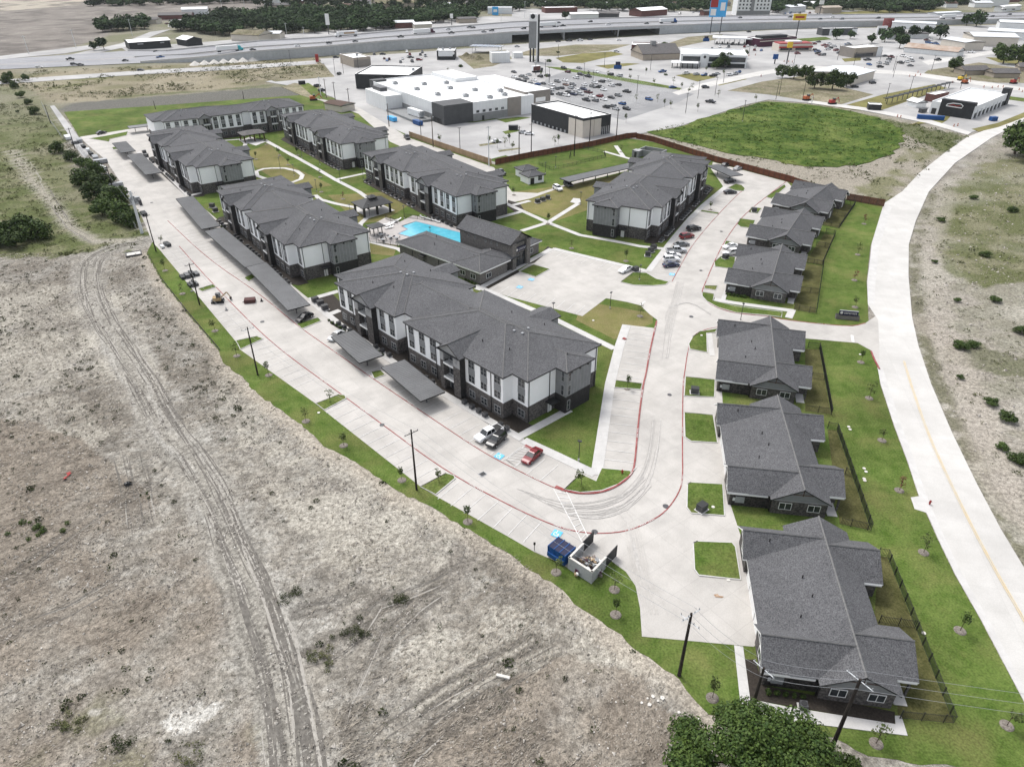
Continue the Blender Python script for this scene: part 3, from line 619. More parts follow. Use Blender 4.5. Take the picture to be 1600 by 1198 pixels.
yl.strip([(x - .12, y) for x, y in py_], .12, .20, 'yellow_paint'); yl.strip([(x + .14, y) for x, y in py_], .12, .20, 'yellow_paint'); struct('centre_line', yl)
# rubber marks on the loop
tm = MB(); r2 = random.Random(5)
for k in range(26):
    o = r2.uniform(-9, 9); base = [(825 + o * 2, 772 + o), (880 + o, 795 + o * 1.2), (930 + o, 800 + o * 1.5), (975 + o, 785 + o * 1.3), (1010 + o, 750 + o), (1022 + o, 700), (1026 + o, 655)]
    i0 = r2.randint(0, 3); tm.strip(smooth(base[i0:i0 + 4], 3), r2.uniform(.05, .15), .086 + k * .0004, 'tyre_mark')
for k in range(16):
    o = r2.uniform(-14, 14); base = [(960 + o, 790), (985 + o, 820 + o * .3), (992 + o, 850), (1000 + o, 890), (1015 + o * 1.4, 920), (1030 + o * 1.6, 960)]
    i0 = r2.randint(0, 2); tm.strip(smooth(base[i0:i0 + 4], 3), r2.uniform(.05, .14), .097 + k * .0004, 'tyre_mark')
for k in range(12):
    o = r2.uniform(-8, 8); base = [(1040 + o, 500), (1045 + o, 480), (1075 + o, 470), (1110, 490 + o * .4), (1180, 505 + o * .4)] if k % 2 else [(1035 + o, 560), (1040 + o, 520), (1050 + o, 480), (1060 + o, 440)]
    tm.strip(smooth(base[r2.randint(0, 1):4], 3), r2.uniform(.1, .25), .104 + k * .0004, 'tyre_mark')
struct('tyre_marks', tm)
br = GP((1115, 929), (1121, 928), (1124, 931), (1131, 932), (1128, 934), (1118, 933)); struct('rust_stain', MB().prism(br, .05, .091, 'brown_stain', sides=False))
# ---------------------------------------------------------------- buildings of the apartment complex
def hip(mb, x0, x1, y0, y1, ze, sl, mat='roof', fh=.28, cap=True, gables=False, soff=0.0):
    """hip (or gable) roof on a rectangle, ridge along the longer side, with fascia and soffit"""
    lx, ly = x1 - x0, y1 - y0; hx = lx >= ly; hh = min(lx, ly) / 2; zr = ze + sl * hh; zb = ze - fh - soff
    if hx:
        yc = (y0 + y1) / 2; i = 0 if gables else hh; A, B = (x0 + i, yc, zr), (x1 - i, yc, zr)
        c = [(x0, y0, ze), (x1, y0, ze), (x1, y1, ze), (x0, y1, ze)]
        mb.face([c[0], c[1], B, A], mat).face([c[2], c[3], A, B], mat)
        if not gables: mb.face([c[1], c[2], B], mat).face([c[3], c[0], A], mat)
    else:
        xc = (x0 + x1) / 2; i = 0 if gables else hh; A, B = (xc, y0 + i, zr), (xc, y1 - i, zr)
        c = [(x0, y0, ze), (x1, y0, ze), (x1, y1, ze), (x0, y1, ze)]
        mb.face([c[1], c[2], B, A], mat).face([c[3], c[0], A, B], mat)
        if not gables: mb.face([c[0], c[1], A], mat).face([c[2], c[3], B], mat)
    b = [(x, y, zb) for x, y, _ in c]
    for i in range(4): mb.face([b[i], b[(i + 1) % 4], c[(i + 1) % 4], c[i]], 'fascia')
    mb.face(b[::-1], 'fascia')
    if cap and not gables:
        for q in c:
            e = A if math.dist(q, A) < math.dist(q, B) else B
            mb.bar((q[0], q[1], q[2] + .02), (e[0], e[1], e[2] + .02), .13, 'ridge_cap', 4)
    if cap and math.dist(A, B) > .1: mb.bar((A[0], A[1], A[2] + .02), (B[0], B[1], B[2] + .02), .13, 'ridge_cap', 4)
    return zr
# shared window meshes; local frame: x along the wall, -y outward, z up
def win_mesh(w, h, sashes=2, frame='white_trim', bar=True):
    f = MB(); t = .09 if bar else .075
    f.box(-w / 2, w / 2, -.05, .04, 0, t, frame).box(-w / 2, w / 2, -.05, .04, h - t, h, frame)
    for i in range(sashes + 1):
        x = -w / 2 + (w - t) * i / sashes; f.box(x, x + t, -.05, .04, t, h - t, frame)
    for i in range(sashes if bar else 0):
        x = -w / 2 + (w - t) * i / sashes + t; f.box(x, x + (w - t) / sashes - t, -.035, .0, h * .5 - .03, h * .5 + .03, frame)
    p = MB().box(-w / 2 + .03, w / 2 - .03, -.02, .02, .03, h - .03, 'glass')
    return f.mesh('window'), p.mesh('pane')
WIN2 = win_mesh(1.75, 1.65, 2, 'gray_trim'); WIN1 = win_mesh(.85, 1.65, 1, 'gray_trim'); WINC = win_mesh(1.9, 1.35, 2, bar=False); WINT = win_mesh(.8, 2.2, 1, 'gray_trim'); WINS = win_mesh(.5, .8, 1, 'gray_trim')
PANEL = MB().box(-.95, .95, -.05, .03, 0, 1.35, 'gray_siding').mesh('panel')
DOOR = MB().box(-.5, .5, -.06, .02, 0, 2.1, 'white_trim').box(-.56, .56, -.03, .02, 0, 2.18, 'gray_trim').mesh('door')
DDOOR = MB().box(-.5, .5, -.06, .02, 0, 2.1, 'dark_gray_metal').mesh('door')
HANDLE = MB().box(.33, .42, -.1, -.06, .95, 1.05, 'steel').mesh('handle')
PIPE = {}
def window(parent, kind, x, y, z, rz):
    o = link('window', kind[0], parent, (x, y, z), rz); link('pane', kind[1], o); return o
def door(parent, x, y, z, rz, me=None):
    o = link('door', me or DOOR, parent, (x, y, z), rz); link('handle', HANDLE, o); return o
def downspout(parent, x, y, z1):
    k = round(z1, 1)
    if k not in PIPE: PIPE[k] = MB().box(-.06, .06, -.06, .06, 0, k, 'black_metal').mesh('downspout')
    return link('downspout', PIPE[k], parent, (x, y, 0))
def vent_mesh():
    return MB().cyl(0, 0, -.3, .35, .1, n=6, mat='gray_metal').cyl(0, 0, .35, .5, .24, .05, n=8, mat='gray_metal').mesh('roof_vent')
VENT = vent_mesh(); PIPEVENT = MB().cyl(0, 0, -.3, .5, .09, n=6, mat='black_metal').mesh('vent_pipe')
CAPV = MB().box(-.2, .2, -.2, .2, -.2, .22, 'gray_metal').cyl(0, 0, .22, .3, .27, n=8, mat='gray_metal').mesh('roof_vent')
ZE = 9.5; SL = .245
def apartment(label, o, th, my, roofs, walls, cols, bays, tower, ends, backg=(), group='three-storey apartment blocks', near_end_cols=(), doors=()):
    """my=+1: facade outward is +y of the (x along facade, y left) frame; -1 mirrors it"""
    root = thing('apartment_building', label, 'apartment building', (o[0], o[1], 0), R(th), group)
    T = lambda x, y, z: (x, y * my, z)
    rzf = math.pi if my > 0 else 0.0                # windows on the facade face local +y*my
    base, sid = MB(), MB(); base.T = sid.T = T
    for i, (x0, x1, y0, y1) in enumerate(walls):
        base.box(x0 + .5, x1 - .5, y0 + .5, y1 - .5, -.3, 3.56, 'brick', bottom=False)
        sid.box(x0 + .5, x1 - .5, y0 + .5, y1 - .5, 3.56, ZE - .2, 'white_siding', bottom=False)
    base.build('brick_base', root); sd = sid.build('siding', root)
    rf = MB(); rf.T = T
    for i, (x0, x1, y0, y1) in enumerate(roofs): hip(rf, x0, x1, y0, y1, ZE, SL, soff=i * .004)
    roof = rf.build('roof', root)
    def zat(x, y):
        z = 0
        for x0, x1, y0, y1 in roofs: z = max(z, ZE + SL * min(x - x0, x1 - x, y - y0, y1 - y, min(x1 - x0, y1 - y0) / 2))
        return z
    for (x, y) in cols:
        if isinstance(x, tuple): x, kind = x[0], WIN1
        else: kind = WIN2
        for z in (.75, 4.1, 7.25): window(root, kind, x, (y - .5 + .04) * my, z, rzf)
        if kind is WIN2: link('panel', PANEL, root, (x, (y - .5 + .02) * my, 5.8), rzf)
    # gable bays with stacked balconies
    for (x0, x1, y) in bays:
        yw = y - .5; out = 1.35; b = MB(); b.T = T; xm = (x0 + x1) / 2; zg = ZE + .58 * (x1 - x0) / 2
        ox0, ox1 = xm - 1.0, xm + 1.9
        for z0, z1, m in ((-.3, 3.56, 'brick'), (3.56, 6.7, 'brick'), (6.7, ZE - .12, 'light_gray_siding')):
            b.box(x0, ox0, yw - .2, yw + out, z0, z1, m, bottom=False); b.box(ox1, x1, yw - .2, yw + out, z0, z1, m, bottom=False)
        for xa, xb in ((x0 - .02, x0 + .1), (x1 - .1, x1 + .02)): b.box(xa, xb, yw - .2, yw + out - .02, -.3, ZE - .1, 'dark_brick', bottom=False)
        b.add([(x0, yw + out - .01, ZE - .12), (x1, yw + out - .01, ZE - .12), (xm, yw + out - .01, zg - .1)], [(0, 1, 2)], 'light_gray_siding')
        b.box(ox0, ox1, yw + out - .25, yw + out, 8.9, ZE - .12, 'light_gray_siding'); b.box(ox0, ox1, yw - .1, yw + .05, 0, 9.2, 'gray_siding')
        bay = b.build('gable_bay', root)
        r = MB(); r.T = T; e = .45; zz = ZE - .02; yb = y - 9.5; yo = yw + out + e; s2 = .58
        zl = zz - e * s2; zg2 = zz + s2 * (x1 - x0) / 2
        r.face([(x0 - e, yo, zl), (xm, yo, zg2), (xm, yb, zg2), (x0 - e, yb, zl)], 'roof').face([(x1 + e, yb, zl), (xm, yb, zg2), (xm, yo, zg2), (x1 + e, yo, zl)], 'roof')
        r.face([(x0 - e, yo, zl), (x0 - e, yo, zl - .25), (xm, yo, zg2 - .25), (xm, yo, zg2)], 'fascia').face([(xm, yo, zg2), (xm, yo, zg2 - .25), (x1 + e, yo, zl - .25), (x1 + e, yo, zl)], 'fascia')
        for xx in (x0 - e, x1 + e): r.face([(xx, yo, zl), (xx, yb, zl), (xx, yb, zl - .25), (xx, yo, zl - .25)], 'fascia')
        r.face([(x0 - e, yo, zl - .24), (x1 + e, yo, zl - .24), (x1 + e, yw, zl - .24), (x0 - e, yw, zl - .24)], 'fascia')
        r.bar((xm, yo, zg2 + .02), (xm, yb, zg2 + .02), .12, 'ridge_cap'); r.build('bay_roof', bay)
        for z in (3.2, 6.4):
            q = MB(); q.T = T; q.box(ox0 - .05, ox1 + .05, yw + .05, yw + out + .12, z - .28, z + .1, 'white_trim')
            q.box(ox0, ox1, yw + out - .02, yw + out + .03, z + .95, z + 1.02, 'black_metal')
            for k in range(13):
                xx = ox0 + (ox1 - ox0) * k / 12; q.box(xx - .015, xx + .015, yw + out - .01, yw + out + .02, z + .1, z + .95, 'black_metal')
            q.build('balcony', bay)
        for z in (.15, 3.35, 6.55):
            q = MB(); q.T = T; q.box(ox0 + .5, ox1 - .5, yw + .05, yw + .1, z, z + 2.15, 'glass'); q.box(xm + .42, xm + .5, yw + .06, yw + .13, z, z + 2.15, 'white_trim'); q.build('balcony_door', bay)
        link('window', WINS[0], bay, (x0 + 1.1, (yw + out + .03) * my, 7.6), rzf)
    mbd = MB(); mbd.T = T; xa = min(w_[0] for w_ in walls); xb = max(w_[1] for w_ in walls); mbd.prism([(xa - 1.2, -3), (xa - 1.2, -.2), (xa + 3.2, 2.6), (xb - 4, 2.6), (xb - .5, 0), (xb - .5, -3)], -.1, .062, 'mulch'); mbd.build('planting_bed', root)
    # stair tower at the near end
    if tower:
        tx, ta, tb = tower; t = MB(); t.T = T
        t.box(tx + .45, ends[0] + .6, ta + .45, tb - .45, -.3, 3.7, 'dark_brick', bottom=False).box(tx + .45, ends[0] + .6, ta + .45, tb - .45, 3.7, ZE - .2, 'gray_siding', bottom=False)
        for k in range(8):
            yy = ta + .7 + (tb - ta - 1.4) * k / 7; t.box(tx + .41, tx + .46, yy - .04, yy + .04, 3.75, ZE - .3, 'light_gray_siding')
        for k in range(3): yy = ta + .5 + (tb - ta - 1) * (k + .5) / 3; t.box(tx + .1, tx + .45, yy - .15, yy + .15, ZE - .75, ZE - .3, 'fascia')
        tw = t.build('stair_tower', root); r = MB(); r.T = T; hip(r, tx, tx + 13, ta, tb, ZE - .03, SL * 1.02); r.build('tower_roof', tw)
        rz = R(90) if False else -math.pi / 2       # faces local -x
        for z in (.6, 3.9, 6.9): window_child = link('window', WINT[0], tw, (tx + .42, (tb - 1.3) * my, z), rz); link('pane', WINT[1], tw, (tx + .42, (tb - 1.3) * my, z), rz)
        for z in (3.9, 6.9):
            link('window', WINT[0], tw, (tx + 1.3, (tb - .42) * my, z), rzf); link('pane', WINT[1], tw, (tx + 1.3, (tb - .42) * my, z), rzf)
        door(root, ends[0] + .44, (tb + 1.0) * my, 0, -math.pi / 2)
        cn = MB(); cn.T = T; cn.box(ends[0] - 1.4, ends[0] + .5, tb + .1, tb + 2.2, 2.6, 2.8, 'black_metal'); cn.build('door_canopy', root)
        link('vent_pipe', PIPEVENT, root, (tx + 3.6, (ta + tb) / 2 * my, zat(tx + 6, (ta + tb) / 2) - 0.1))
    for xx in [a for w_ in walls for a in (w_[0] + .42,)]: pass
    for (x0, x1, y0, y1) in walls[:1]:
        for yy in (y1 - .8, y1 - 6.2, y0 + .9): downspout(root, x0 + .42, yy * my, ZE - .3)
    for x, y in [(c[0] if not isinstance(c[0], tuple) else c[0][0], c[1]) for c in cols[1::3]]: downspout(root, x + 1.75, (y - .43) * my, ZE - .3)
    # roof vents near the ridges and plumbing pipes
    for k, (x0, x1, y0, y1) in enumerate(roofs[:2]):
        yc = (y0 + y1) / 2; hh = min(x1 - x0, y1 - y0) / 2
        for dx, dy in ((.6, 1.1), (1.4, -1.3), (2.6, 1.4)):
            x, y = x0 + hh + dx, yc + dy; link('roof_vent', CAPV, root, (x, y * my, zat(x, y)))
        for dx, dy in ((3, 6), (9, 7.5), (14, -5), (6, -6.5)):
            x, y = x0 + hh + dx - 4, yc + dy
            if x < x1 - 1: link('vent_pipe', PIPEVENT, root, (x, y * my, zat(x, y)))
    # rear porch gables
    for (xc, wd, y0, y1) in backg:
        r = MB(); r.T = T; s2 = .34; zz = ZE - .15; zg2 = zz + s2 * wd / 2
        r.face([(xc - wd / 2, y0, zz), (xc, y0, zg2), (xc, y1, zg2), (xc - wd / 2, y1, zz)], 'roof').face([(xc + wd / 2, y1, zz), (xc, y1, zg2), (xc, y0, zg2), (xc + wd / 2, y0, zz)], 'roof')
        r.face([(xc - wd / 2, y0, zz - .25), (xc + wd / 2, y0, zz - .25), (xc + wd / 2, y0, zz), (xc, y0, zg2), (xc - wd / 2, y0, zz)], 'gray_siding')
        r.face([(xc - wd / 2, y0, zz), (xc - wd / 2, y1, zz), (xc - wd / 2, y1, zz - .25), (xc - wd / 2, y0, zz - .25)], 'fascia').face([(xc + wd / 2, y0, zz), (xc + wd / 2, y1, zz), (xc + wd / 2, y1, zz - .25), (xc + wd / 2, y0, zz - .25)], 'fascia')
        r.box(xc - wd / 2 + .4, xc + wd / 2 - .4, y0 + .5, y1, 0, zz - .25, 'gray_siding', bottom=False); r.build('porch_gable', root)
    return root
FR = [(-4, 30.5, -22.6, -2.4), (33.4, 61, -22.6, -2.4), (0, 30.44, -22.5, 0), (33.46, 57, -22.5, 0), (14, 48, -20.3, -2.7)]
FW = [(-4, 30.5, -22.6, -2.4), (33.4, 61, -22.6, -2.4), (0, 30.44, -22.5, 0), (33.46, 57, -22.5, 0), (27, 37, -20.3, -2.7)]
FC = [(-1.9, -2.4), (2.0, 0), (5.8, 0), (9.3, 0), ((18.5,), 0), (21.2, 0), (24.8, 0), (28.4, 0), (35.4, 0), (38.9, 0), ((49.2,), 0), (51.6, 0), (55, 0), (59, -2.4)]
FB = [(11.2, 17.3, 0), (41, 47.8, 0)]
BG = [(13, 6, -26, -17), (46, 6, -26, -17)]
apartment('front apartment block in the foreground between the carports and the rear car park', (-1.68, 108.67), 133.37, 1, FR, FW, FC, FB, (-6.7, -17.6, -9.8), (-4,), BG)
apartment('apartment block beside the long carport, left of the swimming pool', (-58.72, 173.72), 126.3, 1, FR, FW, FC, FB, (-6.7, -17.4, -9.7), (-4,), BG)
apartment('rear left apartment block next to the unfinished end of the lane', (-112.73, 247.21), 126.1, 1, FR, FW, FC, FB, (-6.7, -17.4, -9.7), (-4,), BG)
apartment('apartment block on the right whose facade faces the drive with the row of parked cars', (44.1, 203.59), 62.64, -1, [tuple(a) for a in FR], FW, FC, FB, (-6.9, -19.3, -11.2), (-4.3,), BG)
BR = [(0, 30.4, -20.3, 0), (33.5, 64.3, -20.3, 0), (4, 60, -23, -2.6), (14, 48, -18, -1.6)]
BW = [(0, 30.4, -20.3, 0), (33.5, 64.3, -20.3, 0), (4, 60, -23, -4), (27, 37, -18, -1.6)]
BC = [(1.9, 0), (5.4, 0), (9, 0), (12.6, 0), ((24, ), 0), (27.5, 0), (35.6, 0), (39.0, 0), (42.4, 0), (45.8, 0), (56.6, 0), (59.6, 0), (62.4, 0)]
BB = [(15.2, 22, 0), (48, 54.6, 0)]
BG2 = [(14, 6, -26.5, -17), (46, 6, -26.5, -17)]
apartment('courtyard apartment block overlooking the pavilion, just above the pool', (-17.3, 213.53), 126.03, 1, BR, BW, BC, BB, (-2.7, -14, -5.8), (0,), BG2)
apartment('courtyard apartment block at the rear beside the loading dock fence', (-65.75, 277.72), 125.6, 1, BR, BW, BC, BB, (-2.7, -14, -5.8), (0,), BG2)
DR = [(0, 34, -19, 0), (37, 62.9, -19, 0), (-3.4, 30, -20.5, -3.5), (12, 52, -17, -2.2)]
DC = [(2, 0), (5.6, 0), (9.4, 0), (13, 0), (21.8, 0), (25, 0), (28.4, 0), (31.8, 0), (39.2, 0), (42.6, 0), (51.4, 0), (54.6, 0), (58, 0), (61, 0)]
apartment('apartment block across the far end of the courtyard, in front of the empty green lot', (-149.26, 315.77), 34.97, -1, DR, DR, DC, [(14.7, 19.8, 0), (44.5, 49.8, 0)], None, (0,), ())

# ---------------------------------------------------------------- cottages (duplexes) along the drive
def cottage(label, o, th):
    root = thing('cottage', label, 'duplex house', (o[0], o[1], 0), R(th), 'single-storey duplex cottages along the drive')
    ze, zr, xr = 3.0, 5.5, 10.75
    w_ = MB()
    w_.box(.6, 14.8, .5, 24.9, -.3, 2.95, 'brick', bottom=False)
    w_.box(.25, 9, .5, 6.6, -.3, 2.93, 'brick', bottom=False).box(.2, 9, 18.8, 24.6, -.3, 2.93, 'brick', bottom=False)
    w_.box(12, 17.2, 3.5, 9.0, -.3, 2.92, 'brick', bottom=False).box(12, 17.2, 16.9, 22.5, -.3, 2.92, 'brick', bottom=False)
    w_.box(6.6, 14.85, -.4, 1, -.3, 2.9, 'brick', bottom=False); w_.build('wall', root)
    r = MB(); e = .22
    def slope(pts, mat='roof'): r.face(pts, mat)
    # main body: long shallow west plane, short east plane
    ya, yb = -.85, 26.1; xl, xR = .1, 15.25; zl = 3.0; zR = 3.0
    slope([(xl, 3.55, zl), (xr, 3.55, zr), (xr, 21.6, zr), (xl, 21.6, zl)]); slope([(xR, yb, zR), (xr, yb, zr), (xr, ya, zr), (xR, ya, zR)])
    gx = 6.15; slope([(gx, ya, zR), (xr, ya, zr), (xr, 3.62, zr), (gx, 3.62, zR)]); slope([(gx, 21.53, zR), (xr, 21.53, zr), (xr, yb, zr), (gx, yb, zR)])
    r.face([(xl, 1, zl), (xl, yb - 1.2, zl), (xl, yb - 1.2, zl - e), (xl, 1, zl - e)], 'white_trim'); r.face([(xR, ya, zR), (xR, yb, zR), (xR, yb, zR - e), (xR, ya, zR - e)], 'white_trim')
    for yy, s in ((ya, -1), (yb, 1)):
        r.face([(gx, yy, zR), (gx, yy, zR - e), (xr, yy, zr - e), (xr, yy, zr)], 'fascia'); r.face([(xr, yy, zr), (xr, yy, zr - e), (xR, yy, zR - e), (xR, yy, zR)], 'fascia')
    r.bar((xr, ya, zr + .02), (xr, yb, zr + .02), .13, 'ridge_cap')
    # wings: (ridge y, half width, outer x, inner x)
    for yc, hw, xo in ((3.55, 3.55, -.35), (21.6, 3.4, -.45), (5.4, 4.0, 17.75), (20.45, 4.0, 17.75)):
        z0 = 3.02; zz = 5.44; xi = xr
        for s in (-1, 1):
            slope([(xo, yc + s * hw, z0), (xi, yc + s * hw, z0), (xi, yc, zz), (xo, yc, zz)])
            r.face([(xo, yc + s * hw, z0), (xo + (4.4 if xo > 9 else 6) * (-1 if xo > 9 else 1) * .55, yc + s * hw, z0), (xo + (4.4 if xo > 9 else 6) * (-1 if xo > 9 else 1) * .55, yc + s * hw, z0 - e), (xo, yc + s * hw, z0 - e)], 'white_trim')
            r.face([(xo, yc + s * hw, z0), (xo, yc + s * hw, z0 - e), (xo, yc, zz - e), (xo, yc, zz)], 'white_trim')
        r.bar((xo, yc, zz + .02), (xi, yc, zz + .02), .12, 'ridge_cap')
    # white box soffit under the near wing eaves
    r.box(-.3, 5.9, -.05, .3, 2.62, 2.86, 'white_trim').box(15.4, 17.6, 1.35, 1.7, 2.62, 2.86, 'white_trim').box(15.4, 17.6, 16.35, 16.7, 2.62, 2.86, 'white_trim')
    r.build('roof', root)
    # gable walls
    g = MB(); y = -.42
    g.add([(6.6, y, 2.75), (14.9, y, 2.75), (14.9, y, 3.1), (xr, y, 5.2), (6.6, y, 3.1)], [(0, 1, 2, 3, 4)], 'gray_siding')
    g.box(6.6, 14.9, y - .06, y + .02, 2.68, 2.82, 'light_gray_siding')
    g.build('front_gable', root)
    br = MB(); br.bar((xr, y - .3, 4.15), (xr, y - .3, 5.25), .07, 'brown_wood'); br.bar((xr - 1.8, y - .3, 4.35), (xr + 1.8, y - .3, 4.35), .07, 'brown_wood'); br.build('gable_bracket', root)
    for xo, yc, hw in ((.24, 3.55, 3.0), (.19, 21.6, 2.9)):
        q = MB(); q.add([(xo, yc - hw, 2.9), (xo, yc + hw, 2.9), (xo, yc, 5.1)], [(0, 1, 2)], 'white_siding'); q.build('end_gable', root)
    for xo, yc, hw in ((17.21, 6.2, 2.7), (17.21, 19.7, 2.7)):
        q = MB(); q.add([(xo, yc - hw, 2.88), (xo, yc + hw, 2.88), (xo, yc - .6, 4.9)], [(0, 1, 2)], 'gray_siding'); q.build('end_gable', root)
    for x in (8.6, 12.9): window(root, WINC, x, -.46, 1.0, 0)
    for yy in (3.5, 21.7): window(root, WINC, .2, yy, 1.0, -math.pi / 2)
    for yy in (8.9, 11.6, 13.9, 16.6):
        gd = MB(); gd.box(-1.2, 1.2, -.08, .02, 0, 2.15, 'white_trim')
        for k in range(1, 4): gd.box(-1.18, 1.18, -.1, -.08, k * .54 - .02, k * .54 + .02, 'gray_trim')
        gd.build('garage_door', root, (.58, yy, .02), -math.pi / 2)
    for yy in (6.2, 19.6): door(root, 17.24, yy, 0, math.pi / 2); window(root, WINC, 14.86, yy + 5.2, 1.0, math.pi / 2)
    for x, yy in ((5.3, 8), (6.6, 14.5), (7.2, 11.2)): link('vent_pipe', PIPEVENT, root, (x, yy, 3.0 + (x - .1) * .2347))
    link('vent_pipe', PIPEVENT, root, (3.2, 20.6, 4.75))
    pl = MB().box(15.4, 16.9, .2, 3.4, -.1, .12, 'walk_concrete'); pl.build('porch_slab', root)
    po = MB().box(16.9, 17.15, 1.6, 1.85, 0, 2.7, 'brick'); po.build('porch_post', root)
    dm = MB().box(6.35, 6.5, -.1, .05, 0, 2.9, 'black_metal'); dm.build('downspout', root)
    em = MB().box(1.2, 2.6, .38, .5, .7, 1.9, 'gray_metal').box(.8, 1.15, .4, .5, 1.0, 1.6, 'steel'); em.build('meter_box', root)
    return root
COT = [((29.96, 53.0), -9.03, 'nearest cottage in the row, at the bottom right behind the power poles'), ((34.21, 85.28), -8.95, 'second cottage from the bottom of the row, beside the square lawn plots'),
       ((40.46, 118.75), -14.5, 'cottage just below the entrance road, third from the bottom of the row'), ((53.91, 165.11), -23.3, 'cottage just above the entrance road beside two white parked cars'),
       (None, -29.57, 'second cottage from the brown wooden fence at the top of the row'), (None, -37.66, 'farthest cottage of the row, tucked against the brown wooden fence')]
tips = {4: (73.2, 193.63), 5: (89.07, 222.94)}
for i, (o, th, lab) in enumerate(COT):
    if o is None:
        dx, dy = rot(6.2, -1.1, R(th)); o = (tips[i][0] - dx, tips[i][1] - dy)
    cottage(lab, o, th)

# ---------------------------------------------------------------- clubhouse, pavilions, pool, carports
def clubhouse():
    o = G(750.6, 444.5); root = thing('clubhouse', 'stone clubhouse with a tall gabled hall and low wings beside the pool', 'clubhouse', (*o, 0), R(-41.3))
    wl = MB(); wl.box(-31.5, 0, 0, 10.5, -.3, 3.5, 'stone', bottom=False); wl.box(-9.5, -1.4, 10.4, 13, -.3, 3.4, 'dark_brick', bottom=False)
    wl.box(-19.5, -.4, 12.4, 19.8, -.3, 7.2, 'stone', bottom=False); wl.box(-14, -2.6, 19.7, 27, -.3, 3.5, 'stone', bottom=False)
    wl.add([(-.4, 12.4, 7.2), (-.4, 19.8, 7.2), (-.4, 16.1, 9.7)], [(0, 1, 2)], 'stone')
    wl.build('wall', root)
    r = MB(); hip(r, -32.3, .7, -.7, 11.2, 3.65, .33); hip(r, -10, .68, -.66, 14.5, 3.66, .33, cap=True)
    rf = r.build('low_roof', root)
    r = MB(); hip(r, -20.3, .2, 11.7, 20.5, 7.3, .58, gables=True); hr = r.build('hall_roof', root)
    r = MB(); hip(r, -14.6, -2.0, 18, 27.7, 3.68, .33); r.build('wing_roof', root)
    f = MB().box(-32.32, .72, -.74, -.68, 3.28, 3.62, 'white_trim').box(.66, .74, -.7, 11.2, 3.28, 3.62, 'white_trim').box(-2.06, -1.98, 20.6, 27.7, 3.3, 3.6, 'white_trim'); f.build('white_fascia', root)
    e = MB().box(-.42, -.34, 14.0, 18.2, 0, 3.9, 'glass')
    for k in range(5): e.box(-.36, -.28, 14.0 + k * 1.03, 14.1 + k * 1.03, 0, 3.9, 'black_metal')
    e.box(-.36, -.27, 14, 18.2, 2.6, 2.7, 'black_metal'); e.build('entrance_glazing', root)
    for yy in (12.5, 18.3): MB().box(-.6, .35, yy - .1, yy + 1.4, -.2, 7.3, 'stone').build('stone_pier', root)
    s = MB().box(-.2, .12, 13.6, 18.4, 4.6, 5.75, 'navy'); sg = s.build('sign', root)
    l = MB(); l.cyl(0, 0, 0, .06, .36, n=14, mat='white_paint'); lo = l.build('logo_disc', sg, (.13, 14.35, 5.2)); lo.rotation_euler = (0, math.pi / 2, 0)
    t = MB(); r3 = random.Random(3)
    for k in range(8): yy = 15.1 + k * .38; t.box(.12, .16, yy, yy + .07, 4.95, 5.45, 'white_paint').box(.12, .16, yy, yy + .25, 5.38 if k % 2 else 4.95, 5.45 if k % 2 else 5.02, 'white_paint')
    t.build('lettering', sg)
    for x in (-16, -13.6, -9.5, -7.4, -5.3): window(root, WINS, x, 12.38, 5.6, 0)
    for x in (-2.6, -6.4): window(root, WINC, x, -.04, .9, 0)
    for yy in (3.2,): window(root, WINC, .04, yy, .9, math.pi / 2)
    window(root, WINC, -2.56, 23.4, .9, math.pi / 2)
    door(root, -1.36, 11.6, 0, math.pi / 2, DDOOR)
    MB().box(-22.3, -20.3, -1.5, -.02, 2.4, 2.6, 'black_metal').build('door_canopy', root); door(root, -21.3, -.04, 0, 0, DDOOR)
    for x in (-26, -15.5): downspout(root, x, -.1, 3.3)
    for x, y in ((-20, 3), (-24, 7.5), (-6, 4)): link('vent_pipe', PIPEVENT, root, (x, y, 5.0))
    MB().cyl(0, 0, 0, .04, .22, n=12, mat='black_metal').build('gable_vent', root, (-.36, 16.1, 8.3)).rotation_euler = (0, math.pi / 2, 0)
clubhouse()
def pavilion(name, label, c, a, w, d, h, sl, post='black_metal', roofm='fascia', cupola=False, posts=((0, 0), (1, 0), (1, 1), (0, 1)), cat='pavilion', pr=.22):
    root = thing(name, label, cat, (*c, 0), R(a))
    r = MB(); zr = hip(r, -w / 2, w / 2, -d / 2, d / 2, h, sl, roofm, fh=.2, cap=False); r.build('roof', root)
    if cupola:
        q = MB(); q.box(-1.0, 1.0, -1.0, 1.0, zr - .9, zr + .05, 'black_metal'); hip(q, -1.5, 1.5, -1.5, 1.5, zr + .1, .45, roofm, fh=.1, cap=False); q.build('cupola', root)
    pm_ = MB().box(-pr, pr, -pr, pr, 0, h - .1, post).mesh('post')
    for x, y in posts: link('post', pm_, root, (-w / 2 + .9 + (w - 1.8) * x, -d / 2 + .9 + (d - 1.8) * y, 0))
    return root
gc = G(582, 333)
pavilion('pavilion', 'large black picnic pavilion with a cupola on the courtyard lawn', ((gc[0]), gc[1] + 1), 36, 11.0, 8.6, 3.3, .42, cupola=True, posts=((0, 0), (.5, 0), (1, 0), (0, 1), (.5, 1), (1, 1)), pr=.3)
dc = G(395, 219); pavilion('pavilion', 'brown timber picnic pavilion in front of the far apartment block', dc, 36, 10.5, 8, 3.3, .3, post='brown_wood', roofm='gray_shingle', posts=((0, 0), (.5, 0), (1, 0), (0, 1), (.5, 1), (1, 1)))
pc = G(588, 366); pavilion('pergola', 'small flat black pergola at the corner of the pool deck', pc, 40, 4.6, 4.2, 2.8, .12, cat='pergola', pr=.1)
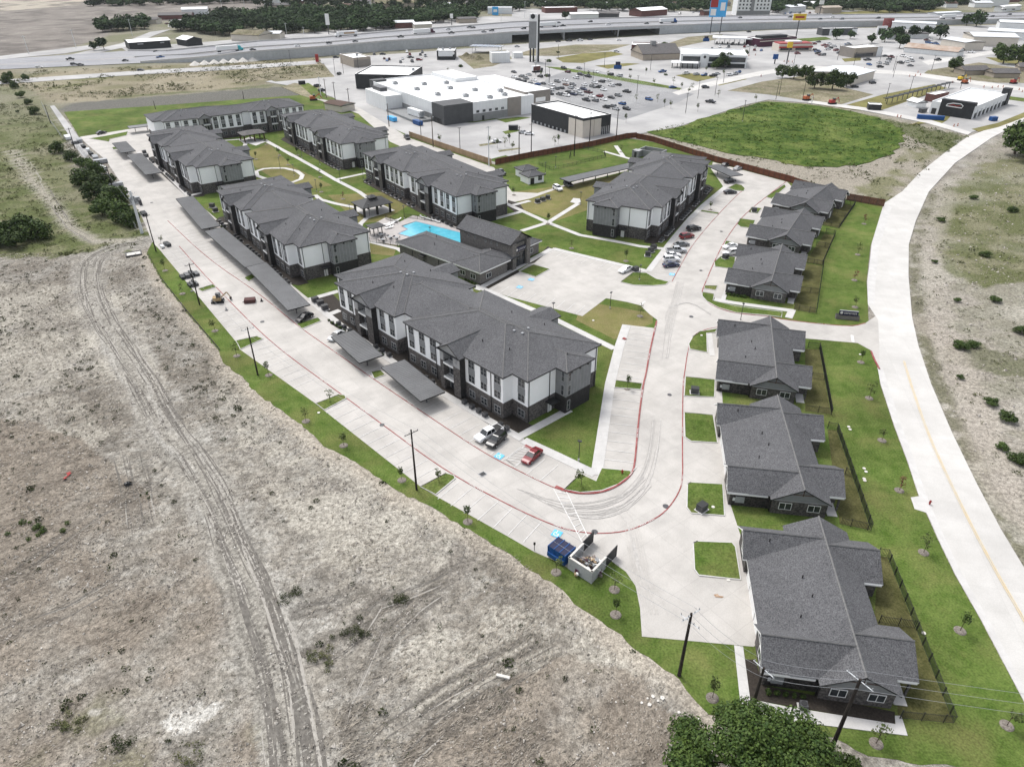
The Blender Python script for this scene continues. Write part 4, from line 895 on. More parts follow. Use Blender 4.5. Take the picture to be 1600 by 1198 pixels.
pool_px = [(628, 354), (650, 346.5), (722, 364.5), (726, 384), (664, 364.5), (641, 371), (622, 366), (637, 359)]
pp = GP(*pool_px); root = thing('swimming_pool', 'bright blue swimming pool beside the clubhouse', 'swimming pool', (0, 0, 0))
MB().prism(pp, -.3, .165, 'pool_water').build('water', root); q = MB(); q.strip(pp + pp[:2], .5, .19, 'pool_deck', h=.1); q.build('coping', root); q = MB(); q.strip(pp + pp[:2], .16, .215, 'pool_tile'); q.build('tile_band', root)

def carport(label, corners, npost=4, h=2.7):
    """corners: four pixels of the roof plane (lane-far, back-far, back-near, lane-near)"""
    c = [G(u, v, h) for u, v in corners]
    ax, ay = (c[0][0] + c[1][0]) / 2, (c[0][1] + c[1][1]) / 2; bx, by = (c[2][0] + c[3][0]) / 2, (c[2][1] + c[3][1]) / 2
    L = math.hypot(bx - ax, by - ay); a = math.atan2(by - ay, bx - ax); wd = 5.4
    root = thing('carport', label, 'carport', ((ax + bx) / 2, (ay + by) / 2, 0), a, 'metal carports')
    r = MB(); r.box(-L / 2, L / 2, -wd / 2, wd / 2, h - .09, h, 'carport_metal', bottom=True); n = int(L / .6)
    for i in range(n + 1): x = -L / 2 + L * i / n; r.box(x - .04, x + .04, -wd / 2, wd / 2, h, h + .05, 'carport_metal', bottom=False)
    r.build('roof_deck', root)
    e = MB(); e.box(-L / 2 - .05, L / 2 + .05, -wd / 2 - .06, -wd / 2, h - .22, h + .06, 'fascia').box(-L / 2 - .05, L / 2 + .05, wd / 2, wd / 2 + .06, h - .22, h + .06, 'fascia').box(-L / 2 - .06, -L / 2, -wd / 2, wd / 2, h - .22, h + .06, 'fascia').box(L / 2, L / 2 + .06, -wd / 2, wd / 2, h - .22, h + .06, 'fascia'); e.build('edge_trim', root)
    pm_ = MB().box(-.11, .11, -.11, .11, 0, h - .3, 'dark_gray_metal').box(-.09, .09, -2.4, 2.4, h - .3, h - .1, 'dark_gray_metal').mesh('post')
    for i in range(npost): link('post', pm_, root, (-L / 2 + L * (i + .5) / npost, .6 * 0, 0))
    return root
carport('short carport at the corner of the front block, silver car beneath its end', ((508, 527), (562, 515), (607, 552), (552, 570)), 3)
carport('carport along the front block nearest the white pickup', ((590, 575), (638, 561), (697, 609), (655, 630)), 3)
carport('long carport with the black car parked at its near end', ((387, 418), (413, 409), (484, 474), (450, 487)), 6)
carport('long carport alongside the apartment block left of the pool', ((320, 363), (348, 354), (413, 411), (384, 417)), 6)
carport('long carport between the two left apartment blocks', ((275, 311), (301, 306), (343, 352), (316, 359)), 6)
carport('carport beside the rear left apartment block', ((196, 243), (222, 239), (253, 268), (227, 275)), 5)
carport('smallest carport at the unfinished end of the lane', ((175, 225), (197, 220), (212, 234), (189, 241)), 3)
carport('pale carport behind the right-hand block near the dog park', ((990, 253), (1000, 259), (888, 284), (876, 279)), 6)
carport('carport at the far corner of the right-hand block by the brown fence', ((1112, 262), (1115, 254), (1154, 271), (1148, 278)), 2)
carport('distant carport behind the far apartment block, near the empty lot', ((196, 201), (205, 197), (240, 192), (236, 197)), 2)
# ---------------------------------------------------------------- vegetation
def leaf_cloud(seed, clumps, n, size, mat, squash=.8):
    """leaf quads spread through overlapping clumps; clumps: (x, y, z, r)"""
    g = np.random.default_rng(seed); V = []; Fc = []
    tot = sum(c[3] ** 2 for c in clumps)
    for cx, cy, cz, r in clumps:
        k = max(4, int(n * r * r / tot))
        d = g.normal(size=(k, 3)); d /= np.linalg.norm(d, axis=1)[:, None]
        rr = r * np.clip(g.uniform(.35, 1.12, (k, 1)) ** .55, 0, 1.1)
        p = d * rr; p[:, 2] *= squash; p += (cx, cy, cz)
        nrm = d + g.normal(size=(k, 3)) * .55; nrm[:, 2] += .35; nrm /= np.linalg.norm(nrm, axis=1)[:, None]
        t = np.cross(nrm, g.normal(size=(k, 3))); t /= np.linalg.norm(t, axis=1)[:, None]; b = np.cross(nrm, t)
        s = size * g.uniform(.6, 1.4, (k, 1)); o = len(V)
        q = np.stack([p - t * s - b * s * .3, p + b * s * .75, p + t * s + b * s * .1, p - b * s * .8], 1).reshape(-1, 3)
        Fc += [(o + 4 * i, o + 4 * i + 1, o + 4 * i + 2, o + 4 * i + 3) for i in range(k)]; V += q.tolist()
    return V, Fc
def crown_mesh(seed, R0, Hc, n, size, mat, z0, nc=14):
    g = random.Random(seed); cl = []
    for i in range(nc):
        a = g.uniform(0, 2 * math.pi); d = R0 * math.sqrt(g.random()) * .72; z = z0 + Hc * g.uniform(.22, .8) * (1 - .35 * (d / R0) ** 2)
        cl.append((d * math.cos(a), d * math.sin(a), z, R0 * g.uniform(.28, .5)))
    V, Fc = leaf_cloud(seed, cl, n, size, mat); mb = MB(); mb.add(V, Fc, mat); return mb.mesh('crown'), cl
def trunk_mesh(h, r, cl=(), mat='bark', nb=5):
    mb = MB(); mb.bar((0, 0, -.2), (0, 0, h), r, mat, 6, r * .6)
    for c in list(cl)[:nb]: mb.bar((0, 0, h * .8), (c[0] * .8, c[1] * .8, c[2]), r * .45, mat, 4, r * .12)
    return mb.mesh('trunk')
def kindset(mat, seeds, R0, Hc, n, size, z0, tr):
    out = []
    for s in seeds:
        c, cl = crown_mesh(s, R0, Hc, n, size, mat, z0); out.append((c, trunk_mesh(z0 + Hc * .35, tr, cl)))
    return out
FARK = kindset('leaf_far', (1, 2, 3, 4, 5), 4.2, 6.5, 520, .62, 1.2, .25)
MIDK = kindset('leaf', (11, 12, 13), 3.0, 5.0, 1500, .26, .6, .2)
SHRUBK = kindset('leaf', (21, 22, 23), 2.2, 2.8, 1500, .18, .1, .12)
def tree(kset, i, label, cat, u, v, sc, name='tree', group=None, world=None, scz=None):
    x, y = world or G(u, v); t = thing(name, label, cat, (x, y, 0), rnd.uniform(0, 6.3), group)
    k = kset[i % len(kset)]; s = (sc, sc, scz or sc)
    link('crown', k[0], t, sc=s); link('trunk', k[1], t, sc=s); return t
# big tree at the bottom edge
bg_cl = []; g_ = random.Random(77)
for i in range(70):
    a = g_.uniform(0, 6.28); d = math.sqrt(g_.random()); bg_cl.append((d * 8.6 * math.cos(a), d * 6.0 * math.sin(a), 3.2 + 5.2 * (1 - d * d) * g_.uniform(.55, 1.05) + g_.uniform(-1, .6), g_.uniform(1.2, 2.3)))
x, y = G(1165, 1222); t = thing('tree', 'big leafy bright green tree cut off by the bottom edge, below the nearest cottage', 'tree', (x, y, 0))
V, Fc = leaf_cloud(5, bg_cl, 52000, .15, 'leaf_bright'); mb = MB(); mb.add(V, Fc, 'leaf_bright'); mb.build('crown', t); link('trunk', trunk_mesh(4.5, .4, bg_cl, nb=14), t)
for i, (u, v, s) in enumerate(((1285, 1192, .8), (1205, 1168, .7), (1322, 1200, .75))):
    tree(SHRUBK, i, ('bushy shrub at the right foot of the big tree by the leaning power pole', 'bushy shrub between the big tree and the white cottage walk', 'outermost shrub right of the big tree on the bottom edge')[i], 'shrub', u, v, s, 'shrub', 'shrubs around the big tree')
# shrubs on the left
LS = [(92, 238, 1.5, 'dark round shrub standing alone above the long left hedge'), (112, 250, 1.0, 'small shrub next to the solitary dark one on the left'), (132, 262, 1.2, 'upper shrub of the left hedge beside the builders yard'), (150, 275, 1.4, 'upper middle shrub of the left hedge'), (132, 288, 1.5, 'wide shrub on the outer side of the left hedge'),
      (165, 293, 1.5, 'shrub of the left hedge touching the yard fence'), (150, 310, 1.5, 'central dark shrub of the left hedge'), (182, 318, 1.6, 'shrub of the left hedge beside the gray cabin'), (160, 335, 1.5, 'lower shrub of the left hedge'), (192, 345, 1.6, 'lower dark shrub of the left hedge by the steel pole'), (205, 352, 1.2, 'lowest shrub of the left hedge'),
      (15, 372, 2.0, 'dark shrub at the left edge of the picture'), (40, 368, 1.9, 'middle shrub of the dark clump at the left edge'), (62, 372, 1.7, 'rightmost bright-topped shrub of the dark clump at the left edge'), (25, 385, 1.6, 'front shrub of the dark clump at the left edge'), (0, 380, 1.9, 'shrub half cut off by the left edge of the picture'),
      (55, 178, 1.3, 'round shrub beside the footpath pole at upper left'), (33, 152, 1.3, 'shrub in the green row running up to the highway'), (22, 138, 1.3, 'upper shrub in the green row running up to the highway'), (45, 163, 1.0, 'lower shrub in the green row running up to the highway'), (28, 176, .5, 'tiny bush left of the round shrub at upper left'),
      (10, 130, 1.5, 'shrub at the foot of the lone trees beside the highway')]
for i, (u, v, s, lab) in enumerate(LS): tree(SHRUBK, i, lab, 'shrub', u, v, s * (1.35 if u > 100 else 1.12 if v > 330 else 1.0), 'shrub', 'wild shrubs on the left')
for i, (u, v, s, lab) in enumerate([(15, 127, 1.25, 'dark tree beside the frontage road at the far left'), (40, 126, .9, 'thin leaning tree beside the frontage road at the far left'), (147, 79, 1.0, 'left tree of the pair by the ploughed field'), (163, 78, 1.4, 'taller right tree of the pair by the ploughed field'),
        (1585, 240, 1.9, 'big round dark tree at the right edge beside the road'), (1610, 252, 1.9, 'tree cut off by the right edge beside the road'), (1132, 106, 1.4, 'dense tree in front of the black and white showroom'), (1120, 108, 1.0, 'smaller left tree in front of the showroom'), (1160, 92, .9, 'tree at the right corner of the showroom'),
        (1222, 122, 1.1, 'left tree of the row in front of the metal shed'), (1240, 124, 1.2, 'second tree of the row in front of the metal shed'), (1258, 124, 1.2, 'third tree of the row in front of the metal shed'), (1272, 138, 1.3, 'bushy tree at the front of the clump by the metal shed'), (1300, 140, 1.6, 'largest bushy tree of the clump by the metal shed'), (1322, 136, 1.2, 'right tree of the clump by the metal shed'),
        (1307, 62, 1.0, 'left dark tree beside the car wash tunnel shop'), (1328, 61, .8, 'right dark tree beside the tunnel shop'), (1490, 112, 1.3, 'lone tree beside the gray ranch house'), (1567, 100, 1.8, 'left tree of the dark clump at the right edge'), (1590, 102, 1.9, 'right tree of the dark clump at the right edge'), (1560, 88, 1.3, 'rear tree of the dark clump at the right edge'),
        (1468, 62, 1.4, 'tree left of the white warehouses'), (1445, 58, 1.0, 'small tree behind the long arched shed'), (1405, 76, 1.2, 'tree at the left end of the long arched shed'), (1382, 66, 1.2, 'first tree of the row behind the brown restaurant'), (1400, 62, 1.2, 'second tree of the row behind the brown restaurant'), (1425, 60, 1.2, 'third tree of the row behind the brown restaurant'), (1362, 68, .8, 'bush left of the brown restaurant'),
        (884, 31, .9, 'round tree beside the white highway diner'), (1525, 42, 1.6, 'wide low tree above the warehouses'), (1510, 40, 1.2, 'low tree left of the wide one above the warehouses')]):
    tree(MIDK if v > 85 else FARK, i, lab, 'tree', u, v, s * (1.4 if v > 85 and u > 100 else 1.25 if u > 200 else .9))
for i, (u, v, s) in enumerate([(1500, 543, .9), (1520, 540, .7), (1555, 470, .8), (1600, 520, 1.0), (1548, 630, .7), (1573, 655, .9), (1565, 700, .6), (1590, 720, .8), (1495, 470, .5), (1540, 400, .8), (1470, 345, .7), (1520, 310, .8), (1580, 330, .9), (1500, 590, .4), (1460, 410, .5)]): tree(SHRUBK, i, f'{nth(i)} low scrub bush on the rough ground right of the curved road', 'bush', u, v, s, 'bush', 'scrub bushes right of the road', scz=s * .55)
# woods beyond the highway: the nearest trees one by one, the deep rest as a mass
WOODS = [('the wood behind the tan highway building', [(372, 46), (440, 54), (500, 52), (600, 49), (640, 40), (740, 33), (745, 22), (690, 20), (640, 26), (600, 20), (520, 24), (470, 18), (410, 24), (378, 30)], 120, 200), ('the scattered trees above the wood', [(400, 14), (740, 18), (740, -10), (400, -10)], 0, 110), ('the trees behind the small black shed', [(270, 50), (300, 48), (330, 56), (372, 58), (376, 30), (350, 26), (330, 36), (300, 38)], 34, 60),
         ('the hedge above the black highway shop', [(155, 52), (232, 48), (230, 38), (160, 41)], 16, 16), ('the treeline across the top left', [(135, 12), (420, 5), (420, -8), (140, -2)], 30, 130), ('the treeline across the top centre', [(745, 20), (900, 16), (1000, 20), (1120, 19), (1140, -12), (745, -12)], 60, 420),
         ('the treeline across the top right', [(1205, 22), (1330, 18), (1420, 23), (1500, 8), (1600, 3), (1750, 3), (1750, -22), (1205, -16)], 50, 900)]
def in_px(q, n, md, seed):
    p = GP(*q); x0, x1 = min(a for a, _ in p), max(a for a, _ in p); y0, y1 = min(b for _, b in p), max(b for _, b in p); pts = []; g_ = random.Random(seed); tries = 0
    while len(pts) < n and tries < 16000:
        tries += 1; a, b = g_.uniform(x0, x1), g_.uniform(y0, y1)
        if all((a - c) ** 2 + (b - d) ** 2 > md * md for c, d in pts[-400:]) and inpoly(np.array([a]), np.array([b]), p)[0]: pts.append((a, b))
        if tries % 2500 == 0: md *= .85
    return pts
for nm, q, ni, n in WOODS:
    pts = in_px(q, int(n * 1.3), 22 if nm.startswith('the scattered') else 7.4, len(nm)); pts.sort(key=lambda t: math.hypot(*t)); near, deep = pts[:ni], pts[ni:]
    near.sort(key=lambda t: math.atan2(t[0], t[1])); g_ = random.Random(len(nm))
    for i, (a, b) in enumerate(near):
        s = g_.uniform(1.25, 1.9); tree(FARK, g_.randint(0, 4), f'{nth(i)} tree from the left in {nm}', 'tree', 0, 0, s, group='trees of ' + nm, world=(a, b), scz=s * .78)
    if deep:
        cl = []
        for a, b in deep:
            for k in range(3): r_ = g_.uniform(3.6, 6.2); cl.append((a + g_.uniform(-3, 3), b + g_.uniform(-3, 3), g_.uniform(3.2, 7.5), r_))
        V, Fc = leaf_cloud(len(nm), cl, len(cl) * 55, 1.3, 'leaf_far'); mb = MB(); mb.add(V, Fc, 'leaf_far'); o = mb.build('distant_wood'); o['kind'] = 'stuff'; o['label'] = 'dense dark green mass of ' + nm.replace('the ', '', 1)
# young staked trees in mulch rings
def young(seed, mat, n=150):
    g = random.Random(seed); cl = [(g.uniform(-.5, .5), g.uniform(-.5, .5), g.uniform(1.4, 3.0), g.uniform(.3, .55)) for _ in range(7)]
    V, Fc = leaf_cloud(seed, cl, n, .12, mat); mb = MB(); mb.add(V, Fc, mat)
    st = MB(); st.bar((0, 0, 0), (0, 0, 2.3), .045, 'bark', 5, .02)
    for c in cl: st.bar((0, 0, 1.0 + .12 * c[2]), (c[0], c[1], c[2]), .02, 'bark', 3, .008)
    return mb.mesh('crown'), st.mesh('trunk')
YK = [young(31, 'leaf_young'), young(32, 'leaf_young', 120), young(33, 'leaf', 170)]; YR = [young(41, 'leaf_red', 110)]
ring = MB()
for k in range(16):
    a, b = 2 * math.pi * k / 16, 2 * math.pi * (k + 1) / 16
    for r0, r1, z0, z1 in ((0, .4, .06, .12), (.4, .65, .12, .1), (.65, .78, .1, 0)):
        ring.face([(r0 * math.cos(a), r0 * math.sin(a), z0), (r1 * math.cos(a), r1 * math.sin(a), z1), (r1 * math.cos(b), r1 * math.sin(b), z1), (r0 * math.cos(b), r0 * math.sin(b), z0)], 'tree_mulch')
RING = ring.mesh('mulch_ring')
YT = [(537, 696, 'in the left lawn strip opposite the second carport'), (478, 658, 'in the left lawn strip below the first island'), (628, 750, 'in the left lawn strip beside the tall black power pole'), (686, 754, 'on the parking island beside the tall black power pole'), (516, 628, 'on the parking island across from the front block'), (731, 815, 'in the left lawn strip above the blue container'),
      (869, 894, 'beside the blue container'), (960, 921, 'on the lawn right of the rubbish enclosure'), (962, 960, 'on the lawn left of the big apron'), (1113, 1090, 'between the nearest pole and the big tree'), (1369, 1161, 'in front of the nearest cottage'), (1500, 985, 'beside the road right of the nearest cottage'), (1573, 1133, 'at the right edge near the bottom'), (1443, 863, 'by the road beside the nearest cottage yard'),
      (1405, 766, 'by the road left of the notched sidewalk'), (1378, 688, 'by the road beside the second cottage yard'), (1358, 622, 'by the road beside the middle cottage yard'), (1345, 566, 'just below the entrance road'), (1336, 480, 'above the entrance sign'), (1340, 398, 'on the verge above the entrance sign'), (1350, 350, 'at the top of the roadside lawn'), (1335, 438, 'next to the bare roadside patch'),
      (893, 388, 'on the lawn above the clubhouse car park'), (978, 408, 'on the lawn beside the three utility boxes'), (908, 759, 'on the kerbed island by the hydrant'), (1000, 494, 'on the lawn by the stop line'), (980, 607, 'on the small island of the right car park'), (1110, 328, 'on the narrow island of the upper drive'), (536, 311, 'on the courtyard lawn left of the pavilion'), (502, 300, 'beside the courtyard path behind the left block'),
      (450, 258, 'on the oval courtyard lawn'), (500, 277, 'along the courtyard path'), (465, 243, 'at the upper end of the courtyard path'), (437, 243, 'beside the courtyard path near the brown pavilion'), (416, 226, 'in front of the brown pavilion'), (400, 249, 'beside the rear left block'), (803, 305, 'beside the right end of the courtyard block'), (970, 238, 'near the gray enclosure'), (420, 586, 'in the left lawn strip by the second power pole'),
      (336, 517, 'in the left lawn strip by the yellow excavator'), (285, 459, 'in the left lawn strip beside the black machines'), (258, 423, 'at the top of the left lawn strip'), (252, 382, 'on the end of the left parking row'), (370, 556, 'on heaped mulch beside the second power pole'), (856, 350, 'at the crossing of the courtyard paths')]
for i, (u, v, w_) in enumerate(YT):
    red = i in (20, 21, 14, 28); x, y = G(u, v)
    t = thing('young_tree', ('reddish' if red else 'thin') + ' staked young tree ' + w_, 'young tree', (x, y, .02), rnd.uniform(0, 6), 'young trees in mulch rings')
    k = YR[0] if red else YK[i % 3]; s = rnd.uniform(.85, 1.15); link('crown', k[0], t, sc=s); link('trunk', k[1], t, sc=s); link('mulch_ring', RING, t)
COM = [(700, 117), (789, 230), (800, 237), (796, 224), (764, 228), (777, 232), (688, 225), (867, 228), (872, 226), (1075, 148), (1065, 141), (1081, 142), (1052, 132), (1027, 160), (1038, 168), (1048, 170), (1090, 175), (994, 160), (1022, 134), (985, 127), (978, 192), (835, 100), (845, 122), (853, 126), (950, 122), (920, 121), (1122, 153), (1181, 160), (1130, 120), (1103, 114), (1009, 117)]
for i, (u, v) in enumerate(sorted(COM)):
    x, y = G(u, v); t = thing('young_tree', f'small planted tree in the shopping area, {nth(i)} from the left', 'young tree', (x, y, .0), rnd.uniform(0, 6), 'small trees of the shopping area')
    k = YK[i % 3]; link('crown', k[0], t, sc=1.35); link('trunk', k[1], t, sc=1.35)

# weeds, straw and clods on the rough ground: uncountable ground cover
def zat(x, y): return -.05
def scatter(name, n, region, maker, mat, dens=None, seed=1, lab=None):
    g = np.random.default_rng(seed); p = GP(*region); xs_, ys_ = [a for a, _ in p], [b for _, b in p]
    X = g.uniform(min(xs_), max(xs_), n * 4); Y = g.uniform(min(ys_), max(ys_), n * 4)
    k = inpoly(X, Y, p) & ~inpoly(X, Y, SITE)
    if dens is not None: k &= g.random(len(X)) < dens(X, Y)
    X, Y = X[k][:n], Y[k][:n]; V, Fc = maker(g, X, Y)
    me = bpy.data.meshes.new(name); me.vertices.add(len(V)); me.vertices.foreach_set('co', V.astype(np.float32).ravel())
    nf, w_ = Fc.shape; me.loops.add(nf * w_); me.loops.foreach_set('vertex_index', Fc.astype(np.int32).ravel()); me.polygons.add(nf); me.polygons.foreach_set('loop_start', np.arange(0, nf * w_, w_, dtype=np.int32))
    me.materials.append(MATS[mat]); me.update(); me.validate(); o = link(name, me); o['kind'] = 'stuff'
    if lab: o['label'] = lab
    return o
def tufts(per, size):
    def f(g, X, Y):
        n = len(X); s = size * np.exp(g.normal(size=n) * .45); bx = np.repeat(X, per); by = np.repeat(Y, per); ss = np.repeat(s, per)
        a = g.uniform(0, 6.28, n * per); r = ss * np.sqrt(g.random(n * per)) ; cx, cy = bx + r * np.cos(a), by + r * np.sin(a); cz = -.1 + ss * g.uniform(.1, 1.0, n * per) * (1.1 - r / ss * .7)
        t = g.normal(size=(n * per, 3)); t /= np.linalg.norm(t, axis=1)[:, None]; b = np.cross(t, g.normal(size=(n * per, 3))); b /= np.linalg.norm(b, axis=1)[:, None]
        c = np.stack([cx, cy, cz], 1); q = ss[:, None] * .26
        V = np.stack([c - t * q, c + b * q * .7, c + t * q, c - b * q * .7], 1).reshape(-1, 3); return V, np.arange(len(V)).reshape(-1, 4)
    return f
def blades(L, hgt_, ang):
    def f(g, X, Y):
        n = len(X); l = L * g.uniform(.4, 1.3, n); a = ang + g.normal(size=n) * .35 + np.sin(X * .13) * .3 + np.cos(Y * .11) * .3; wd = .06
        z = -.14 + g.uniform(0, .18, n); dx, dy = np.cos(a) * l, np.sin(a) * l
        p0 = np.stack([X - dy * wd, Y + dx * wd, z], 1); p1 = np.stack([X + dy * wd, Y - dx * wd, z], 1); p2 = np.stack([X + dx, Y + dy, z + hgt_ * g.uniform(-.2, 1, n)], 1)
        V = np.stack([p0, p1, p2], 1).reshape(-1, 3); return V, np.arange(len(V)).reshape(-1, 3)
    return f
def clods(size):
    def f(g, X, Y):
        n = len(X); s = (size * np.exp(g.normal(size=n) * .5))[:, None, None]
        base = np.array([(1, 0, 0), (-.5, .87, 0), (-.5, -.87, 0), (0, 0, .9)]) + 0
        V = base[None] * s * g.uniform(.6, 1.3, (n, 4, 1)); a = g.uniform(0, 6.28, n); c, s2 = np.cos(a)[:, None], np.sin(a)[:, None]
        x, y = V[:, :, 0] * c - V[:, :, 1] * s2, V[:, :, 0] * s2 + V[:, :, 1] * c
        V = np.stack([x + X[:, None], y + Y[:, None], V[:, :, 2] - .12], 2).reshape(-1, 3)
        i = (np.arange(n) * 4)[:, None, None]; Fc = (i + np.array([(0, 1, 3), (1, 2, 3), (2, 0, 3)])[None]).reshape(-1, 3); return V, Fc
    return f
FIELD = [(-250, 400), (60, 395), (235, 392), (350, 560), (510, 697), (640, 775), (800, 866), (900, 945), (1060, 1060), (1110, 1110), (1100, 1290), (-250, 1290)]
LREAR = [(-500, 130), (60, 165), (205, 320), (232, 388), (60, 400), (-500, 420)]
RIGHT = [(1452, 300), (1600, 192), (1900, 120), (2100, 900), (1620, 890), (1500, 690), (1428, 500), (1424, 400)]
NORTH = [(1381, 322), (1512, 212), (1262, 162), (1100, 185), (1010, 208), (1116, 250), (1230, 282)]
nse = lambda s, a, b, sd: (lambda X, Y: .04 + sm(fbm(X, Y, s, sd), a, b))
inh = lambda X, Y: (dline(X, Y, HAUL)[0] > 5)
scatter('weed_tufts', 420, FIELD, tufts(40, .26), 'weed_dark', lambda X, Y: (.15 + sm(fbm(X, Y, 11, 61), .4, .65)) * inh(X, Y), 2, 'scattered dark green weeds on the bare field')
scatter('weed_tufts', 1300, [(-150, 425), (60, 405), (200, 410), (330, 560), (420, 660), (330, 700), (-100, 690)], tufts(22, .24), 'weed_dark', lambda X, Y: (.3 + sm(fbm(X, Y, 9, 63), .4, .6)) * inh(X, Y), 31, 'weeds on the upper part of the bare field')
scatter('weed_tufts', 2200, [(-200, 118), (0, 112), (230, 104), (500, 92), (515, 118), (430, 128), (170, 154), (80, 160)], tufts(10, .7), 'weed', nse(24, .42, .6, 73), 32, 'scrub on the tan field')
scatter('weed_tufts', 6500, FIELD, tufts(9, .16), 'weed_dark', lambda X, Y: (.15 + sm(fbm(X, Y, 8, 62), .4, .6)) * inh(X, Y), 3, 'small weeds speckling the bare field')
scatter('dry_grass', 90000, FIELD, blades(.7, .2, R(35)), 'straw', lambda X, Y: (.12 + sm(fbm(X, Y, 22, 1, 5) + fbm(X, Y, 7, 2) * .4, .55, .8)) * inh(X, Y), 4, 'flattened straw coloured grass')
scatter('clods', 60000, FIELD, clods(.085), 'clod', lambda X, Y: .25 + sm(fbm(X, Y, 5, 66), .4, .6), 5, 'loose clods and stones on the bare field')
scatter('weed_tufts', 12000, LREAR, tufts(14, .36), 'weed', nse(9, .36, .52, 67), 6, 'rough grass and weeds on the left')
scatter('dry_grass', 40000, RIGHT, blades(.8, .35, R(60)), 'straw', nse(12, .40, .56, 78), 17)
scatter('weed_tufts', 9000, RIGHT, tufts(14, .30), 'weed', nse(9, .42, .56, 68), 7, 'weeds on the rough ground right of the road')
scatter('weed_tufts', 1300, NORTH, tufts(12, .45), 'weed', lambda X, Y: (.04 + sm(fbm(X, Y, 9, 69), .45, .6)) * ~inpoly(X, Y, GP((1010, 207), (1190, 158), (1262, 163), (1400, 190), (1415, 215), (1350, 255), (1260, 262), (1140, 241))), 8, 'weeds around the green field')
scatter('clods', 9000, RIGHT, clods(.16), 'clod', None, 9)
for i, (u, v, w_, n, lab) in enumerate([(55, 826, (5.5, 1.6), 420, 'long green weed clump below the red litter'), (100, 398, (5, 1.6), 300, 'yellowish tall grass patch near the white tank lid'), (556, 985, (2.6, 1.6), 200, 'green weed patch between the wheel ruts'), (497, 1030, (2.4, 1.5), 200, 'green weed patch beside the haul road'), (455, 928, (2.0, 1.3), 150, 'weeds on the haul road edge'), (110, 1130, (3, 2), 200, 'weed patch near the bottom left'), (185, 1165, (2, 1.2), 150, 'weed patch left of the pale sand'), (305, 1175, (1.8, 1.3), 130, 'weed patch below the pale sand'), (622, 935, (2.0, 1.2), 140, 'weed patch by the tyre curve')]):
    g_ = np.random.default_rng(90 + i); x, y = G(u, v); cl = [(x + g_.normal() * w_[0] * .45, y + g_.normal() * w_[1] * .6, .15, g_.uniform(.3, .6)) for _ in range(12)]
    V, Fc = leaf_cloud(90 + i, cl, n * 5, .075, 'weed'); m_ = 'leaf' if i == 0 else ('weed' if i % 2 else 'weed_dark'); mb = MB(); mb.add(V, Fc, m_); o = mb.build('weed_clump'); o['kind'] = 'stuff'; o['label'] = lab
# ---------------------------------------------------------------- highway, frontage roads and the commercial belt
hw_near = [G(-260, 128), G(0, 109), G(220, 99), G(320, 97), (-185.8, 560.7), (-144.5, 583.2), (-100.6, 611), (-52, 633.8), (0, 662), (45, 681), (95, 703), (135, 721), (190, 743), (248, 763), (420, 800), (640, 846), (1000, 915)]
hw_far = [G(-260, 112), G(0, 93), G(200, 80), (-262, 590), (-201.9, 622), (-155, 645), (-109.6, 676), (-55, 712), (0, 748), (45, 768), (92, 786), (128, 800), (195, 818), (269, 838), (430, 872), (650, 915), (1010, 985)]
hw_z = [.12, .12, .15, 2.6, 5.5, 5.7, 6.4, 6.8, 7.4, 7.4, 7.2, 6.6, 6.0, 5.2, 3.8, 2.6, 2]
mb = MB(); wl = MB(); bw = MB()
for i in range(len(hw_near) - 1):
    a, b, c, d = hw_near[i], hw_near[i + 1], hw_far[i + 1], hw_far[i]; z0, z1 = hw_z[i], hw_z[i + 1]
    mb.face([(*a, z0), (*b, z1), (*c, z1), (*d, z0)], 'highway_pavement'); bridge = 8 <= i <= 10
    if bridge:
        mb.face([(*a, z0 - 1.6), (*b, z1 - 1.6), (*c, z1 - 1.6), (*d, z0 - 1.6)], 'retaining_wall'); mb.face([(*a, z0 - 1.6), (*b, z1 - 1.6), (*b, z1), (*a, z0)], 'retaining_wall'); mb.face([(*d, z0 - 1.6), (*c, z1 - 1.6), (*c, z1), (*d, z0)], 'retaining_wall')
    elif z1 > 1:
        wl.face([(*a, -.3), (*b, -.3), (*b, z1 - .01), (*a, z0 - .01)], 'retaining_wall'); wl.face([(*d, -.3), (*c, -.3), (*c, z1 - .01), (*d, z0 - .01)], 'retaining_wall')
    if i in (7, 10):
        e, f, z = (b, c, z1) if i == 7 else (b, c, z1); wl.face([(*e, -.3), (*f, -.3), (*f, z - 1.6), (*e, z - 1.6)], 'retaining_wall')
struct('highway', mb); struct('retaining_wall', wl)
def lerp(a, b, t): return tuple(x + (y - x) * t for x, y in zip(a, b))
def hw_line(t, dz=0, i0=0, i1=None): return [(*lerp(hw_near[i], hw_far[i], t), hw_z[i] + dz) for i in range(i0, i1 or len(hw_near))]
def barrier(t, name, h=.9, wd=.5, mat='white_rock', i0=2):
    q = MB(); l = hw_line(t, 0, i0)
    for a, b in zip(l, l[1:]):
        dx, dy = b[0] - a[0], b[1] - a[1]; n = math.hypot(dx, dy); nx, ny = -dy / n * wd / 2, dx / n * wd / 2
        for s in (-1, 1): q.face([(a[0] + nx * s, a[1] + ny * s, a[2]), (b[0] + nx * s, b[1] + ny * s, b[2]), (b[0] + nx * s, b[1] + ny * s, b[2] + h), (a[0] + nx * s, a[1] + ny * s, a[2] + h)], mat)
        q.face([(a[0] - nx, a[1] - ny, a[2] + h), (b[0] - nx, b[1] - ny, b[2] + h), (b[0] + nx, b[1] + ny, b[2] + h), (a[0] + nx, a[1] + ny, a[2] + h)], mat)
    return struct(name, q)
barrier(.012, 'barrier', 1.1, .6, 'walk_concrete'); barrier(.985, 'barrier', 1.0, .6, 'walk_concrete'); barrier(.44, 'barrier', .9, .6, 'walk_concrete')
q = MB()
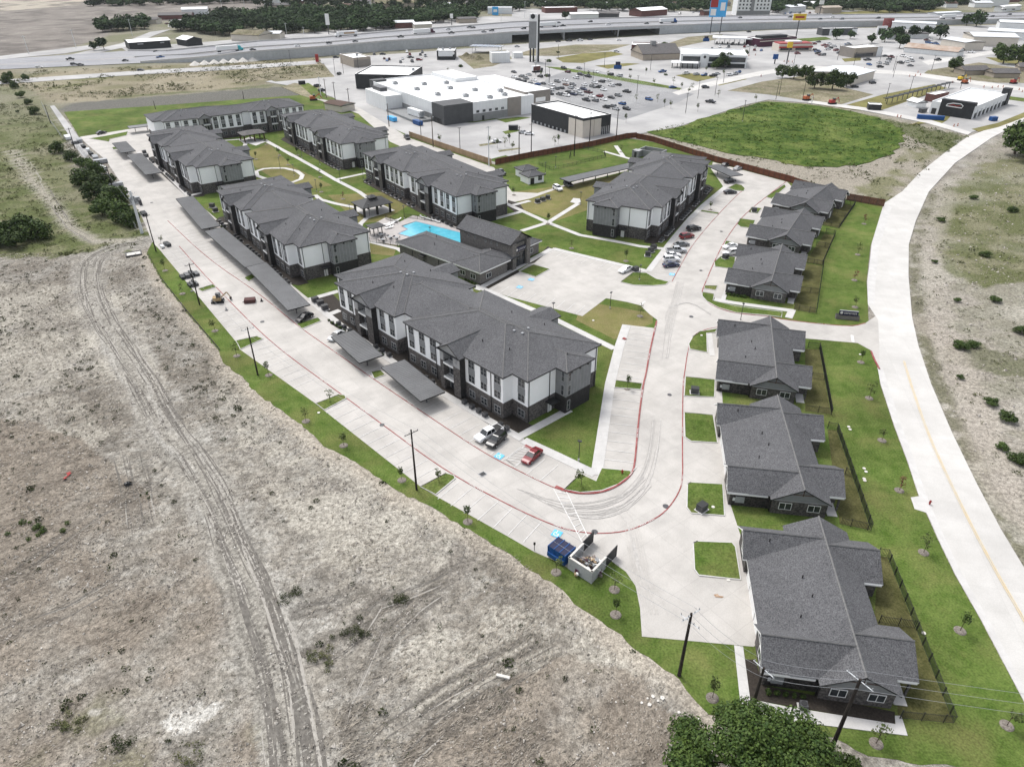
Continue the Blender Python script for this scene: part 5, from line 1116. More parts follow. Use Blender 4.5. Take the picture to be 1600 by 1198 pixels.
for t, wd, m in ((.06, .3, 'white_paint'), (.155, .22, 'white_paint'), (.25, .22, 'white_paint'), (.345, .22, 'white_paint'), (.41, .25, 'yellow_paint'), (.47, .25, 'yellow_paint'), (.56, .22, 'white_paint'), (.65, .22, 'white_paint'), (.74, .3, 'white_paint'), (.86, .22, 'white_paint')):
    l = hw_line(t, .03)
    for a, b in zip(l, l[1:]):
        n = max(1, int(math.dist(a, b) / 12)); full = t in (.06, .41, .47, .74)
        for k in range(n):
            p0, p1 = lerp(a, b, k / n), lerp(a, b, (k + (1 if full else .35)) / n)
            q.face([(p0[0], p0[1] - wd / 2, p0[2]), (p1[0], p1[1] - wd / 2, p1[2]), (p1[0], p1[1] + wd / 2, p1[2]), (p0[0], p0[1] + wd / 2, p0[2])], m)
struct('lane_line', q)
for i in (9, 10):
    t = thing('bridge_pier', f'{nth(i - 9)} row of concrete columns under the highway bridge', 'bridge pier', (0, 0, 0), 0, 'bridge piers'); cm = MB()
    a, b = hw_near[i], hw_far[i]; z = hw_z[i] - 1.6
    for k in range(6):
        p = lerp(a, b, .03 + k * .19); c_ = MB().cyl(p[0], p[1], -.3, z - 1, .75, n=10, mat='block_wall'); c_.build('column', t)
    p, q2 = lerp(a, b, 0.0), lerp(a, b, 1); cm.bar((*p, z - .6), (*q2, z - .6), .85, 'block_wall'); cm.build('cap_beam', t)
# flat paving of the belt, frontage roads and the lots
sheet('frontage_road', [(-200, 140), (0, 125.5), (220, 110.5), (400, 101), (500, 94.5), (640, 86), (800, 73), (1000, 61.5), (1200, 51), (1400, 45), (1650, 36), (1650, 40), (1400, 50), (1200, 57), (1000, 68.5), (800, 81), (640, 93), (500, 100), (400, 107), (220, 116.5), (0, 132), (-200, 147)], 'far_concrete', .03)
sheet('car_park', [(500, 92), (640, 83), (830, 68), (1050, 54), (1250, 46), (1600, 39), (1950, 40), (1950, 112), (1700, 150), (1600, 178), (1512, 209), (1450, 193), (1350, 173), (1262, 161), (1200, 156), (1160, 165), (1060, 198), (1002, 209), (985, 213), (905, 232), (775, 255), (640, 212), (560, 178), (520, 152), (478, 138), (415, 128), (430, 124), (505, 121), (520, 118)], 'far_concrete', .01)
sheet('far_road', [(-300, 122), (0, 93), (100, 84), (160, 74), (140, 71), (0, 88), (-300, 115)], 'far_concrete', .02)
sheet('asphalt_lot', [(845, 132), (860, 120), (905, 104), (940, 112), (1010, 130), (1085, 147), (1060, 160), (975, 188), (930, 178), (868, 152), (848, 148)], 'asphalt', .025)
sheet('far_yard', [(440, 55), (600, 40), (760, 26), (800, 26), (800, 36), (600, 50), (440, 64)], 'far_concrete', .02)
sheet('far_yard', [(265, 32), (330, 22), (365, 26), (330, 38), (280, 45), (262, 42)], 'far_concrete', .02); sheet('far_yard', [(190, 75), (320, 66), (415, 58), (415, 66), (320, 75), (200, 82)], 'far_concrete', .03)
sheet('far_road', [(100, 88), (190, 68), (235, 50), (268, 46), (240, 56), (205, 72), (130, 88)], 'far_concrete', .024)
sheet('far_yard', [(1000, 17), (1130, 18), (1220, 16), (1340, 17), (1340, 24), (1220, 23), (1000, 28)], 'far_concrete', .02); sheet('far_yard', [(800, 14), (1000, 14), (1000, 28), (800, 34)], 'far_concrete', .018)
GR = [([(1010, 207), (1060, 199), (1100, 184), (1160, 168), (1200, 158), (1262, 163), (1330, 174), (1380, 186), (1412, 205), (1413, 218), (1395, 240), (1350, 255), (1310, 261), (1260, 261), (1200, 248), (1140, 240), (1070, 222)], 'green_field', .03),
      ([(868, 91), (910, 84), (955, 81), (975, 85), (940, 92), (910, 99), (880, 98)], 'lawn_dry', .03), ([(830, 78), (900, 70), (985, 70), (950, 80), (870, 88), (800, 87)], 'tan_field', .03), ([(1137, 142), (1190, 128), (1260, 118), (1330, 140), (1365, 148), (1300, 168), (1262, 158), (1200, 148)], 'tan_field', .03),
      ([(1310, 168), (1380, 148), (1460, 132), (1480, 138), (1420, 158), (1385, 170), (1372, 174), (1340, 172)], 'lawn_dry', .034), ([(1055, 118), (1080, 115), (1120, 121), (1090, 128)], 'lawn_dry', .03), ([(1110, 132), (1160, 123), (1168, 124), (1125, 134)], 'lawn_dry', .03),
      ([(440, 136), (460, 130), (500, 136), (505, 152), (492, 156), (470, 149)], 'tan_field', .034), ([(468, 132), (482, 130), (510, 148), (500, 156), (490, 152)], 'lawn', .038), ([(400, 118), (500, 96), (522, 120), (430, 128)], 'tan_field', .02), ([(494, 98), (500, 97), (523, 120), (516, 121)], 'tan_field', .028),
      ([(850, 104), (880, 106), (940, 116), (1010, 128), (1065, 138), (1062, 141), (1000, 132), (930, 119), (870, 109)], 'lawn', .034), ([(930, 103), (980, 99), (1000, 100), (950, 108)], 'lawn_dry', .03), ([(750, 82), (790, 78), (800, 92), (770, 104), (740, 108), (715, 88)], 'tan_field', .03), ([(1038, 70), (1075, 58), (1130, 54), (1120, 62), (1060, 74)], 'tan_field', .03),
      ([(1420, 196), (1470, 178), (1490, 176), (1480, 188), (1470, 194), (1450, 192)], 'lawn_dry', .036), ([(1518, 202), (1560, 192), (1600, 176), (1650, 160), (1650, 165), (1600, 184), (1560, 199), (1530, 206)], 'lawn_dry', .036), ([(1570, 150), (1620, 156), (1620, 162), (1575, 156)], 'lawn', .036),
      ([(730, 180), (750, 184), (780, 186), (740, 192), (720, 192)], 'lawn', .034), ([(776, 187), (810, 183), (830, 184), (790, 192)], 'lawn', .034), ([(785, 206), (805, 202), (812, 205), (790, 210)], 'lawn', .034), ([(748, 226), (770, 223), (776, 225), (750, 229)], 'tan_field', .034), ([(778, 235), (812, 231), (814, 233), (780, 238)], 'tan_field', .034), ([(762, 250), (790, 243), (800, 246), (775, 254)], 'lawn', .034),
      ([(1450, 110), (1530, 98), (1600, 108), (1700, 118), (1700, 130), (1560, 130), (1440, 118)], 'tan_field', .034), ([(1540, 90), (1600, 92), (1700, 100), (1700, 110), (1560, 98)], 'lawn_dry', .036), ([(1230, 62), (1290, 58), (1300, 62), (1240, 68)], 'lawn', .034), ([(1315, 92), (1345, 90), (1345, 95), (1320, 97)], 'lawn_dry', .034), ([(1300, 20), (1450, 14), (1500, 16), (1400, 24), (1300, 26)], 'lawn_dry', .034)]
def ragged(px, amp, st=5.0, seed=3):
    p = GP(*px); g = random.Random(seed); out = []
    for i in range(len(p)):
        a_, b_ = p[i], p[(i + 1) % len(p)]; n = max(1, int(math.dist(a_, b_) / st))
        for k in range(n): t = k / n; out.append((a_[0] + (b_[0] - a_[0]) * t + g.gauss(0, amp), a_[1] + (b_[1] - a_[1]) * t + g.gauss(0, amp)))
    return out
for q, m, z in GR: sheet('grass' if m != 'tan_field' else 'dry_ground', ragged(q, .8, 4) if m == 'green_field' else q, m, z, h=.2, world=m == 'green_field')
scatter('tall_grass', 3500, [(1010, 205), (1100, 186), (1190, 160), (1262, 165), (1400, 190), (1512, 213), (1480, 238), (1413, 230), (1350, 256), (1250, 262), (1140, 241), (1060, 222)], tufts(12, .42), 'green_field', None, 13, 'tufted weeds of the green field')
scatter('tall_grass', 16000, [(1005, 207), (1100, 184), (1190, 158), (1262, 163), (1400, 188), (1418, 210), (1413, 235), (1350, 258), (1250, 264), (1140, 243), (1060, 224)], blades(.6, .5, R(80)), 'green_field', None, 12, 'tall bright green grass on the field behind the brown fence')
for q in ([(1262, 161), (1350, 173), (1450, 193), (1512, 211), (1518, 207), (1455, 188), (1355, 169), (1265, 157)], [(1060, 149), (1100, 138), (1180, 120), (1250, 108), (1420, 118), (1500, 130), (1620, 146), (1620, 140), (1500, 123), (1420, 112), (1250, 102), (1180, 113), (1100, 130), (1050, 145)], [(1440, 96), (1560, 78), (1570, 82), (1450, 102)]): sheet('road', q, 'road_concrete', .045, h=.2)
sheet('road', [(112, 199), (85, 165), (78, 166), (104, 206), (118, 230), (132, 248), (140, 240), (124, 216)], 'far_concrete', .03, h=.2)

def building(name, label, p0, p1, depth, h, wall='white_panel', roof='white_roof', par=.6, cat='shop building', parts=(), pitched=0, inset=.35, group=None, ang=None):
    """p0,p1: ground pixels of the left and right ends of the wall nearest the camera; depth goes away from it"""
    a, b = G(*p0), G(*p1); L = math.dist(a, b); ang = math.atan2(b[1] - a[1], b[0] - a[0]) if ang is None else ang
    root = thing(name, label, cat, (*a, 0), ang, group); d = depth
    w_ = MB(); w_.box(0, L, 0, d, -.3, h, wall, bottom=False); w_.build('wall', root)
    r = MB()
    if pitched:
        hip(r, -.5, L + .5, -.5, d + .5, h + .05, pitched, roof, fh=.3, cap=False, gables=True)
        if d <= L: w2 = MB().add([(0, 0, h), (0, d, h), (0, d / 2, h + pitched * d / 2)], [(0, 1, 2)], wall).add([(L, 0, h), (L, d, h), (L, d / 2, h + pitched * d / 2)], [(0, 1, 2)], wall)
        else: w2 = MB().add([(0, 0, h), (L, 0, h), (L / 2, 0, h + pitched * L / 2)], [(0, 1, 2)], wall)
        w2.build('gable', root)
    else:
        r.box(inset, L - inset, inset, d - inset, h - .05, h + .02, roof)
        q = MB()
        for x0, x1, y0, y1 in ((-.03, L + .03, -.03, inset), (-.03, L + .03, d - inset, d + .03), (-.03, inset, inset, d - inset), (L - inset, L + .03, inset, d - inset)): q.box(x0, x1, y0, y1, h - .3, h + par, wall, top=roof)
        q.build('parapet', root)
    r.build('roof', root)
    for pt in parts:
        nm, x0, x1, y0, y1, z0, z1, m = pt
        x0, x1 = (v * L if isinstance(v, float) and 0 <= v <= 1 else v for v in (x0, x1))
        MB().box(x0, x1, y0, y1, z0, z1, m).build(nm, root)
    return root, L
def rtu(root, spots, z, s=1.6):
    m = MB().box(-s, s, -s * .6, s * .6, 0, 1.3, 'gray_metal').box(-s * .3, s * .3, -s * .95, -s * .6, .1, 1.0, 'steel').cyl(s * .4, 0, 1.3, 1.5, s * .4, n=8, mat='dark_gray_metal').mesh('rooftop_unit')
    for x, y in spots: link('rooftop_unit', m, root, (x, y, z + .02))
# the grocery store: local x runs along the wall that faces the lane, y goes back
a, b = G(580, 152), G(694.5, 196.6)
gs, L = building('grocery_store', 'large white flat-roofed store with a gray base, in front of the crowded car park', (580, 152), (694.5, 196.6), 52, 8.3, 'white_panel', parts=(
    ('gray_base', 0.0, 1.0, -.05, .0, 0, 3.4, 'mid_gray_wall'), ('corner_block', L - 12 if False else 73.0, 85.0, -.09, 16.0, 0, 8.95, 'dark_gray_wall'), ('rear_block', -.1, 5.0, -.12, 8.0, 0, 9.3, 'dark_gray_wall'), ('loading_annex', 14.0, 40.0, -9.0, -.02, 0, 7.3, 'white_panel'), ('loading_dock', 40.0, 73.0, -9.5, -.1, 0, 1.1, 'mid_gray_wall'),
    ('side_base', 84.9, 85.0 + .12, 16.0, 42.0, 0, 3.5, 'mid_gray_wall'), ('taupe_panel', 84.9, 85.2, 36.0, 44.0, 0, 9.0, 'taupe_wall'), ('entrance_tower', 60.0, 80.0, 50.0, 66.0, 0, 9.4, 'taupe_wall'), ('front_wing', 20.0, 60.0, 52.0, 70.0, 0, 8.2, 'white_panel'), ('front_wing_roof', 20.2, 59.8, 52.2, 69.8, 8.2, 8.3, 'white_roof'), ('tower_roof', 60.2, 79.8, 50.2, 65.8, 9.4, 9.5, 'white_roof'),
    ('annex_roof', 14.2, 39.8, -8.8, -.3, 7.3, 7.4, 'white_roof'), ('raised_roof', 2.0, 30.0, 38.0, 52.0, 8.2, 10.2, 'white_panel'), ('raised_roof_cover', 2.2, 29.8, 38.2, 51.8, 10.2, 10.3, 'white_roof')))
rtu(gs, [(16, 8), (27, 20), (38, 10), (45, 26), (57, 12), (57, 34), (68, 22), (76, 40), (78, 30), (66, 44), (30, 32)], 8.32)
MB().box(17, 27, -6, -2, 7.4, 9.2, 'dark_gray_metal').build('refrigeration_rack', gs)
for k in range(5): MB().box(85.1, 85.18, 17.8 + k * 3.6, 19.4 + k * 3.6, 3.9, 5.0, 'glass').build('window', gs)
MB().box(85.1, 85.2, 21, 22.2, 0, 2.3, 'black_metal').build('door', gs)
for k in range(3): MB().box(75 + k * 2.5, 77 + k * 2.5, -.2, -.08, .2, 2.6, 'black_metal').build('dock_door', gs)
MB().box(85.15, 85.3, 53, 59, 5.2, 7.2, 'white_trim').build('wall_sign', gs)
s2, L = building('tire_shop', 'low white-roofed shop with a long black wall behind the grocery store', (557, 139), (640, 141), 34, 7.6, 'charcoal_wall', parts=(('white_end', -.1, .0, 0.0, 34.0, 0, 7.4, 'white_panel'),)); rtu(s2, [(30, 20)], 7.6, .8)
MB().box(-.18, -.1, 5, 9, 0, 4.5, 'charcoal_wall').build('arched_opening', s2)
s3, L = building('tan_shop', 'small tan stone shop with a white roof near the highway wall', (553.6, 106), (580, 103.5), 24, 5.6, 'tan_wall', parts=(('dark_face', 0.0, 1.0, -.08, -.01, .2, 4.6, 'taupe_wall'),)); rtu(s3, [(8, 12)], 5.6, .8)
s4, L = building('retail_building', 'black and cream flat-roofed shop beside the brown wooden fence', (830, 191.5), (910.2, 216), 16.4, 7.9, 'charcoal_wall', parts=(('cream_panel', 0.74, 1.0, -.1, 0.0, 0, 7.3, 'cream_wall'), ('white_edge', -.1, -.01, 0.0, 16.0, 0, 7.8, 'white_panel')))
MB().box(L + .02, L + .14, .0, 10.5, 0, 7.3, 'cream_wall').build('cream_panel', s4); MB().box(L + .02, L + .16, 10.5, 16.3, 0, 3.6, 'glass').build('glazing', s4); MB().box(L + .02, L + .18, 6.2, 6.5, 0, 7.2, 'tan_wall').build('control_joint', s4)
for k in range(6): MB().box(L + .14, L + .2, 10.6 + k * 1.1, 10.72 + k * 1.1, 0, 3.6, 'white_trim').build('mullion', s4)
for k in range(9): MB().box(2 + k * 3, 2.9 + k * 3, -.5, -.12, .3, 1.3, 'gray_metal').build('meter_box', s4)
s5, L = building('burger_shop', 'small white and black fast food shop below the highway wall', (683, 94), (711, 94), 16, 5.6, 'charcoal_wall', parts=(('white_band', 0.08, .88, -.08, -.01, 2.4, 5.9, 'white_panel'), ('white_side', -.1, -.01, 0.0, 16.0, 1.6, 5.8, 'white_panel'))); rtu(s5, [(4, 8), (9, 11)], 5.6, .8)
MB().cyl(0, 0, 0, .1, 1.1, n=16, mat='white_trim').build('round_logo', s5, (L - 1.2, -.05, 4.6)).rotation_euler = (math.pi / 2, 0, 0)
t = thing('solar_canopy', 'gray canopy with solar panels on posts beside the dirt heaps', 'canopy', (*G(755, 84), 0), R(-12)); MB().box(-11, 14, 0, 12, 4.4, 4.8, 'gray_metal').build('roof_deck', t)
for k in range(5): MB().box(-10 + k * 4.6, -6.2 + k * 4.6, 1, 11, 4.82, 4.9, 'solar').build('solar_panel', t)
for x, y in ((-9, 1), (12, 1), (12, 11), (-9, 11)): MB().box(x - .2, x + .2, y - .2, y + .2, 0, 4.4, 'white_trim').build('post', t)
building('white_site_building', 'white windowless metal building beside the solar canopy', (769, 99), (797, 98), 9, 6, 'white_panel', cat='metal building'); building('white_box_trailer', 'small white box trailer right of the white metal building', (803, 91.5), (817, 91), 6, 3.6, 'white_panel', par=.1, cat='trailer')
building('brick_shop', 'dark red brick shop with a pale flat roof beyond the green lot', (986, 83), (1027, 84), 17, 5.2, 'red_brick', parts=(('dark_opening', 0.35, .6, -.1, .0, 0, 3, 'black_metal'), ('dark_opening', 0.66, .9, -.1, .0, 0, 3, 'black_metal')))
bb, L = building('hip_roof_office', 'gray office with a hipped shingle roof left of the showroom', (1004, 95), (1062, 93), 24, 4.2, 'tan_wall', 'gray_shingle', pitched=.42, cat='office building')
MB().box(10, 13.5, 10, 13, 4, 11.5, 'mid_gray_wall').build('chimney_tower', bb)
sh, L = building('showroom', 'modern white showroom with a black glass band and flat roof', (1062, 104), (1165, 107), 32, 7.4, 'white_panel', parts=(('black_glass', 0.03, .30, -.15, -.02, 3.6, 6.6, 'glass'), ('black_glass', 0.43, .98, -.15, -.02, 3.6, 6.6, 'glass'), ('white_fin', 0.31, .42, -.5, -.02, 0, 8.6, 'white_panel'), ('porch_roof', -6.0, 12.0, -9.0, -.3, 3.2, 3.6, 'white_roof'), ('dark_base', 0.3, .98, -.12, -.02, 0, 2.6, 'charcoal_wall')))
for k in range(6): MB().box(-5.5 + k * 3.4, -5.0 + k * 3.4, -8.8, -8.3, 0, 3.2, 'charcoal_wall').build('porch_post', sh)
MB().cyl(0, 0, 0, .1, .9, n=14, mat='black_metal').build('round_logo', sh, (L * .365, -.55, 6.4)).rotation_euler = (math.pi / 2, 0, 0)
t = thing('fuel_canopy', 'wide white petrol station canopy with dark pumps beneath', 'canopy', (*G(1112, 70), 0), R(-14)); MB().box(0, 40, 0, 14, 4.6, 5.4, 'white_panel', top='white_roof').build('roof_deck', t)
for k in range(10): MB().box(2 + k * 4, 2.4 + k * 4, 3 if k % 2 else 10, 3.4 if k % 2 else 10.4, 0, 4.6, 'gray_metal').build('post', t)
for k in range(8): MB().box(3.5 + k * 4.4, 4.6 + k * 4.4, 5, 6.2, 0, 1.8, 'black_metal').build('fuel_pump', t)
building('dark_restaurant', 'dark brown flat-roofed restaurant with a cream band, by the yellow highway sign', (1186, 74), (1243, 70), 17, 5.2, 'purple', 'dark_strip', parts=(('cream_band', 0.0, 1.0, -.14, -.01, 3.8, 4.4, 'cream_wall'), ('roof_box', 0.15, .85, 5.0, 13.0, 5.2, 7.2, 'charcoal_wall')), cat='restaurant')
building('red_restaurant', 'white restaurant with red awnings and roof band beside the brown one', (1216, 81), (1268, 80), 12, 4.6, 'cream_wall', 'white_roof', parts=(('red_awning', 0.0, 1.0, -1.3, -.02, 2.6, 3.5, 'red'), ('red_band', 0.02, .98, .4, 11.0, 4.3, 5.9, 'red'), ('roof_box', 0.3, .7, 2.0, 9.0, 5.9, 7.0, 'white_panel'), ('window', 0.05, .4, -.1, -.01, .8, 2.4, 'glass'), ('window', 0.5, .9, -.1, -.01, .8, 2.4, 'glass')), cat='restaurant')
building('tunnel_wash', 'long white-roofed car wash tunnel with gray walls near the highway', (1284, 56), (1338, 55), 10, 5.2, 'dark_gray_wall', parts=(('white_panel', 0.2, .3, -.1, -.01, 0, 5, 'white_panel'), ('white_panel', 0.85, 1.0, -.1, -.01, 0, 5, 'white_panel')), cat='car wash')
building('brown_restaurant', 'brown and gray stone restaurant with a curved roof edge and white side', (1333, 91), (1376, 88), 15, 6, 'taupe_wall', 'white_roof', parts=(('brown_band', 0.0, .8, -.15, -.01, 3.4, 6.8, 'tan_wall'), ('window', 0.05, .7, -.1, -.01, .6, 2.6, 'glass'), ('white_side', 0.82, 1.0, -.2, 15.1, 0, 6.3, 'white_panel')), cat='restaurant')
building('metal_shed', 'blue-gray roofed metal shed behind the clump of trees', (1330, 134), (1364, 124), 27, 5, 'cream_wall', 'metal_roof', pitched=.1, cat='metal shed')
building('arched_warehouse', 'long low white shed with a rusty arched roof', (1411, 82), (1494, 90), 15, 3.6, 'white_panel', 'rust_roof', pitched=.32, cat='warehouse')
for i, (p0, p1, d, h, lab) in enumerate([((1505, 80), (1535, 79), 26, 6, 'nearest white-roofed warehouse right of the arched shed'), ((1518, 72), (1588, 74), 30, 7, 'large cream warehouse with a bright white roof'), ((1540, 60), (1640, 66), 24, 6, 'pale blue-white warehouse behind the cream one'), ((1560, 46), (1660, 50), 24, 6, 'farthest pale warehouse at the right edge'), ((1392, 45), (1460, 48), 18, 5.5, 'white strip building below the highway at right'), ((1462, 30), (1500, 28), 12, 5.5, 'white metal building beside the highway at right'), ((1385, 62), (1450, 60), 12, 3.8, 'gray-roofed long shop in front of the white strip')]):
    building('warehouse', lab, p0, p1, d, h, 'cream_wall' if i < 2 else 'white_panel', 'metal_roof' if i != 6 else 'gray_shingle', pitched=.12, cat='warehouse', group='warehouses on the right')
for i, (p0, p1, d, lab) in enumerate([((1507, 118), (1545, 117), 11, 'gray-roofed ranch house beside the road works'), ((1552, 122), (1592, 122), 11, 'second gray-roofed house at the right edge'), ((1592, 112), (1640, 114), 11, 'gray-roofed house cut off by the right edge')]): building('ranch_house', lab, p0, p1, d, 2.8, 'tan_wall', 'gray_shingle', pitched=.35, cat='house')
# car wash with black tower on the right
_A, _B = G(1517, 187), G(1572, 163); _ph = math.atan2(_B[1] - _A[1], _B[0] - _A[0]); _dp = math.dist(_A, _B); _p0 = (_A[0] - 20 * math.cos(_ph - math.pi / 2), _A[1] - 20 * math.sin(_ph - math.pi / 2))
_G = G; G = lambda u, v, z=0.0: {'a': _p0, 'b': _A}[u] if isinstance(u, str) else _G(u, v, z)
cwb, L = building('car_wash', 'white car wash with a black sign tower and black corner, near the curved road', ('a', 0), ('b', 0), _dp, 5.4, 'white_panel', parts=(('black_corner', 0.22, 1.0 + .0, -.3, 3.0, 0, 7.6, 'charcoal_wall'), ('dark_opening', 0.05, .16, -.1, -.01, 0, 2.8, 'black_metal')), cat='car wash')
MB().box(L - .1, L + .1, 3, _dp, .1, 2.4, 'charcoal_wall').build('dark_base', cwb)
for k in range(7): MB().box(L + .05, L + .5, 6 + k * _dp / 9, 7.2 + k * _dp / 9, 0, 3.6, 'white_panel').build('white_pier', cwb)
MB().box(L - 3, L + .6, _dp - 4, _dp + .4, 0, 8.2, 'charcoal_wall').build('end_tower', cwb)
lg = MB(); lg.strip([(L * .36, 4.7), (L * .38, 5.6), (L * .5, 6.3), (L * .68, 6.4), (L * .74, 5.6), (L * .72, 4.6), (L * .36, 4.7)], .4, 0, 'white_trim'); lg.v = [(x, -.34 - .0 * y, y) for x, y, z in lg.v]; lg.build('emblem', cwb)
lg = MB(); lg.strip([(L * .42, 5.0), (L * .52, 5.6), (L * .6, 5.1), (L * .68, 5.7)], .35, 0, 'red'); lg.v = [(x, -.36, y) for x, y, z in lg.v]; lg.build('emblem', cwb)
t = thing('vacuum_canopy', 'long dark slanted canopy over the vacuum bays left of the car wash', 'canopy', (*G(1385, 163), 0), 0)
A, B = G(1386, 164), G(1490, 137); n = 14
for k in range(n):
    p = lerp(A, B, k / n); p2 = lerp(A, B, (k + .62) / n); MB().box(-2.6, 2.6, -1.1, 1.1, 3.1, 3.35, 'charcoal_wall').build('shade_panel', t, (p[0] - A[0], p[1] - A[1], 0), .5); MB().box(-.15, .15, -.15, .15, 0, 3.1, 'dark_gray_metal').build('post', t, (p[0] - A[0], p[1] - A[1], 0))
building('pay_kiosk', 'small white flat-roofed kiosk at the end of the vacuum canopy', (1356, 172), (1376, 173), 5, 2.6, 'charcoal_wall', par=.25, cat='kiosk'); building('kiosk_booth', 'red-trimmed white pay station canopy in front of the car wash', (1458, 160), (1480, 155), 5, 3.6, 'red_brick', par=.3, cat='kiosk'); building('white_tent', 'white domed tent beside the car wash entrance', (1431, 169), (1446, 168), 7, 2.6, 'white_panel', 'white_roof', pitched=.4, cat='tent')
# far side of the highway
building('black_shop', 'long black highway shop with a white roof at the far left', (204, 79), (268, 74.5), 20, 5.4, 'charcoal_wall', 'white_roof', pitched=.12, parts=(('wall_sign', 0.2, .34, -.1, -.01, 3.6, 4.4, 'gray_metal'), ('wall_sign', 0.75, .85, -.1, -.01, 3.6, 4.4, 'gray_metal')))
building('black_shed', 'small black shed with a white gabled roof next to the long black shop', (293, 73), (317, 70.5), 17, 4.6, 'charcoal_wall', 'white_roof', pitched=.3, cat='shed')
building('tan_house', 'cream building with a tan roof on the far side of the highway', (362, 64), (405, 66), 22, 5, 'cream_wall', 'tan_field', pitched=.25, cat='building'); building('tan_shop', 'low tan metal building with a pale roof right of the cream one', (405, 62), (438, 62), 16, 4.6, 'cream_wall', 'metal_roof', pitched=.16)
for i, (p0, p1, d, h, wm, rm, lab) in enumerate([((203, 38), (245, 38), 14, 4, 'cream_wall', 'gray_shingle', 'gray-roofed house at the end of the side road'), ((248, 31), (300, 30), 18, 4, 'red_brick', 'gray_shingle', 'long brown-roofed farm house by the ploughed field'), ((285, 24), (325, 23), 16, 5.5, 'metal_roof', 'metal_roof', 'pale green metal barn by the ploughed field'), ((168, 42), (195, 40), 10, 3, 'white_panel', 'white_roof', 'white barn in the hedge at the far left'),
        ((607, 43), (622, 43), 12, 5, 'red_brick', 'metal_roof', 'left red barn with a pale roof by the highway'), ((618, 45), (648, 44), 13, 5, 'red_brick', 'metal_roof', 'right red barn with a pale roof by the highway'), ((648, 46), (675, 45), 12, 4, 'cream_wall', 'white_roof', 'low white building right of the red barns'), ((717, 37), (745, 36), 12, 4, 'tan_wall', 'gray_shingle', 'brown-roofed bungalow in front of the trees'),
        ((762, 22), (800, 22), 14, 6, 'white_panel', 'white_roof', 'white petrol station with a blue sign beyond the highway'), ((852, 21), (902, 20), 18, 5, 'red_brick', 'white_roof', 'wide white-roofed building beyond the highway bridge'), ((892, 31), (935, 30), 12, 5, 'white_panel', 'white_roof', 'white roadside diner beyond the bridge'), ((925, 28), (965, 29), 12, 4.5, 'dark_gray_wall', 'gray_shingle', 'dark shop behind the highway bridge'), ((1002, 27), (1042, 24), 20, 6, 'red_brick', 'white_roof', 'red brick shop with a slanted white roof beyond the highway'),
        ((1100, 26), (1130, 25), 10, 5, 'red_brick', 'gray_shingle', 'small red shop at the foot of the hotel'), ((1233, 21), (1258, 19), 16, 6, 'metal_roof', 'metal_roof', 'blue-gray metal barn right of the hotel'), ((1285, 22), (1314, 21), 14, 6, 'tan_wall', 'tan_wall', 'tan fast food shop beyond the highway'), ((1522, 12), (1550, 12), 14, 5, 'white_panel', 'metal_roof', 'domed white shop beyond the highway at right'), ((1545, 10), (1575, 9), 14, 9, 'white_panel', 'white_roof', 'tall white building beyond the highway at far right'), ((1566, 19), (1594, 16), 10, 5, 'white_panel', 'white_roof', 'white trailer building beside the highway at far right'),
        ((420, 8), (450, 6), 14, 6, 'white_panel', 'white_roof', 'white building above the wood at left'), ((590, 14), (650, 12), 30, 5, 'tan_wall', 'tan_field', 'large tan roofed building inside the wood'), ((1030, 14), (1060, 13), 12, 4, 'tan_wall', 'gray_shingle', 'gray house among the trees left of the hotel')]):
    building('roadside_building', lab, p0, p1, d, h, wm, rm, pitched=.22 if i not in (8, 9, 17) else 0, cat='building', group='buildings beyond the highway')
g_ = random.Random(23)
for i in range(34):
    u = 420 + i * 35 + g_.uniform(-8, 8); v = g_.uniform(3, 15)
    if 1130 < u < 1215 or 760 < u < 800: continue
    building('house', f'distant house among the trees beyond the highway, {nth(i)} from the left', (u, v), (u + g_.uniform(14, 30), v + g_.uniform(-1, .5)), g_.uniform(9, 14), g_.uniform(3, 5), g_.choice(['cream_wall', 'white_panel', 'tan_wall', 'red_brick']), g_.choice(['gray_shingle', 'gray_shingle', 'white_roof', 'metal_roof', 'brown_wood']), pitched=.32, cat='house', group='distant houses beyond the highway')
ht, L = building('hotel', 'tall white hotel block with rows of small dark windows', (1150, 25), (1202, 25), 20, 24, 'white_panel', cat='hotel', parts=(('gray_base', 0.0, 1.0, -.3, -.02, 0, 5, 'mid_gray_wall'), ('gray_column', 0.4, .5, -.3, -.02, 5, 24, 'mid_gray_wall')))
for zz in range(5):
    for k in range(9):
        if k != 4: MB().box(L * (.05 + k * .105), L * (.05 + k * .105) + 1.7, -.12, -.02, 6.5 + zz * 3.6, 8.3 + zz * 3.6, 'glass').build('window', ht)
# highway-side signs
def polesign(label, foot, top, wd, hh, mat, poles=1, extra=()):
    h = hgt(foot, top); t = thing('pole_sign', label, 'sign', (*G(*foot), 0), 0, None)
    for k in range(poles): x = 0 if poles == 1 else (k - .5) * wd * .6; MB().box(x - .35, x + .35, -.35, .35, 0, h - hh * .5, 'dark_gray_metal').build('post', t)
    sb = MB().box(-wd / 2, wd / 2, -.5, .5, h - hh, h, mat); b = sb.build('sign_board', t)
    for x0, x1, z0, z1, m in extra: MB().box(x0 * wd, x1 * wd, -.58, -.52, h - hh + z0 * hh, h - hh + z1 * hh, m).build('marking', b)
    return t
polesign('tall twin-legged sign with red and blue panels beside the hotel', (1117, 53), (1122, -24), 15, 26, 'sky_blue', 2, ((-.5, -.05, .3, 1, 'red'), (-.42, -.18, .55, .95, 'white_trim'), (.12, .4, .62, .9, 'white_trim'), (.12, .4, .2, .45, 'white_trim'), (-.45, -.12, .05, .25, 'white_trim')))
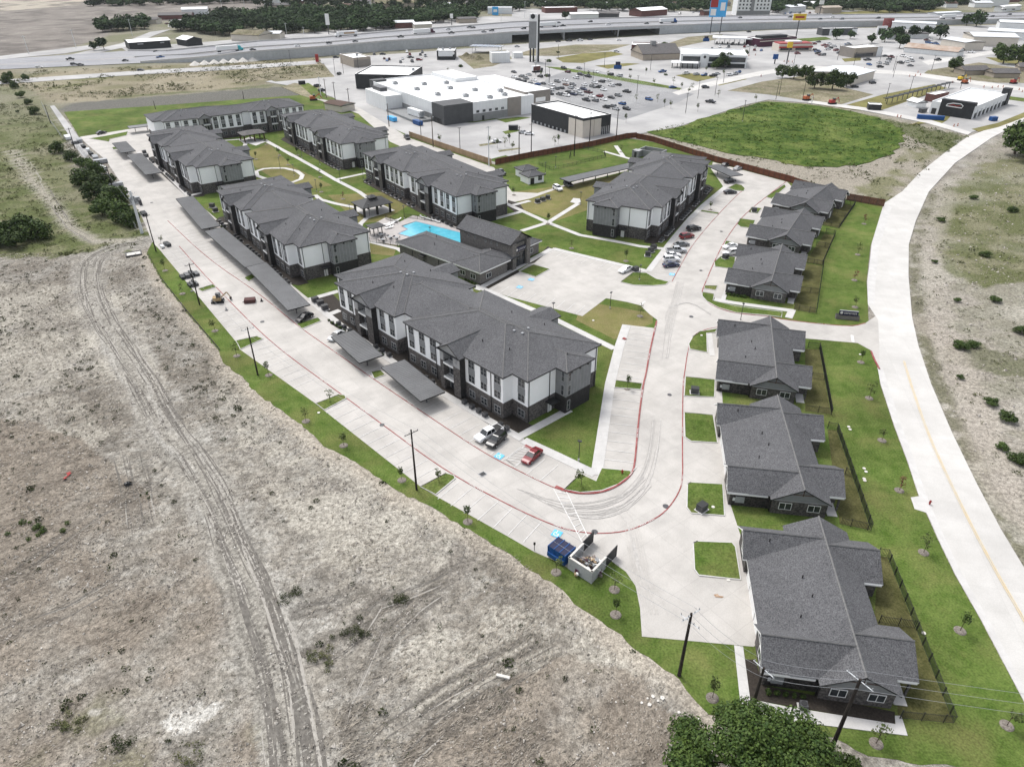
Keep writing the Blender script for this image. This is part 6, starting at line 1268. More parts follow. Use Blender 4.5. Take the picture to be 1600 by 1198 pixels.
polesign('yellow oval sign on a tall dark pole by the brown restaurant', (1243, 62), (1249, 22), 11, 5, 'yellow', 1, ((-.35, .35, .35, .65, 'red'),)); polesign('tall dark pole with a white square sign far beyond the yellow one', (1280, 25), (1283, 1), 5, 4, 'white_trim'); polesign('white sign on a gray pole standing in front of the wood', (514, 54), (509, 22), 3.4, 9, 'white_trim'); polesign('white pole sign on the highway verge before the trees', (706, 40), (706, 22), 3, 4, 'white_trim')
polesign('blue sign beside the petrol station beyond the highway', (774, 24), (773, 11), 7, 9, 'sky_blue', 1, ((-.3, .3, .4, .7, 'white_trim'),)); polesign('round clock-like black and white sign by the white strip building', (1376, 55), (1376, 41), 9, 9, 'white_trim', 1, ((-.35, .35, .2, .8, 'charcoal_wall'),)); polesign('pink square sign beside the white strip building', (1386, 44), (1387, 29), 10, 10, 'red_paint')
polesign('small blue sign on a post by the white road junction', (1210, 100), (1210, 85), 3.4, 3.2, 'blue', 1); polesign('orange square sign on a post in front of the red restaurant', (1229, 100), (1230, 66), 3.6, 3.6, 'yellow'); polesign('red upright banner sign at the shop driveway', (496, 97), (494, 85), 2.2, 6, 'red')
for foot, h, lab in (((965, 108), 4.5, 'blue and green monument sign on the white lot'), ((1103, 65), 4, 'blue sign board by the petrol canopy')): t = thing('monument_sign', lab, 'sign', (*G(*foot), 0)); MB().box(-2.6, 2.6, -.4, .4, 0, 2.4, 'blue').build('lower_panel', t); MB().box(-1.6, 1.6, -.4, .4, 2.4, h, 'navy').build('upper_panel', t)
t = thing('tower_sign', 'tall black and white tower sign in front of the highway bridge', 'sign', (*G(833, 97), 0), R(-8)); hs_ = hgt((833, 97), (833, 22))
MB().box(-3.2, 2.2, -1, 1, hs_ * .29, hs_ * .84, 'mid_gray_wall').build('panel', t); MB().box(-2.9, 2.2, -1.1, 1.1, hs_ * .85, hs_, 'white_trim').build('top_sign', t); MB().cyl(0, 0, 0, .1, 1.6, n=14, mat='charcoal_wall').build('emblem', t, (-.5, -1.15, hs_ * .95)).rotation_euler = (math.pi / 2, 0, 0)
for x in (-2.6, -.4): MB().box(x, x + 1.1, -.6, .6, 0, hs_ * .29, 'charcoal_wall').build('leg', t)
MB().box(2.25, 3.1, -1.2, 1.2, 0, hs_ * .97, 'white_trim').box(3.1, 4.2, -1.2, 1.2, 0, hs_ * .99, 'charcoal_wall').build('pylon', t)
x, y = G(875, 102)
for i, (u, v, s, lab) in enumerate(((858, 97, 1, 'brown shrub bed at the foot of the tower sign'), (1038, 70, 1.2, 'low scrub in the hollow by the petrol canopy'), (872, 83, .8, 'low bush on the dry strip behind the tower sign'), (720, 105, .9, 'scrub along the dirt heaps'), (985, 110, .6, 'planted bed beside the blue monument sign'), (1040, 118, .7, 'planted bed in front of the showroom porch'))): tree(SHRUBK, i, lab, 'shrub', u, v, s, 'shrub', scz=s * .6)
for i, (u, v) in enumerate(((729, 88), (737, 92), (748, 93))): x, y = G(u, v); t = tag(MB().cyl(0, 0, -.2, 2.6, 4.5, .6, 9, 'tan_field').build('dirt_heap', None, (x, y, 0)), f'{nth(i)} brown dirt heap from the left beside the solar canopy', 'dirt heap', 'dirt heaps')
for i in range(7): u = 305 + i * 15; x, y = G(u, 101.5 - i * 1.1); tag(MB().cyl(0, 0, -.2, 2.4, 4.2, .4, 9, 'white_rock').build('gravel_heap', None, (x, y, 0)), f'{nth(i)} pale gravel heap from the left along the highway ramp', 'gravel heap', 'gravel heaps along the ramp')
# ---------------------------------------------------------------- vehicles (x forward, wheels on z=0)
def loft(mb, st, mat, caps=True):
    """st: list of cross-sections (each a list of points); joined by quads"""
    n = len(st[0]); pts = [p for s in st for p in s]; fs = []
    for i in range(len(st) - 1):
        for j in range(n): fs.append((i * n + j, i * n + (j + 1) % n, (i + 1) * n + (j + 1) % n, (i + 1) * n + j))
    if caps: fs += [tuple(range(n))[::-1], tuple(range((len(st) - 1) * n, len(st) * n))]
    mb.add(pts, fs, mat)
def section(x, z0, z1, w0, w1): return [(x, -w0, z0), (x, w0, z0), (x, w0 * 1.03, (z0 + z1) / 2), (x, w1, z1), (x, -w1, z1), (x, -w0 * 1.03, (z0 + z1) / 2)]
SPEC = {'sedan': dict(L=4.7, W=.9, body=[(-2.35, .4, .72, .8, .72), (-2.2, .3, .92, .88, .78), (-1.5, .25, .98, .9, .82), (.75, .25, .96, .9, .82), (1.7, .25, .84, .9, .78), (2.2, .3, .72, .85, .7), (2.36, .38, .6, .75, .62)], cab=[(-1.75, .96, 0), (-1.0, .96, 1), (.15, .96, 1), (1.0, .94, 0)], h=1.44, wb=1.38, wr=.33),
        'suv': dict(L=4.7, W=.94, body=[(-2.35, .45, .95, .86, .8), (-2.25, .35, 1.1, .92, .86), (-1.4, .3, 1.12, .94, .88), (.9, .3, 1.1, .94, .88), (1.75, .3, 1.02, .93, .84), (2.25, .36, .9, .88, .76), (2.38, .45, .74, .78, .66)], cab=[(-2.28, 1.08, 0), (-1.9, 1.1, 1), (.25, 1.1, 1), (1.05, 1.08, 0)], h=1.72, wb=1.42, wr=.37),
        'pickup': dict(L=5.8, W=.98, body=[(-2.9, .5, 1.08, .95, .92), (-2.85, .42, 1.12, .98, .94), (-.7, .38, 1.12, .98, .94), (1.2, .38, 1.12, .98, .92), (2.3, .38, 1.08, .97, .88), (2.8, .42, .98, .93, .84), (2.92, .5, .82, .86, .76)], cab=[(-.95, 1.1, 0), (-.75, 1.1, 1), (.75, 1.1, 1), (1.45, 1.1, 0)], h=1.88, wb=1.8, wr=.4)}
def car_meshes(kind):
    s = SPEC[kind]; b = MB(); loft(b, [section(*a) for a in s['body']], 'car_paint'); W = s['W']; h = s['h']
    xs_ = [c[0] for c in s['cab']]; zb = s['cab'][1][1]
    r = MB(); x1, x2 = xs_[1], xs_[2]
    r.add([(x1 - .08, -W * .68, h - .05), (x2 + .08, -W * .68, h - .05), (x2 + .08, W * .68, h - .05), (x1 - .08, W * .68, h - .05), (x1 + .1, -W * .6, h), (x2 - .1, -W * .6, h), (x2 - .1, W * .6, h), (x1 + .1, W * .6, h)], [(0, 1, 5, 4), (1, 2, 6, 5), (2, 3, 7, 6), (3, 0, 4, 7), (4, 5, 6, 7)], 'car_paint')
    for y in (-1, 1):                                   # pillars
        for xa, xb in ((xs_[0], x1), (xs_[3], x2), ((x1 + x2) / 2, (x1 + x2) / 2)): r.bar((xa, y * W * .86, zb - .03), (xb, y * W * .675, h - .03), .045, 'car_paint')
    g = MB(); q = [(xs_[0], W * .84, zb), (x1, W * .66, h - .04), (x2, W * .66, h - .04), (xs_[3], W * .84, zb)]
    L_ = [(x, -y, z) for x, y, z in q]; g.add(q + L_, [(0, 1, 2, 3), (4, 5, 6, 7), (0, 1, 5, 4), (3, 2, 6, 7)], 'car_glass')
    bed = None
    if kind == 'pickup':
        bed = MB().box(-2.75, -1.05, -.8, .8, 1.05, 1.135, 'black_metal')
    w_ = MB(); w_.cyl(0, 0, -.12, .12, s['wr'], n=14, mat='rubber'); rim = MB().cyl(0, 0, -.135, .135, s['wr'] * .62, n=10, mat='rim')
    for m in (w_, rim): m.v = [(x, z, y) for x, y, z in m.v]
    lamp = MB().box(-.05, .06, -.17, .17, -.07, .07, 'head_lamp'); tail = MB().box(-.05, .05, -.13, .13, -.1, .1, 'tail_lamp')
    return dict(body=b.mesh('body', False), roof=r.mesh('roof'), glass=g.mesh('windows'), bed=bed.mesh('bed_cover') if bed else None, wheel=w_.mesh('wheel'), rim=rim.mesh('rim'), lamp=lamp.mesh('headlight'), tail=tail.mesh('tail_light'), s=s)
CM = {k: car_meshes(k) for k in SPEC}
CARCOL = dict(white=(.75, .75, .75), black=(.012, .012, .014), dark=(.035, .036, .04), gray=(.16, .165, .17), silver=(.42, .43, .44), red=(.17, .006, .010), maroon=(.08, .010, .014), blue=(.012, .07, .22), navy=(.015, .022, .06), brown=(.14, .07, .05))
def car(label, kind, col, pos, heading, group=None, z=0.06, detail=True):
    m = CM[kind]; s = m['s']; t = thing('parked_car' if detail else 'car', label, 'pickup truck' if kind == 'pickup' else 'car', (*pos, z), R(heading), group); c = (*CARCOL[col], 1)
    def put(n, me, loc=(0, 0, 0), par=None): o = link(n, me, par or t, loc); o.color = c; return o
    b = put('body', m['body']); put('roof', m['roof']); put('windows', m['glass'])
    if m['bed']: put('bed_cover', m['bed'])
    for x in (-s['wb'], s['wb']):
        for y in (-1, 1):
            w_ = put('wheel', m['wheel'], (x, y * (s['W'] - .08), s['wr']))
            if detail: link('rim', m['rim'], w_)
    if detail:
        L = s['L'] / 2; zl = s['body'][-1][2] - .02
        for y in (-1, 1): put('headlight', m['lamp'], (L - .1, y * .6, zl)); put('tail_light', m['tail'], (-L + .05, y * .68, s['body'][0][2] - .1))
    return t
def carpx(label, kind, col, u, v, u2, v2, group=None):    # rear-to-front axis given by two ground pixels
    a, b = G(u, v), G(u2, v2); return car(label, kind, col, ((a[0] + b[0]) / 2, (a[1] + b[1]) / 2), math.degrees(math.atan2(b[1] - a[1], b[0] - a[0])), group)
carpx('white crew-cab pickup with a black bed cover beside the black suv', 'pickup', 'white', 782, 672, 745, 692); carpx('black suv between the white pickup and the blue parking symbol', 'suv', 'black', 787, 681, 764, 702); carpx('bright red sedan beside the hatched marking', 'sedan', 'red', 842, 706, 820, 726)
carpx('black car at the near end of the long carport', 'sedan', 'black', 487, 493, 465, 505); carpx('silver car half hidden under the corner carport', 'sedan', 'silver', 538, 520, 514, 536)
gl = 'cars parked in the row along the upper drive'
for lab, k, c, q in [('black suv at the top of the parked row on the upper drive', 'suv', 'black', (1072, 362, 1095, 358)), ('red and silver pickup second from the top of the parked row', 'suv', 'red', (1062, 374, 1083, 370)), ('gray sedan in the middle of the parked row', 'sedan', 'gray', (1053, 386, 1076, 383)), ('silver pickup with an open bed in the parked row', 'pickup', 'silver', (1042, 395, 1070, 394)),
                     ('upper white car of the pair in the parked row', 'sedan', 'white', (1040, 402, 1062, 401)), ('lower white suv of the pair in the parked row', 'suv', 'white', (1037, 409, 1060, 408)), ('dark blue sedan at the bottom of the parked row', 'sedan', 'navy', (1034, 418, 1062, 415))]: carpx(lab, k, c, *q, group=gl)
carpx('black car alone near the top island of the upper drive', 'sedan', 'black', 1131, 303, 1150, 302); carpx('black suv beneath the carport at the far corner', 'suv', 'black', 1131, 287, 1149, 284); carpx('dark sedan by the brown fence at the far corner', 'sedan', 'dark', 1126, 263, 1139, 257); carpx('silver sedan by the brown fence at the far corner', 'sedan', 'silver', 1145, 268, 1160, 263)
carpx('upper white car on the driveway of the cottage above the entrance', 'sedan', 'white', 1150, 386, 1131, 389); carpx('lower white suv on the driveway of the cottage above the entrance', 'suv', 'white', 1152, 396, 1130, 400); carpx('white sedan parked alone by the turning island', 'sedan', 'white', 984, 421, 970, 427)
carpx('white car beside the dark one in the lot by the white sheds', 'suv', 'white', 864, 293, 879, 301); carpx('dark gray car in the lot by the white sheds', 'suv', 'dark', 880, 287, 896, 295); carpx('dark pickup in the back lane below the loading dock', 'pickup', 'dark', 632, 213, 640, 221); carpx('black car at the unfinished end of the lane', 'sedan', 'black', 152, 211, 166, 208); carpx('dark pickup with a trailer beside the pale wooden fence', 'pickup', 'dark', 775, 268, 790, 276)
# crowded store car park
LOT = [(881, 108, 'dark'), (905, 108, 'gray'), (887, 114, 'maroon'), (907, 118, 'black'), (919, 121, 'black', 'pickup'), (900, 123, 'white'), (931, 114, 'white'), (954, 118, 'black'), (968, 120, 'silver'), (844, 121, 'black'), (855, 120, 'dark'), (803, 114, 'dark'), (871, 129, 'gray'), (883, 127, 'white'), (884, 134, 'brown'), (895, 134, 'gray'), (913, 134, 'white'), (929, 131, 'white'), (940, 129, 'dark'), (950, 127, 'white'),
       (937, 138, 'black', 'pickup'), (955, 135, 'white'), (966, 134, 'black'), (943, 142, 'white'), (979, 145, 'black', 'pickup'), (919, 146, 'maroon', 'pickup'), (966, 151, 'gray', 'suv'), (955, 154, 'black'), (943, 157, 'white'), (937, 152, 'red'), (930, 159, 'gray'), (916, 158, 'dark', 'pickup'), (874, 149, 'gray'), (885, 151, 'white'), (896, 149, 'navy'), (907, 149, 'silver'), (901, 143, 'white'), (888, 145, 'black'), (852, 144, 'dark'), (861, 142, 'white'), (869, 140, 'gray'), (877, 139, 'dark'),
       (830, 133, 'gray'), (840, 133, 'blue'), (848, 132, 'dark'), (834, 127, 'white'), (822, 124, 'gray'), (810, 126, 'dark'), (803, 122, 'white'), (815, 121, 'gray'), (972, 164, 'blue'), (1014, 157, 'blue'), (979, 172, 'dark'), (962, 172, 'silver'), (957, 168, 'gray', 'suv'), (947, 169, 'dark'), (860, 148, 'black'), (843, 139, 'silver'), (862, 134, 'white'), (826, 118, 'silver'), (818, 129, 'black'), (892, 139, 'silver'), (912, 141, 'navy'), (924, 152, 'white'), (926, 137, 'gray'), (846, 148, 'gray')]
g_ = random.Random(8)
cnt = {}
LOT.sort(key=lambda a: a[0])
for a in LOT:
    u, v, c = a[:3]; k = a[3] if len(a) > 3 else g_.choice(['sedan', 'suv', 'suv']); cnt[(c, k)] = cnt.get((c, k), 0) + 1
    car(f'{nth(cnt[(c, k)] - 1)} {c} {k if k == "pickup" else {"sedan": "saloon", "suv": "suv"}[k]} from the left in the crowded store car park', k, c, G(u, v), 128 + g_.uniform(-4, 4) + (180 if g_.random() < .4 else 0), 'cars in the store car park', .05, False)
for u, v, c, k, hd, lab in [(1051, 138, 'blue', 'sedan', 10, 'blue car driving between the store car park and the showroom'), (1102, 138, 'dark', 'suv', 5, 'dark suv at the junction below the showroom'), (1110, 161, 'black', 'pickup', -40, 'black pickup alone in the empty lot beside the green field'), (776, 223, 'white', 'sedan', 15, 'white sedan alone in the lot behind the pale fence'), (818, 209, 'silver', 'sedan', -10, 'silver sedan behind the green skip on the planted island'), (827, 211, 'white', 'sedan', -10, 'white sedan beside the silver one behind the black and cream shop'),
        (1090, 83, 'white', 'sedan', 0, 'white car in front of the petrol canopy'), (1246, 85, 'red', 'suv', 10, 'red car right of the red restaurant'), (1272, 70, 'red', 'suv', 20, 'red suv behind the red restaurant'), (1282, 87, 'maroon', 'sedan', 20, 'maroon car on the lot below the red restaurant'), (1295, 70, 'white', 'suv', 10, 'white van behind the red restaurant'), (1311, 84, 'gray', 'sedan', 0, 'gray car in front of the brown restaurant'), (1355, 95, 'black', 'pickup', 10, 'black pickup in front of the brown restaurant'), (1383, 89, 'dark', 'sedan', 0, 'dark car right of the brown restaurant'), (1375, 106, 'black', 'suv', 0, 'black car beside the road works'), (1422, 104, 'gray', 'sedan', 0, 'gray car in the lot below the arched shed'), (1465, 95, 'dark', 'pickup', 20, 'dark pickup in front of the arched shed'),
        (1335, 137, 'black', 'sedan', 0, 'black car beside the metal shed'), (1363, 131, 'dark', 'suv', 20, 'dark cars parked at the corner of the metal shed'), (642, 91, 'black', 'sedan', 10, 'dark car on the lot beside the tan shop'), (525, 91, 'black', 'sedan', 10, 'black car at the shop driveway below the highway'), (598, 86, 'dark', 'sedan', 10, 'dark car on the frontage road above the tan shop'), (496, 136, 'black', 'suv', 60, 'black car parked by the small green slope'), (503, 143, 'dark', 'suv', 60, 'second dark car parked by the small green slope'), (530, 117, 'black', 'suv', 80, 'black suv in front of the shop driveway island'), (655, 95, 'red', 'suv', 0, 'red vehicle among the clutter left of the burger shop'),
        (872, 66, 'black', 'sedan', 15, 'first black car from the left on the road under the bridge'), (889, 65, 'black', 'pickup', 15, 'black pickup on the road under the bridge'), (906, 64.5, 'white', 'pickup', 15, 'white pickup on the road under the bridge'), (922, 63, 'dark', 'sedan', 15, 'dark car at the head of the queue under the bridge'), (967, 64, 'white', 'sedan', 15, 'white car on the frontage road right of the bridge queue'), (220, 111, 'black', 'sedan', 15, 'black car on the frontage road at the far left'), (963, 82, 'white', 'suv', 10, 'white van beside the red brick shop'), (808, 74, 'silver', 'sedan', 15, 'silver car on the frontage road by the tower sign'), (1170, 51, 'black', 'sedan', 15, 'black car on the frontage road below the hotel')]:
    car(lab, k, c, G(u, v), hd, None, .06, False)
for nm, q, n, hd in [('the lots around the red restaurant', [(1225, 92), (1330, 84), (1330, 66), (1275, 64), (1270, 82)], 16, 20), ('the lot in front of the arched shed', [(1345, 104), (1440, 100), (1450, 93), (1400, 88), (1380, 94)], 12, 100), ('the lot below the showroom', [(1010, 113), (1060, 112), (1110, 118), (1160, 112), (1165, 117), (1120, 122), (1050, 114)], 9, 30), ('the lots beside the tire shop', [(580, 84), (680, 80), (680, 92), (650, 100), (600, 98)], 14, 100),
                      ('the roadside lots beyond the highway', [(1000, 24), (1130, 25), (1130, 19), (1000, 20)], 14, 60), ('the hotel car park', [(1205, 25), (1280, 24), (1280, 18), (1225, 19)], 10, 60), ('the yards behind the wood edge', [(500, 47), (610, 42), (610, 37), (520, 42)], 14, 60), ('the fuel pumps', [(1110, 78), (1190, 80), (1185, 70), (1120, 70)], 10, 70), ('the lots by the warehouses', [(1420, 58), (1500, 70), (1530, 84), (1500, 86), (1440, 66)], 12, 110), ('the yard of the farm house', [(215, 45), (300, 38), (330, 34), (330, 30), (250, 38)], 8, 60)]:
    p = GP(*q); g2 = random.Random(len(nm) * 3); pts = []; k_ = 0
    while len(pts) < n and k_ < 4000:
        k_ += 1; a_, b_ = g2.uniform(min(x for x, _ in p), max(x for x, _ in p)), g2.uniform(min(y for _, y in p), max(y for _, y in p))
        if inpoly(np.array([a_]), np.array([b_]), p)[0] and all(math.dist((a_, b_), z_) > 4.5 for z_ in pts): pts.append((a_, b_))
    pts.sort(key=lambda t: math.atan2(t[0], t[1]))
    for i, pt in enumerate(pts): c_ = g2.choice(['white', 'white', 'black', 'dark', 'gray', 'silver', 'red', 'blue', 'maroon']); k_ = g2.choice(['sedan', 'suv', 'pickup']); car(f'{c_} {"pickup" if k_ == "pickup" else "car"}, {nth(i)} from the left among {nm}', k_, c_, pt, hd + g2.choice([0, 180]) + g2.uniform(-6, 6), 'cars on the far lots', .06, False)
sl_ = MB()
for rw in range(7):
    a_, b_ = lerp(G(862, 124), G(1000, 158), 0), 0
    p0 = lerp(G(905, 108), G(868, 150), rw / 6); p1 = lerp(G(1060, 146), G(975, 184), rw / 6); L_ = math.dist(p0, p1); ux, uy = (p1[0] - p0[0]) / L_, (p1[1] - p0[1]) / L_
    for k in range(int(L_ / 2.8)):
        x, y = p0[0] + ux * k * 2.8, p0[1] + uy * k * 2.8; sl_.strip([(x - uy * 5, y + ux * 5), (x + uy * 5, y - ux * 5)], .16, .06, 'white_paint')
struct('parking_line', sl_)
# highway traffic
def hz_at(u): return float(np.interp(u, [0, 220, 320, 400, 600, 800, 1030, 1200, 1400, 1600], [.15, .2, 2.8, 5.5, 6.4, 7.4, 6.6, 5.2, 4, 2.8]))
ha = lambda u: float(np.interp(u, [0, 300, 600, 1000, 1300], [29, 31, 27, 25, 16]))
for i, (u, v, c, k) in enumerate([(62, 107, 'white', 'suv'), (110, 94, 'black', 'pickup'), (116, 102, 'dark', 'suv'), (126, 102.5, 'dark', 'sedan'), (196, 96, 'black', 'sedan'), (245, 83, 'black', 'suv'), (251, 91, 'blue', 'pickup'), (395, 79, 'dark', 'sedan'), (465, 73, 'white', 'sedan'), (514, 69, 'dark', 'suv'), (555, 66, 'dark', 'sedan'), (626, 59, 'black', 'pickup'), (700, 47, 'silver', 'sedan'), (705, 53, 'dark', 'pickup'), (733, 44, 'dark', 'suv'), (739, 44.5, 'black', 'sedan'), (756, 51, 'gray', 'sedan'), (768, 49, 'black', 'suv'), (818, 46, 'black', 'suv'), (879, 42, 'black', 'pickup'), (922, 35.5, 'dark', 'suv'), (872, 37, 'gray', 'sedan'), (950, 40, 'white', 'pickup'), (1010, 38, 'black', 'sedan'), (1156, 29, 'dark', 'sedan'), (1234, 28, 'dark', 'suv'), (1281, 31, 'dark', 'sedan'), (1315, 31, 'gray', 'suv'), (1372, 29.5, 'dark', 'suv'), (1300, 28.5, 'white', 'suv'), (1550, 27, 'dark', 'suv'), (1577, 24, 'dark', 'suv')]):
    z = hz_at(u); car(f'{c} {"pickup" if k == "pickup" else "car"} on the highway, {nth(i)} vehicle from the left', k, c, G(u, v, z), ha(u) + (180 if v < 50 else 0), 'vehicles on the highway', z + .1, False)
def truck(label, u, v, cab, face, trailer=(.74, .74, .74), stripe=None):
    z = hz_at(u); x, y = G(u, v, z); t = thing('lorry', label, 'lorry', (x, y, z + .1), R(ha(u)) + (0 if face > 0 else math.pi), 'lorries on the highway')
    MB().box(-9.5, 5.2, -1.3, 1.3, 1.2, 4.1, 'white_trim').build('trailer', t); c = MB(); loft(c, [section(6.0, .7, 3.9, 1.2, 1.1), section(7.6, .7, 3.6, 1.2, 1.05), section(8.0, .7, 2.3, 1.15, 1.0), section(9.3, .7, 2.0, 1.05, .9)], cab); c.build('cab', t)
    MB().box(7.55, 7.95, -1.0, 1.0, 2.3, 3.2, 'car_glass').build('windscreen', t); w_ = MB(); w_.cyl(0, 0, -1.3, 1.3, .5, n=10, mat='rubber'); w_.v = [(a, c_, b) for a, b, c_ in w_.v]; wm = w_.mesh('axle_wheels')
    for xx in (-8.4, -7.2, 4.6, 5.8, 8.5): link('axle_wheels', wm, t, (xx, 0, .5))
    MB().box(-8.9, 5.0, -1.0, 1.0, .9, 1.2, 'black_metal').build('chassis', t)
    if stripe: MB().box(-7, 2, -1.36, -1.3, 2.0, 3.2, stripe).box(-7, 2, 1.3, 1.36, 2.0, 3.2, stripe).build('marking', t)
truck('white lorry with a teal cab on the highway at left', 360, 81, 'teal', 1); truck('white lorry with a white cab and green lettering on the highway', 541, 57.5, 'white_trim', -1, stripe='pale_fence'); truck('white lorry with a maroon cab on the raised highway', 663, 54, 'purple', 1, stripe=None); truck('white lorry with a round emblem crossing the bridge beside the tower sign', 858, 43, 'white_trim', 1); truck('white lorry with a blue cab leaving the highway bridge', 1044, 36.5, 'blue', 1)
for i, (u, v) in enumerate(((1480, 30), (1575, 16))): truck(('white box lorry on the highway above the warehouses', 'white lorry on the highway at the far right')[i], u, v, 'white_trim', -1)
t = thing('semi_trailer', 'white refrigerated trailer backed into the grocery loading dock', 'trailer', (*G(650, 185), .2), R(-53)); MB().box(-6, 6, -1.3, 1.3, 1.2, 4.1, 'white_panel').build('box', t); MB().box(6, 7.1, -1, 1, 2.2, 4.2, 'gray_metal').build('cooling_unit', t); MB().cyl(0, 0, 2.6, 2.7, .2, mat='black_metal').build('vent', t)
for xx in (-5, -3.8, 4.8): MB().box(xx - .5, xx + .5, -1.25, 1.25, 0, 1.1, 'rubber').build('wheels', t)

# ---------------------------------------------------------------- utility poles and wires
def pole(label, foot, top, style='wood', r=.19, arms=((-.9, 1.2, 60),), tf=0):
    h = hgt(foot, top); t = thing('utility_pole', label, 'utility pole', (*G(*foot), 0), 0, 'utility poles'); m = {'wood': 'pole_wood', 'steel': 'steel', 'tan': 'bark'}[style]
    MB().cyl(0, 0, -.2, h, r, r * .62, 8, m).build('pole', t)
    for dz, hw, a in arms:
        q = MB(); dx, dy = rot(hw, 0, R(a)); q.bar((-dx, -dy, h + dz), (dx, dy, h + dz), .07, 'steel' if style != 'wood' or hw > 1.25 else 'pole_wood', 4); q.build('crossarm', t)
        ins = MB().cyl(0, 0, 0, .3, .06, .04, 6, 'gray_metal').mesh('insulator')
        for s in (-.9, -.3, .4, .9): link('insulator', ins, t, (dx * s, dy * s, h + dz + .05))
    for k in range(tf): a = k * 2.1 + .5; MB().cyl(0, 0, -.5, .5, .28, n=8, mat='gray_metal').build('transformer', t, (.5 * math.cos(a), .5 * math.sin(a), h - 2.2))
    return (*G(*foot), h)
PA = pole('tall black wooden pole on the left lawn strip near the middle of the picture', (651, 765), (648, 671), arms=((-.7, 1.25, 40),)); PB = pole('black wooden pole on the left lawn strip above the parking island', (403, 586), (386, 511), arms=((-.5, 1.3, 40),)); PC = pole('leaning black pole with white insulator arms left of the nearest cottage', (1061, 1055), (1080, 958), r=.25, arms=((-.3, 1.5, 35), (-1.4, 1.4, -50)))
PD = pole('black pole with a long white crossarm in front of the nearest cottage', (1299, 1169), (1331, 1061), r=.25, arms=((-.2, 1.5, -55),)); PE = pole('black pole behind the big tree at the foot of the white walk', (1175, 1106), (1192, 1043), r=.24, arms=((-.2, 1.4, -55),)); PF = pole('black pole at the upper end of the left lawn strip', (244, 393), (226, 335), arms=((-.4, 1.0, 40),)); PG = pole('black pole beside the black machines on the left parking row', (312, 476), (294, 411), arms=((-.5, 1.1, 40),))
pole('thick pale steel pole with transformers beside the builders yard', (222, 364), (205, 298), 'steel', .5, ((-1.0, 1.2, 40), (-4, 1.4, 40)), tf=3); PH = pole('dark pole in the builders yard beside the left hedge', (178, 299), (166, 260), arms=((-.5, 1, 40),)); PI = pole('dark pole at the upper builders yard', (117, 232), (107, 200), arms=((-.5, 1, 40),)); PJ = pole('dark pole beside the gravel track at the far left', (79, 192), (69, 164), arms=((-.5, 1, 40),))
for foot, top, lab in (((243, 171), (239, 158), 'dark pole behind the far apartment block at left'), ((381, 155), (378, 143), 'dark pole behind the far apartment block at right')): pole(lab, foot, top, arms=())
for foot, top, st, lab in [((510, 153), (507, 123), 'tan', 'first tall pole in the back lane from the left'), ((524, 157), (520, 128), 'wood', 'second tall pole in the back lane from the left'), ((546, 165), (544, 138), 'wood', 'third tall pole in the back lane from the left'), ((502, 154), (498, 120), 'steel', 'thick pale pole at the upper end of the back lane'), ((608, 198), (606, 162), 'tan', 'brown pole beside the loading dock'), ((677, 230), (676, 181), 'tan', 'tall brown pole beside the pale wooden fence'),
        ((764, 260), (764, 197), 'steel', 'tall pale steel pole at the end of the pale wooden fence'), ((811, 244), (811, 197), 'wood', 'first dark pole behind the brown fence from the left'), ((830, 240), (831, 192), 'wood', 'second dark pole behind the brown fence from the left'), ((897, 244), (897, 180), 'wood', 'tall dark pole inside the dog park'), ((921, 223), (921, 175), 'wood', 'dark pole in front of the black and cream shop'), ((963, 214), (963, 170), 'wood', 'dark pole at the right corner of the black and cream shop')]: pole(lab, foot, top, st, .22, ((-.6, 1.0, 30),))
for i, (u, v, u2, v2) in enumerate([(45, 84, 37, 56), (119, 75, 111, 46), (207, 56, 200, 30), (67 + 260, 28, 325, 12), (348, 19, 346, 0), (382, 10, 380, -10), (448, 54, 446, 36), (475, 54, 473, 42), (783, 40, 782, 17), (820, 28, 820, 2), (1268, 163, 1266, 150)]): pole(f'{nth(i)} distant pale pole from the left beyond the fields', (u, v), (u2, v2), 'steel', .22, ((-.8, 1.4, 30),))
wires = []
def wire(label, a, b, sag=.9, off=0.0, r=.02, group='power lines'):
    q = MB(); n = 12; dx, dy = b[0] - a[0], b[1] - a[1]; l = math.hypot(dx, dy) or 1; ox, oy = -dy / l * off, dx / l * off; pts = []
    for k in range(n + 1): t = k / n; pts.append((a[0] + dx * t + ox, a[1] + dy * t + oy, a[2] + (b[2] - a[2]) * t - 4 * sag * t * (1 - t)))
    for p, q_ in zip(pts, pts[1:]): q.bar(p, q_, r, 'gray_metal', 4)
    return tag(q.build('power_line'), label, 'power line', group)
up = lambda p, d=0: (p[0], p[1], p[2] + d)
for k, off in enumerate((-1.2, 0, 1.2)):
    wire(f'{nth(k)} overhead wire of the span from the nearest cottage pole to the leaning pole', up(PE, -.1), up(PC, -.2), .8, off); wire(f'{nth(k)} overhead wire passing over the nearest cottage', up(PE, -.1), up(PD, -.1), .5, off); wire(f'{nth(k)} overhead wire running off the picture at the lower right', up(PD, -.1), (PD[0] + 75, PD[1] - 11, PD[2] + 1), 1.2, off)
    wire(f'{nth(k)} overhead wire between the leaning pole and the tall black pole', up(PC, -.2), up(PA, -.4), 1.4, off); 
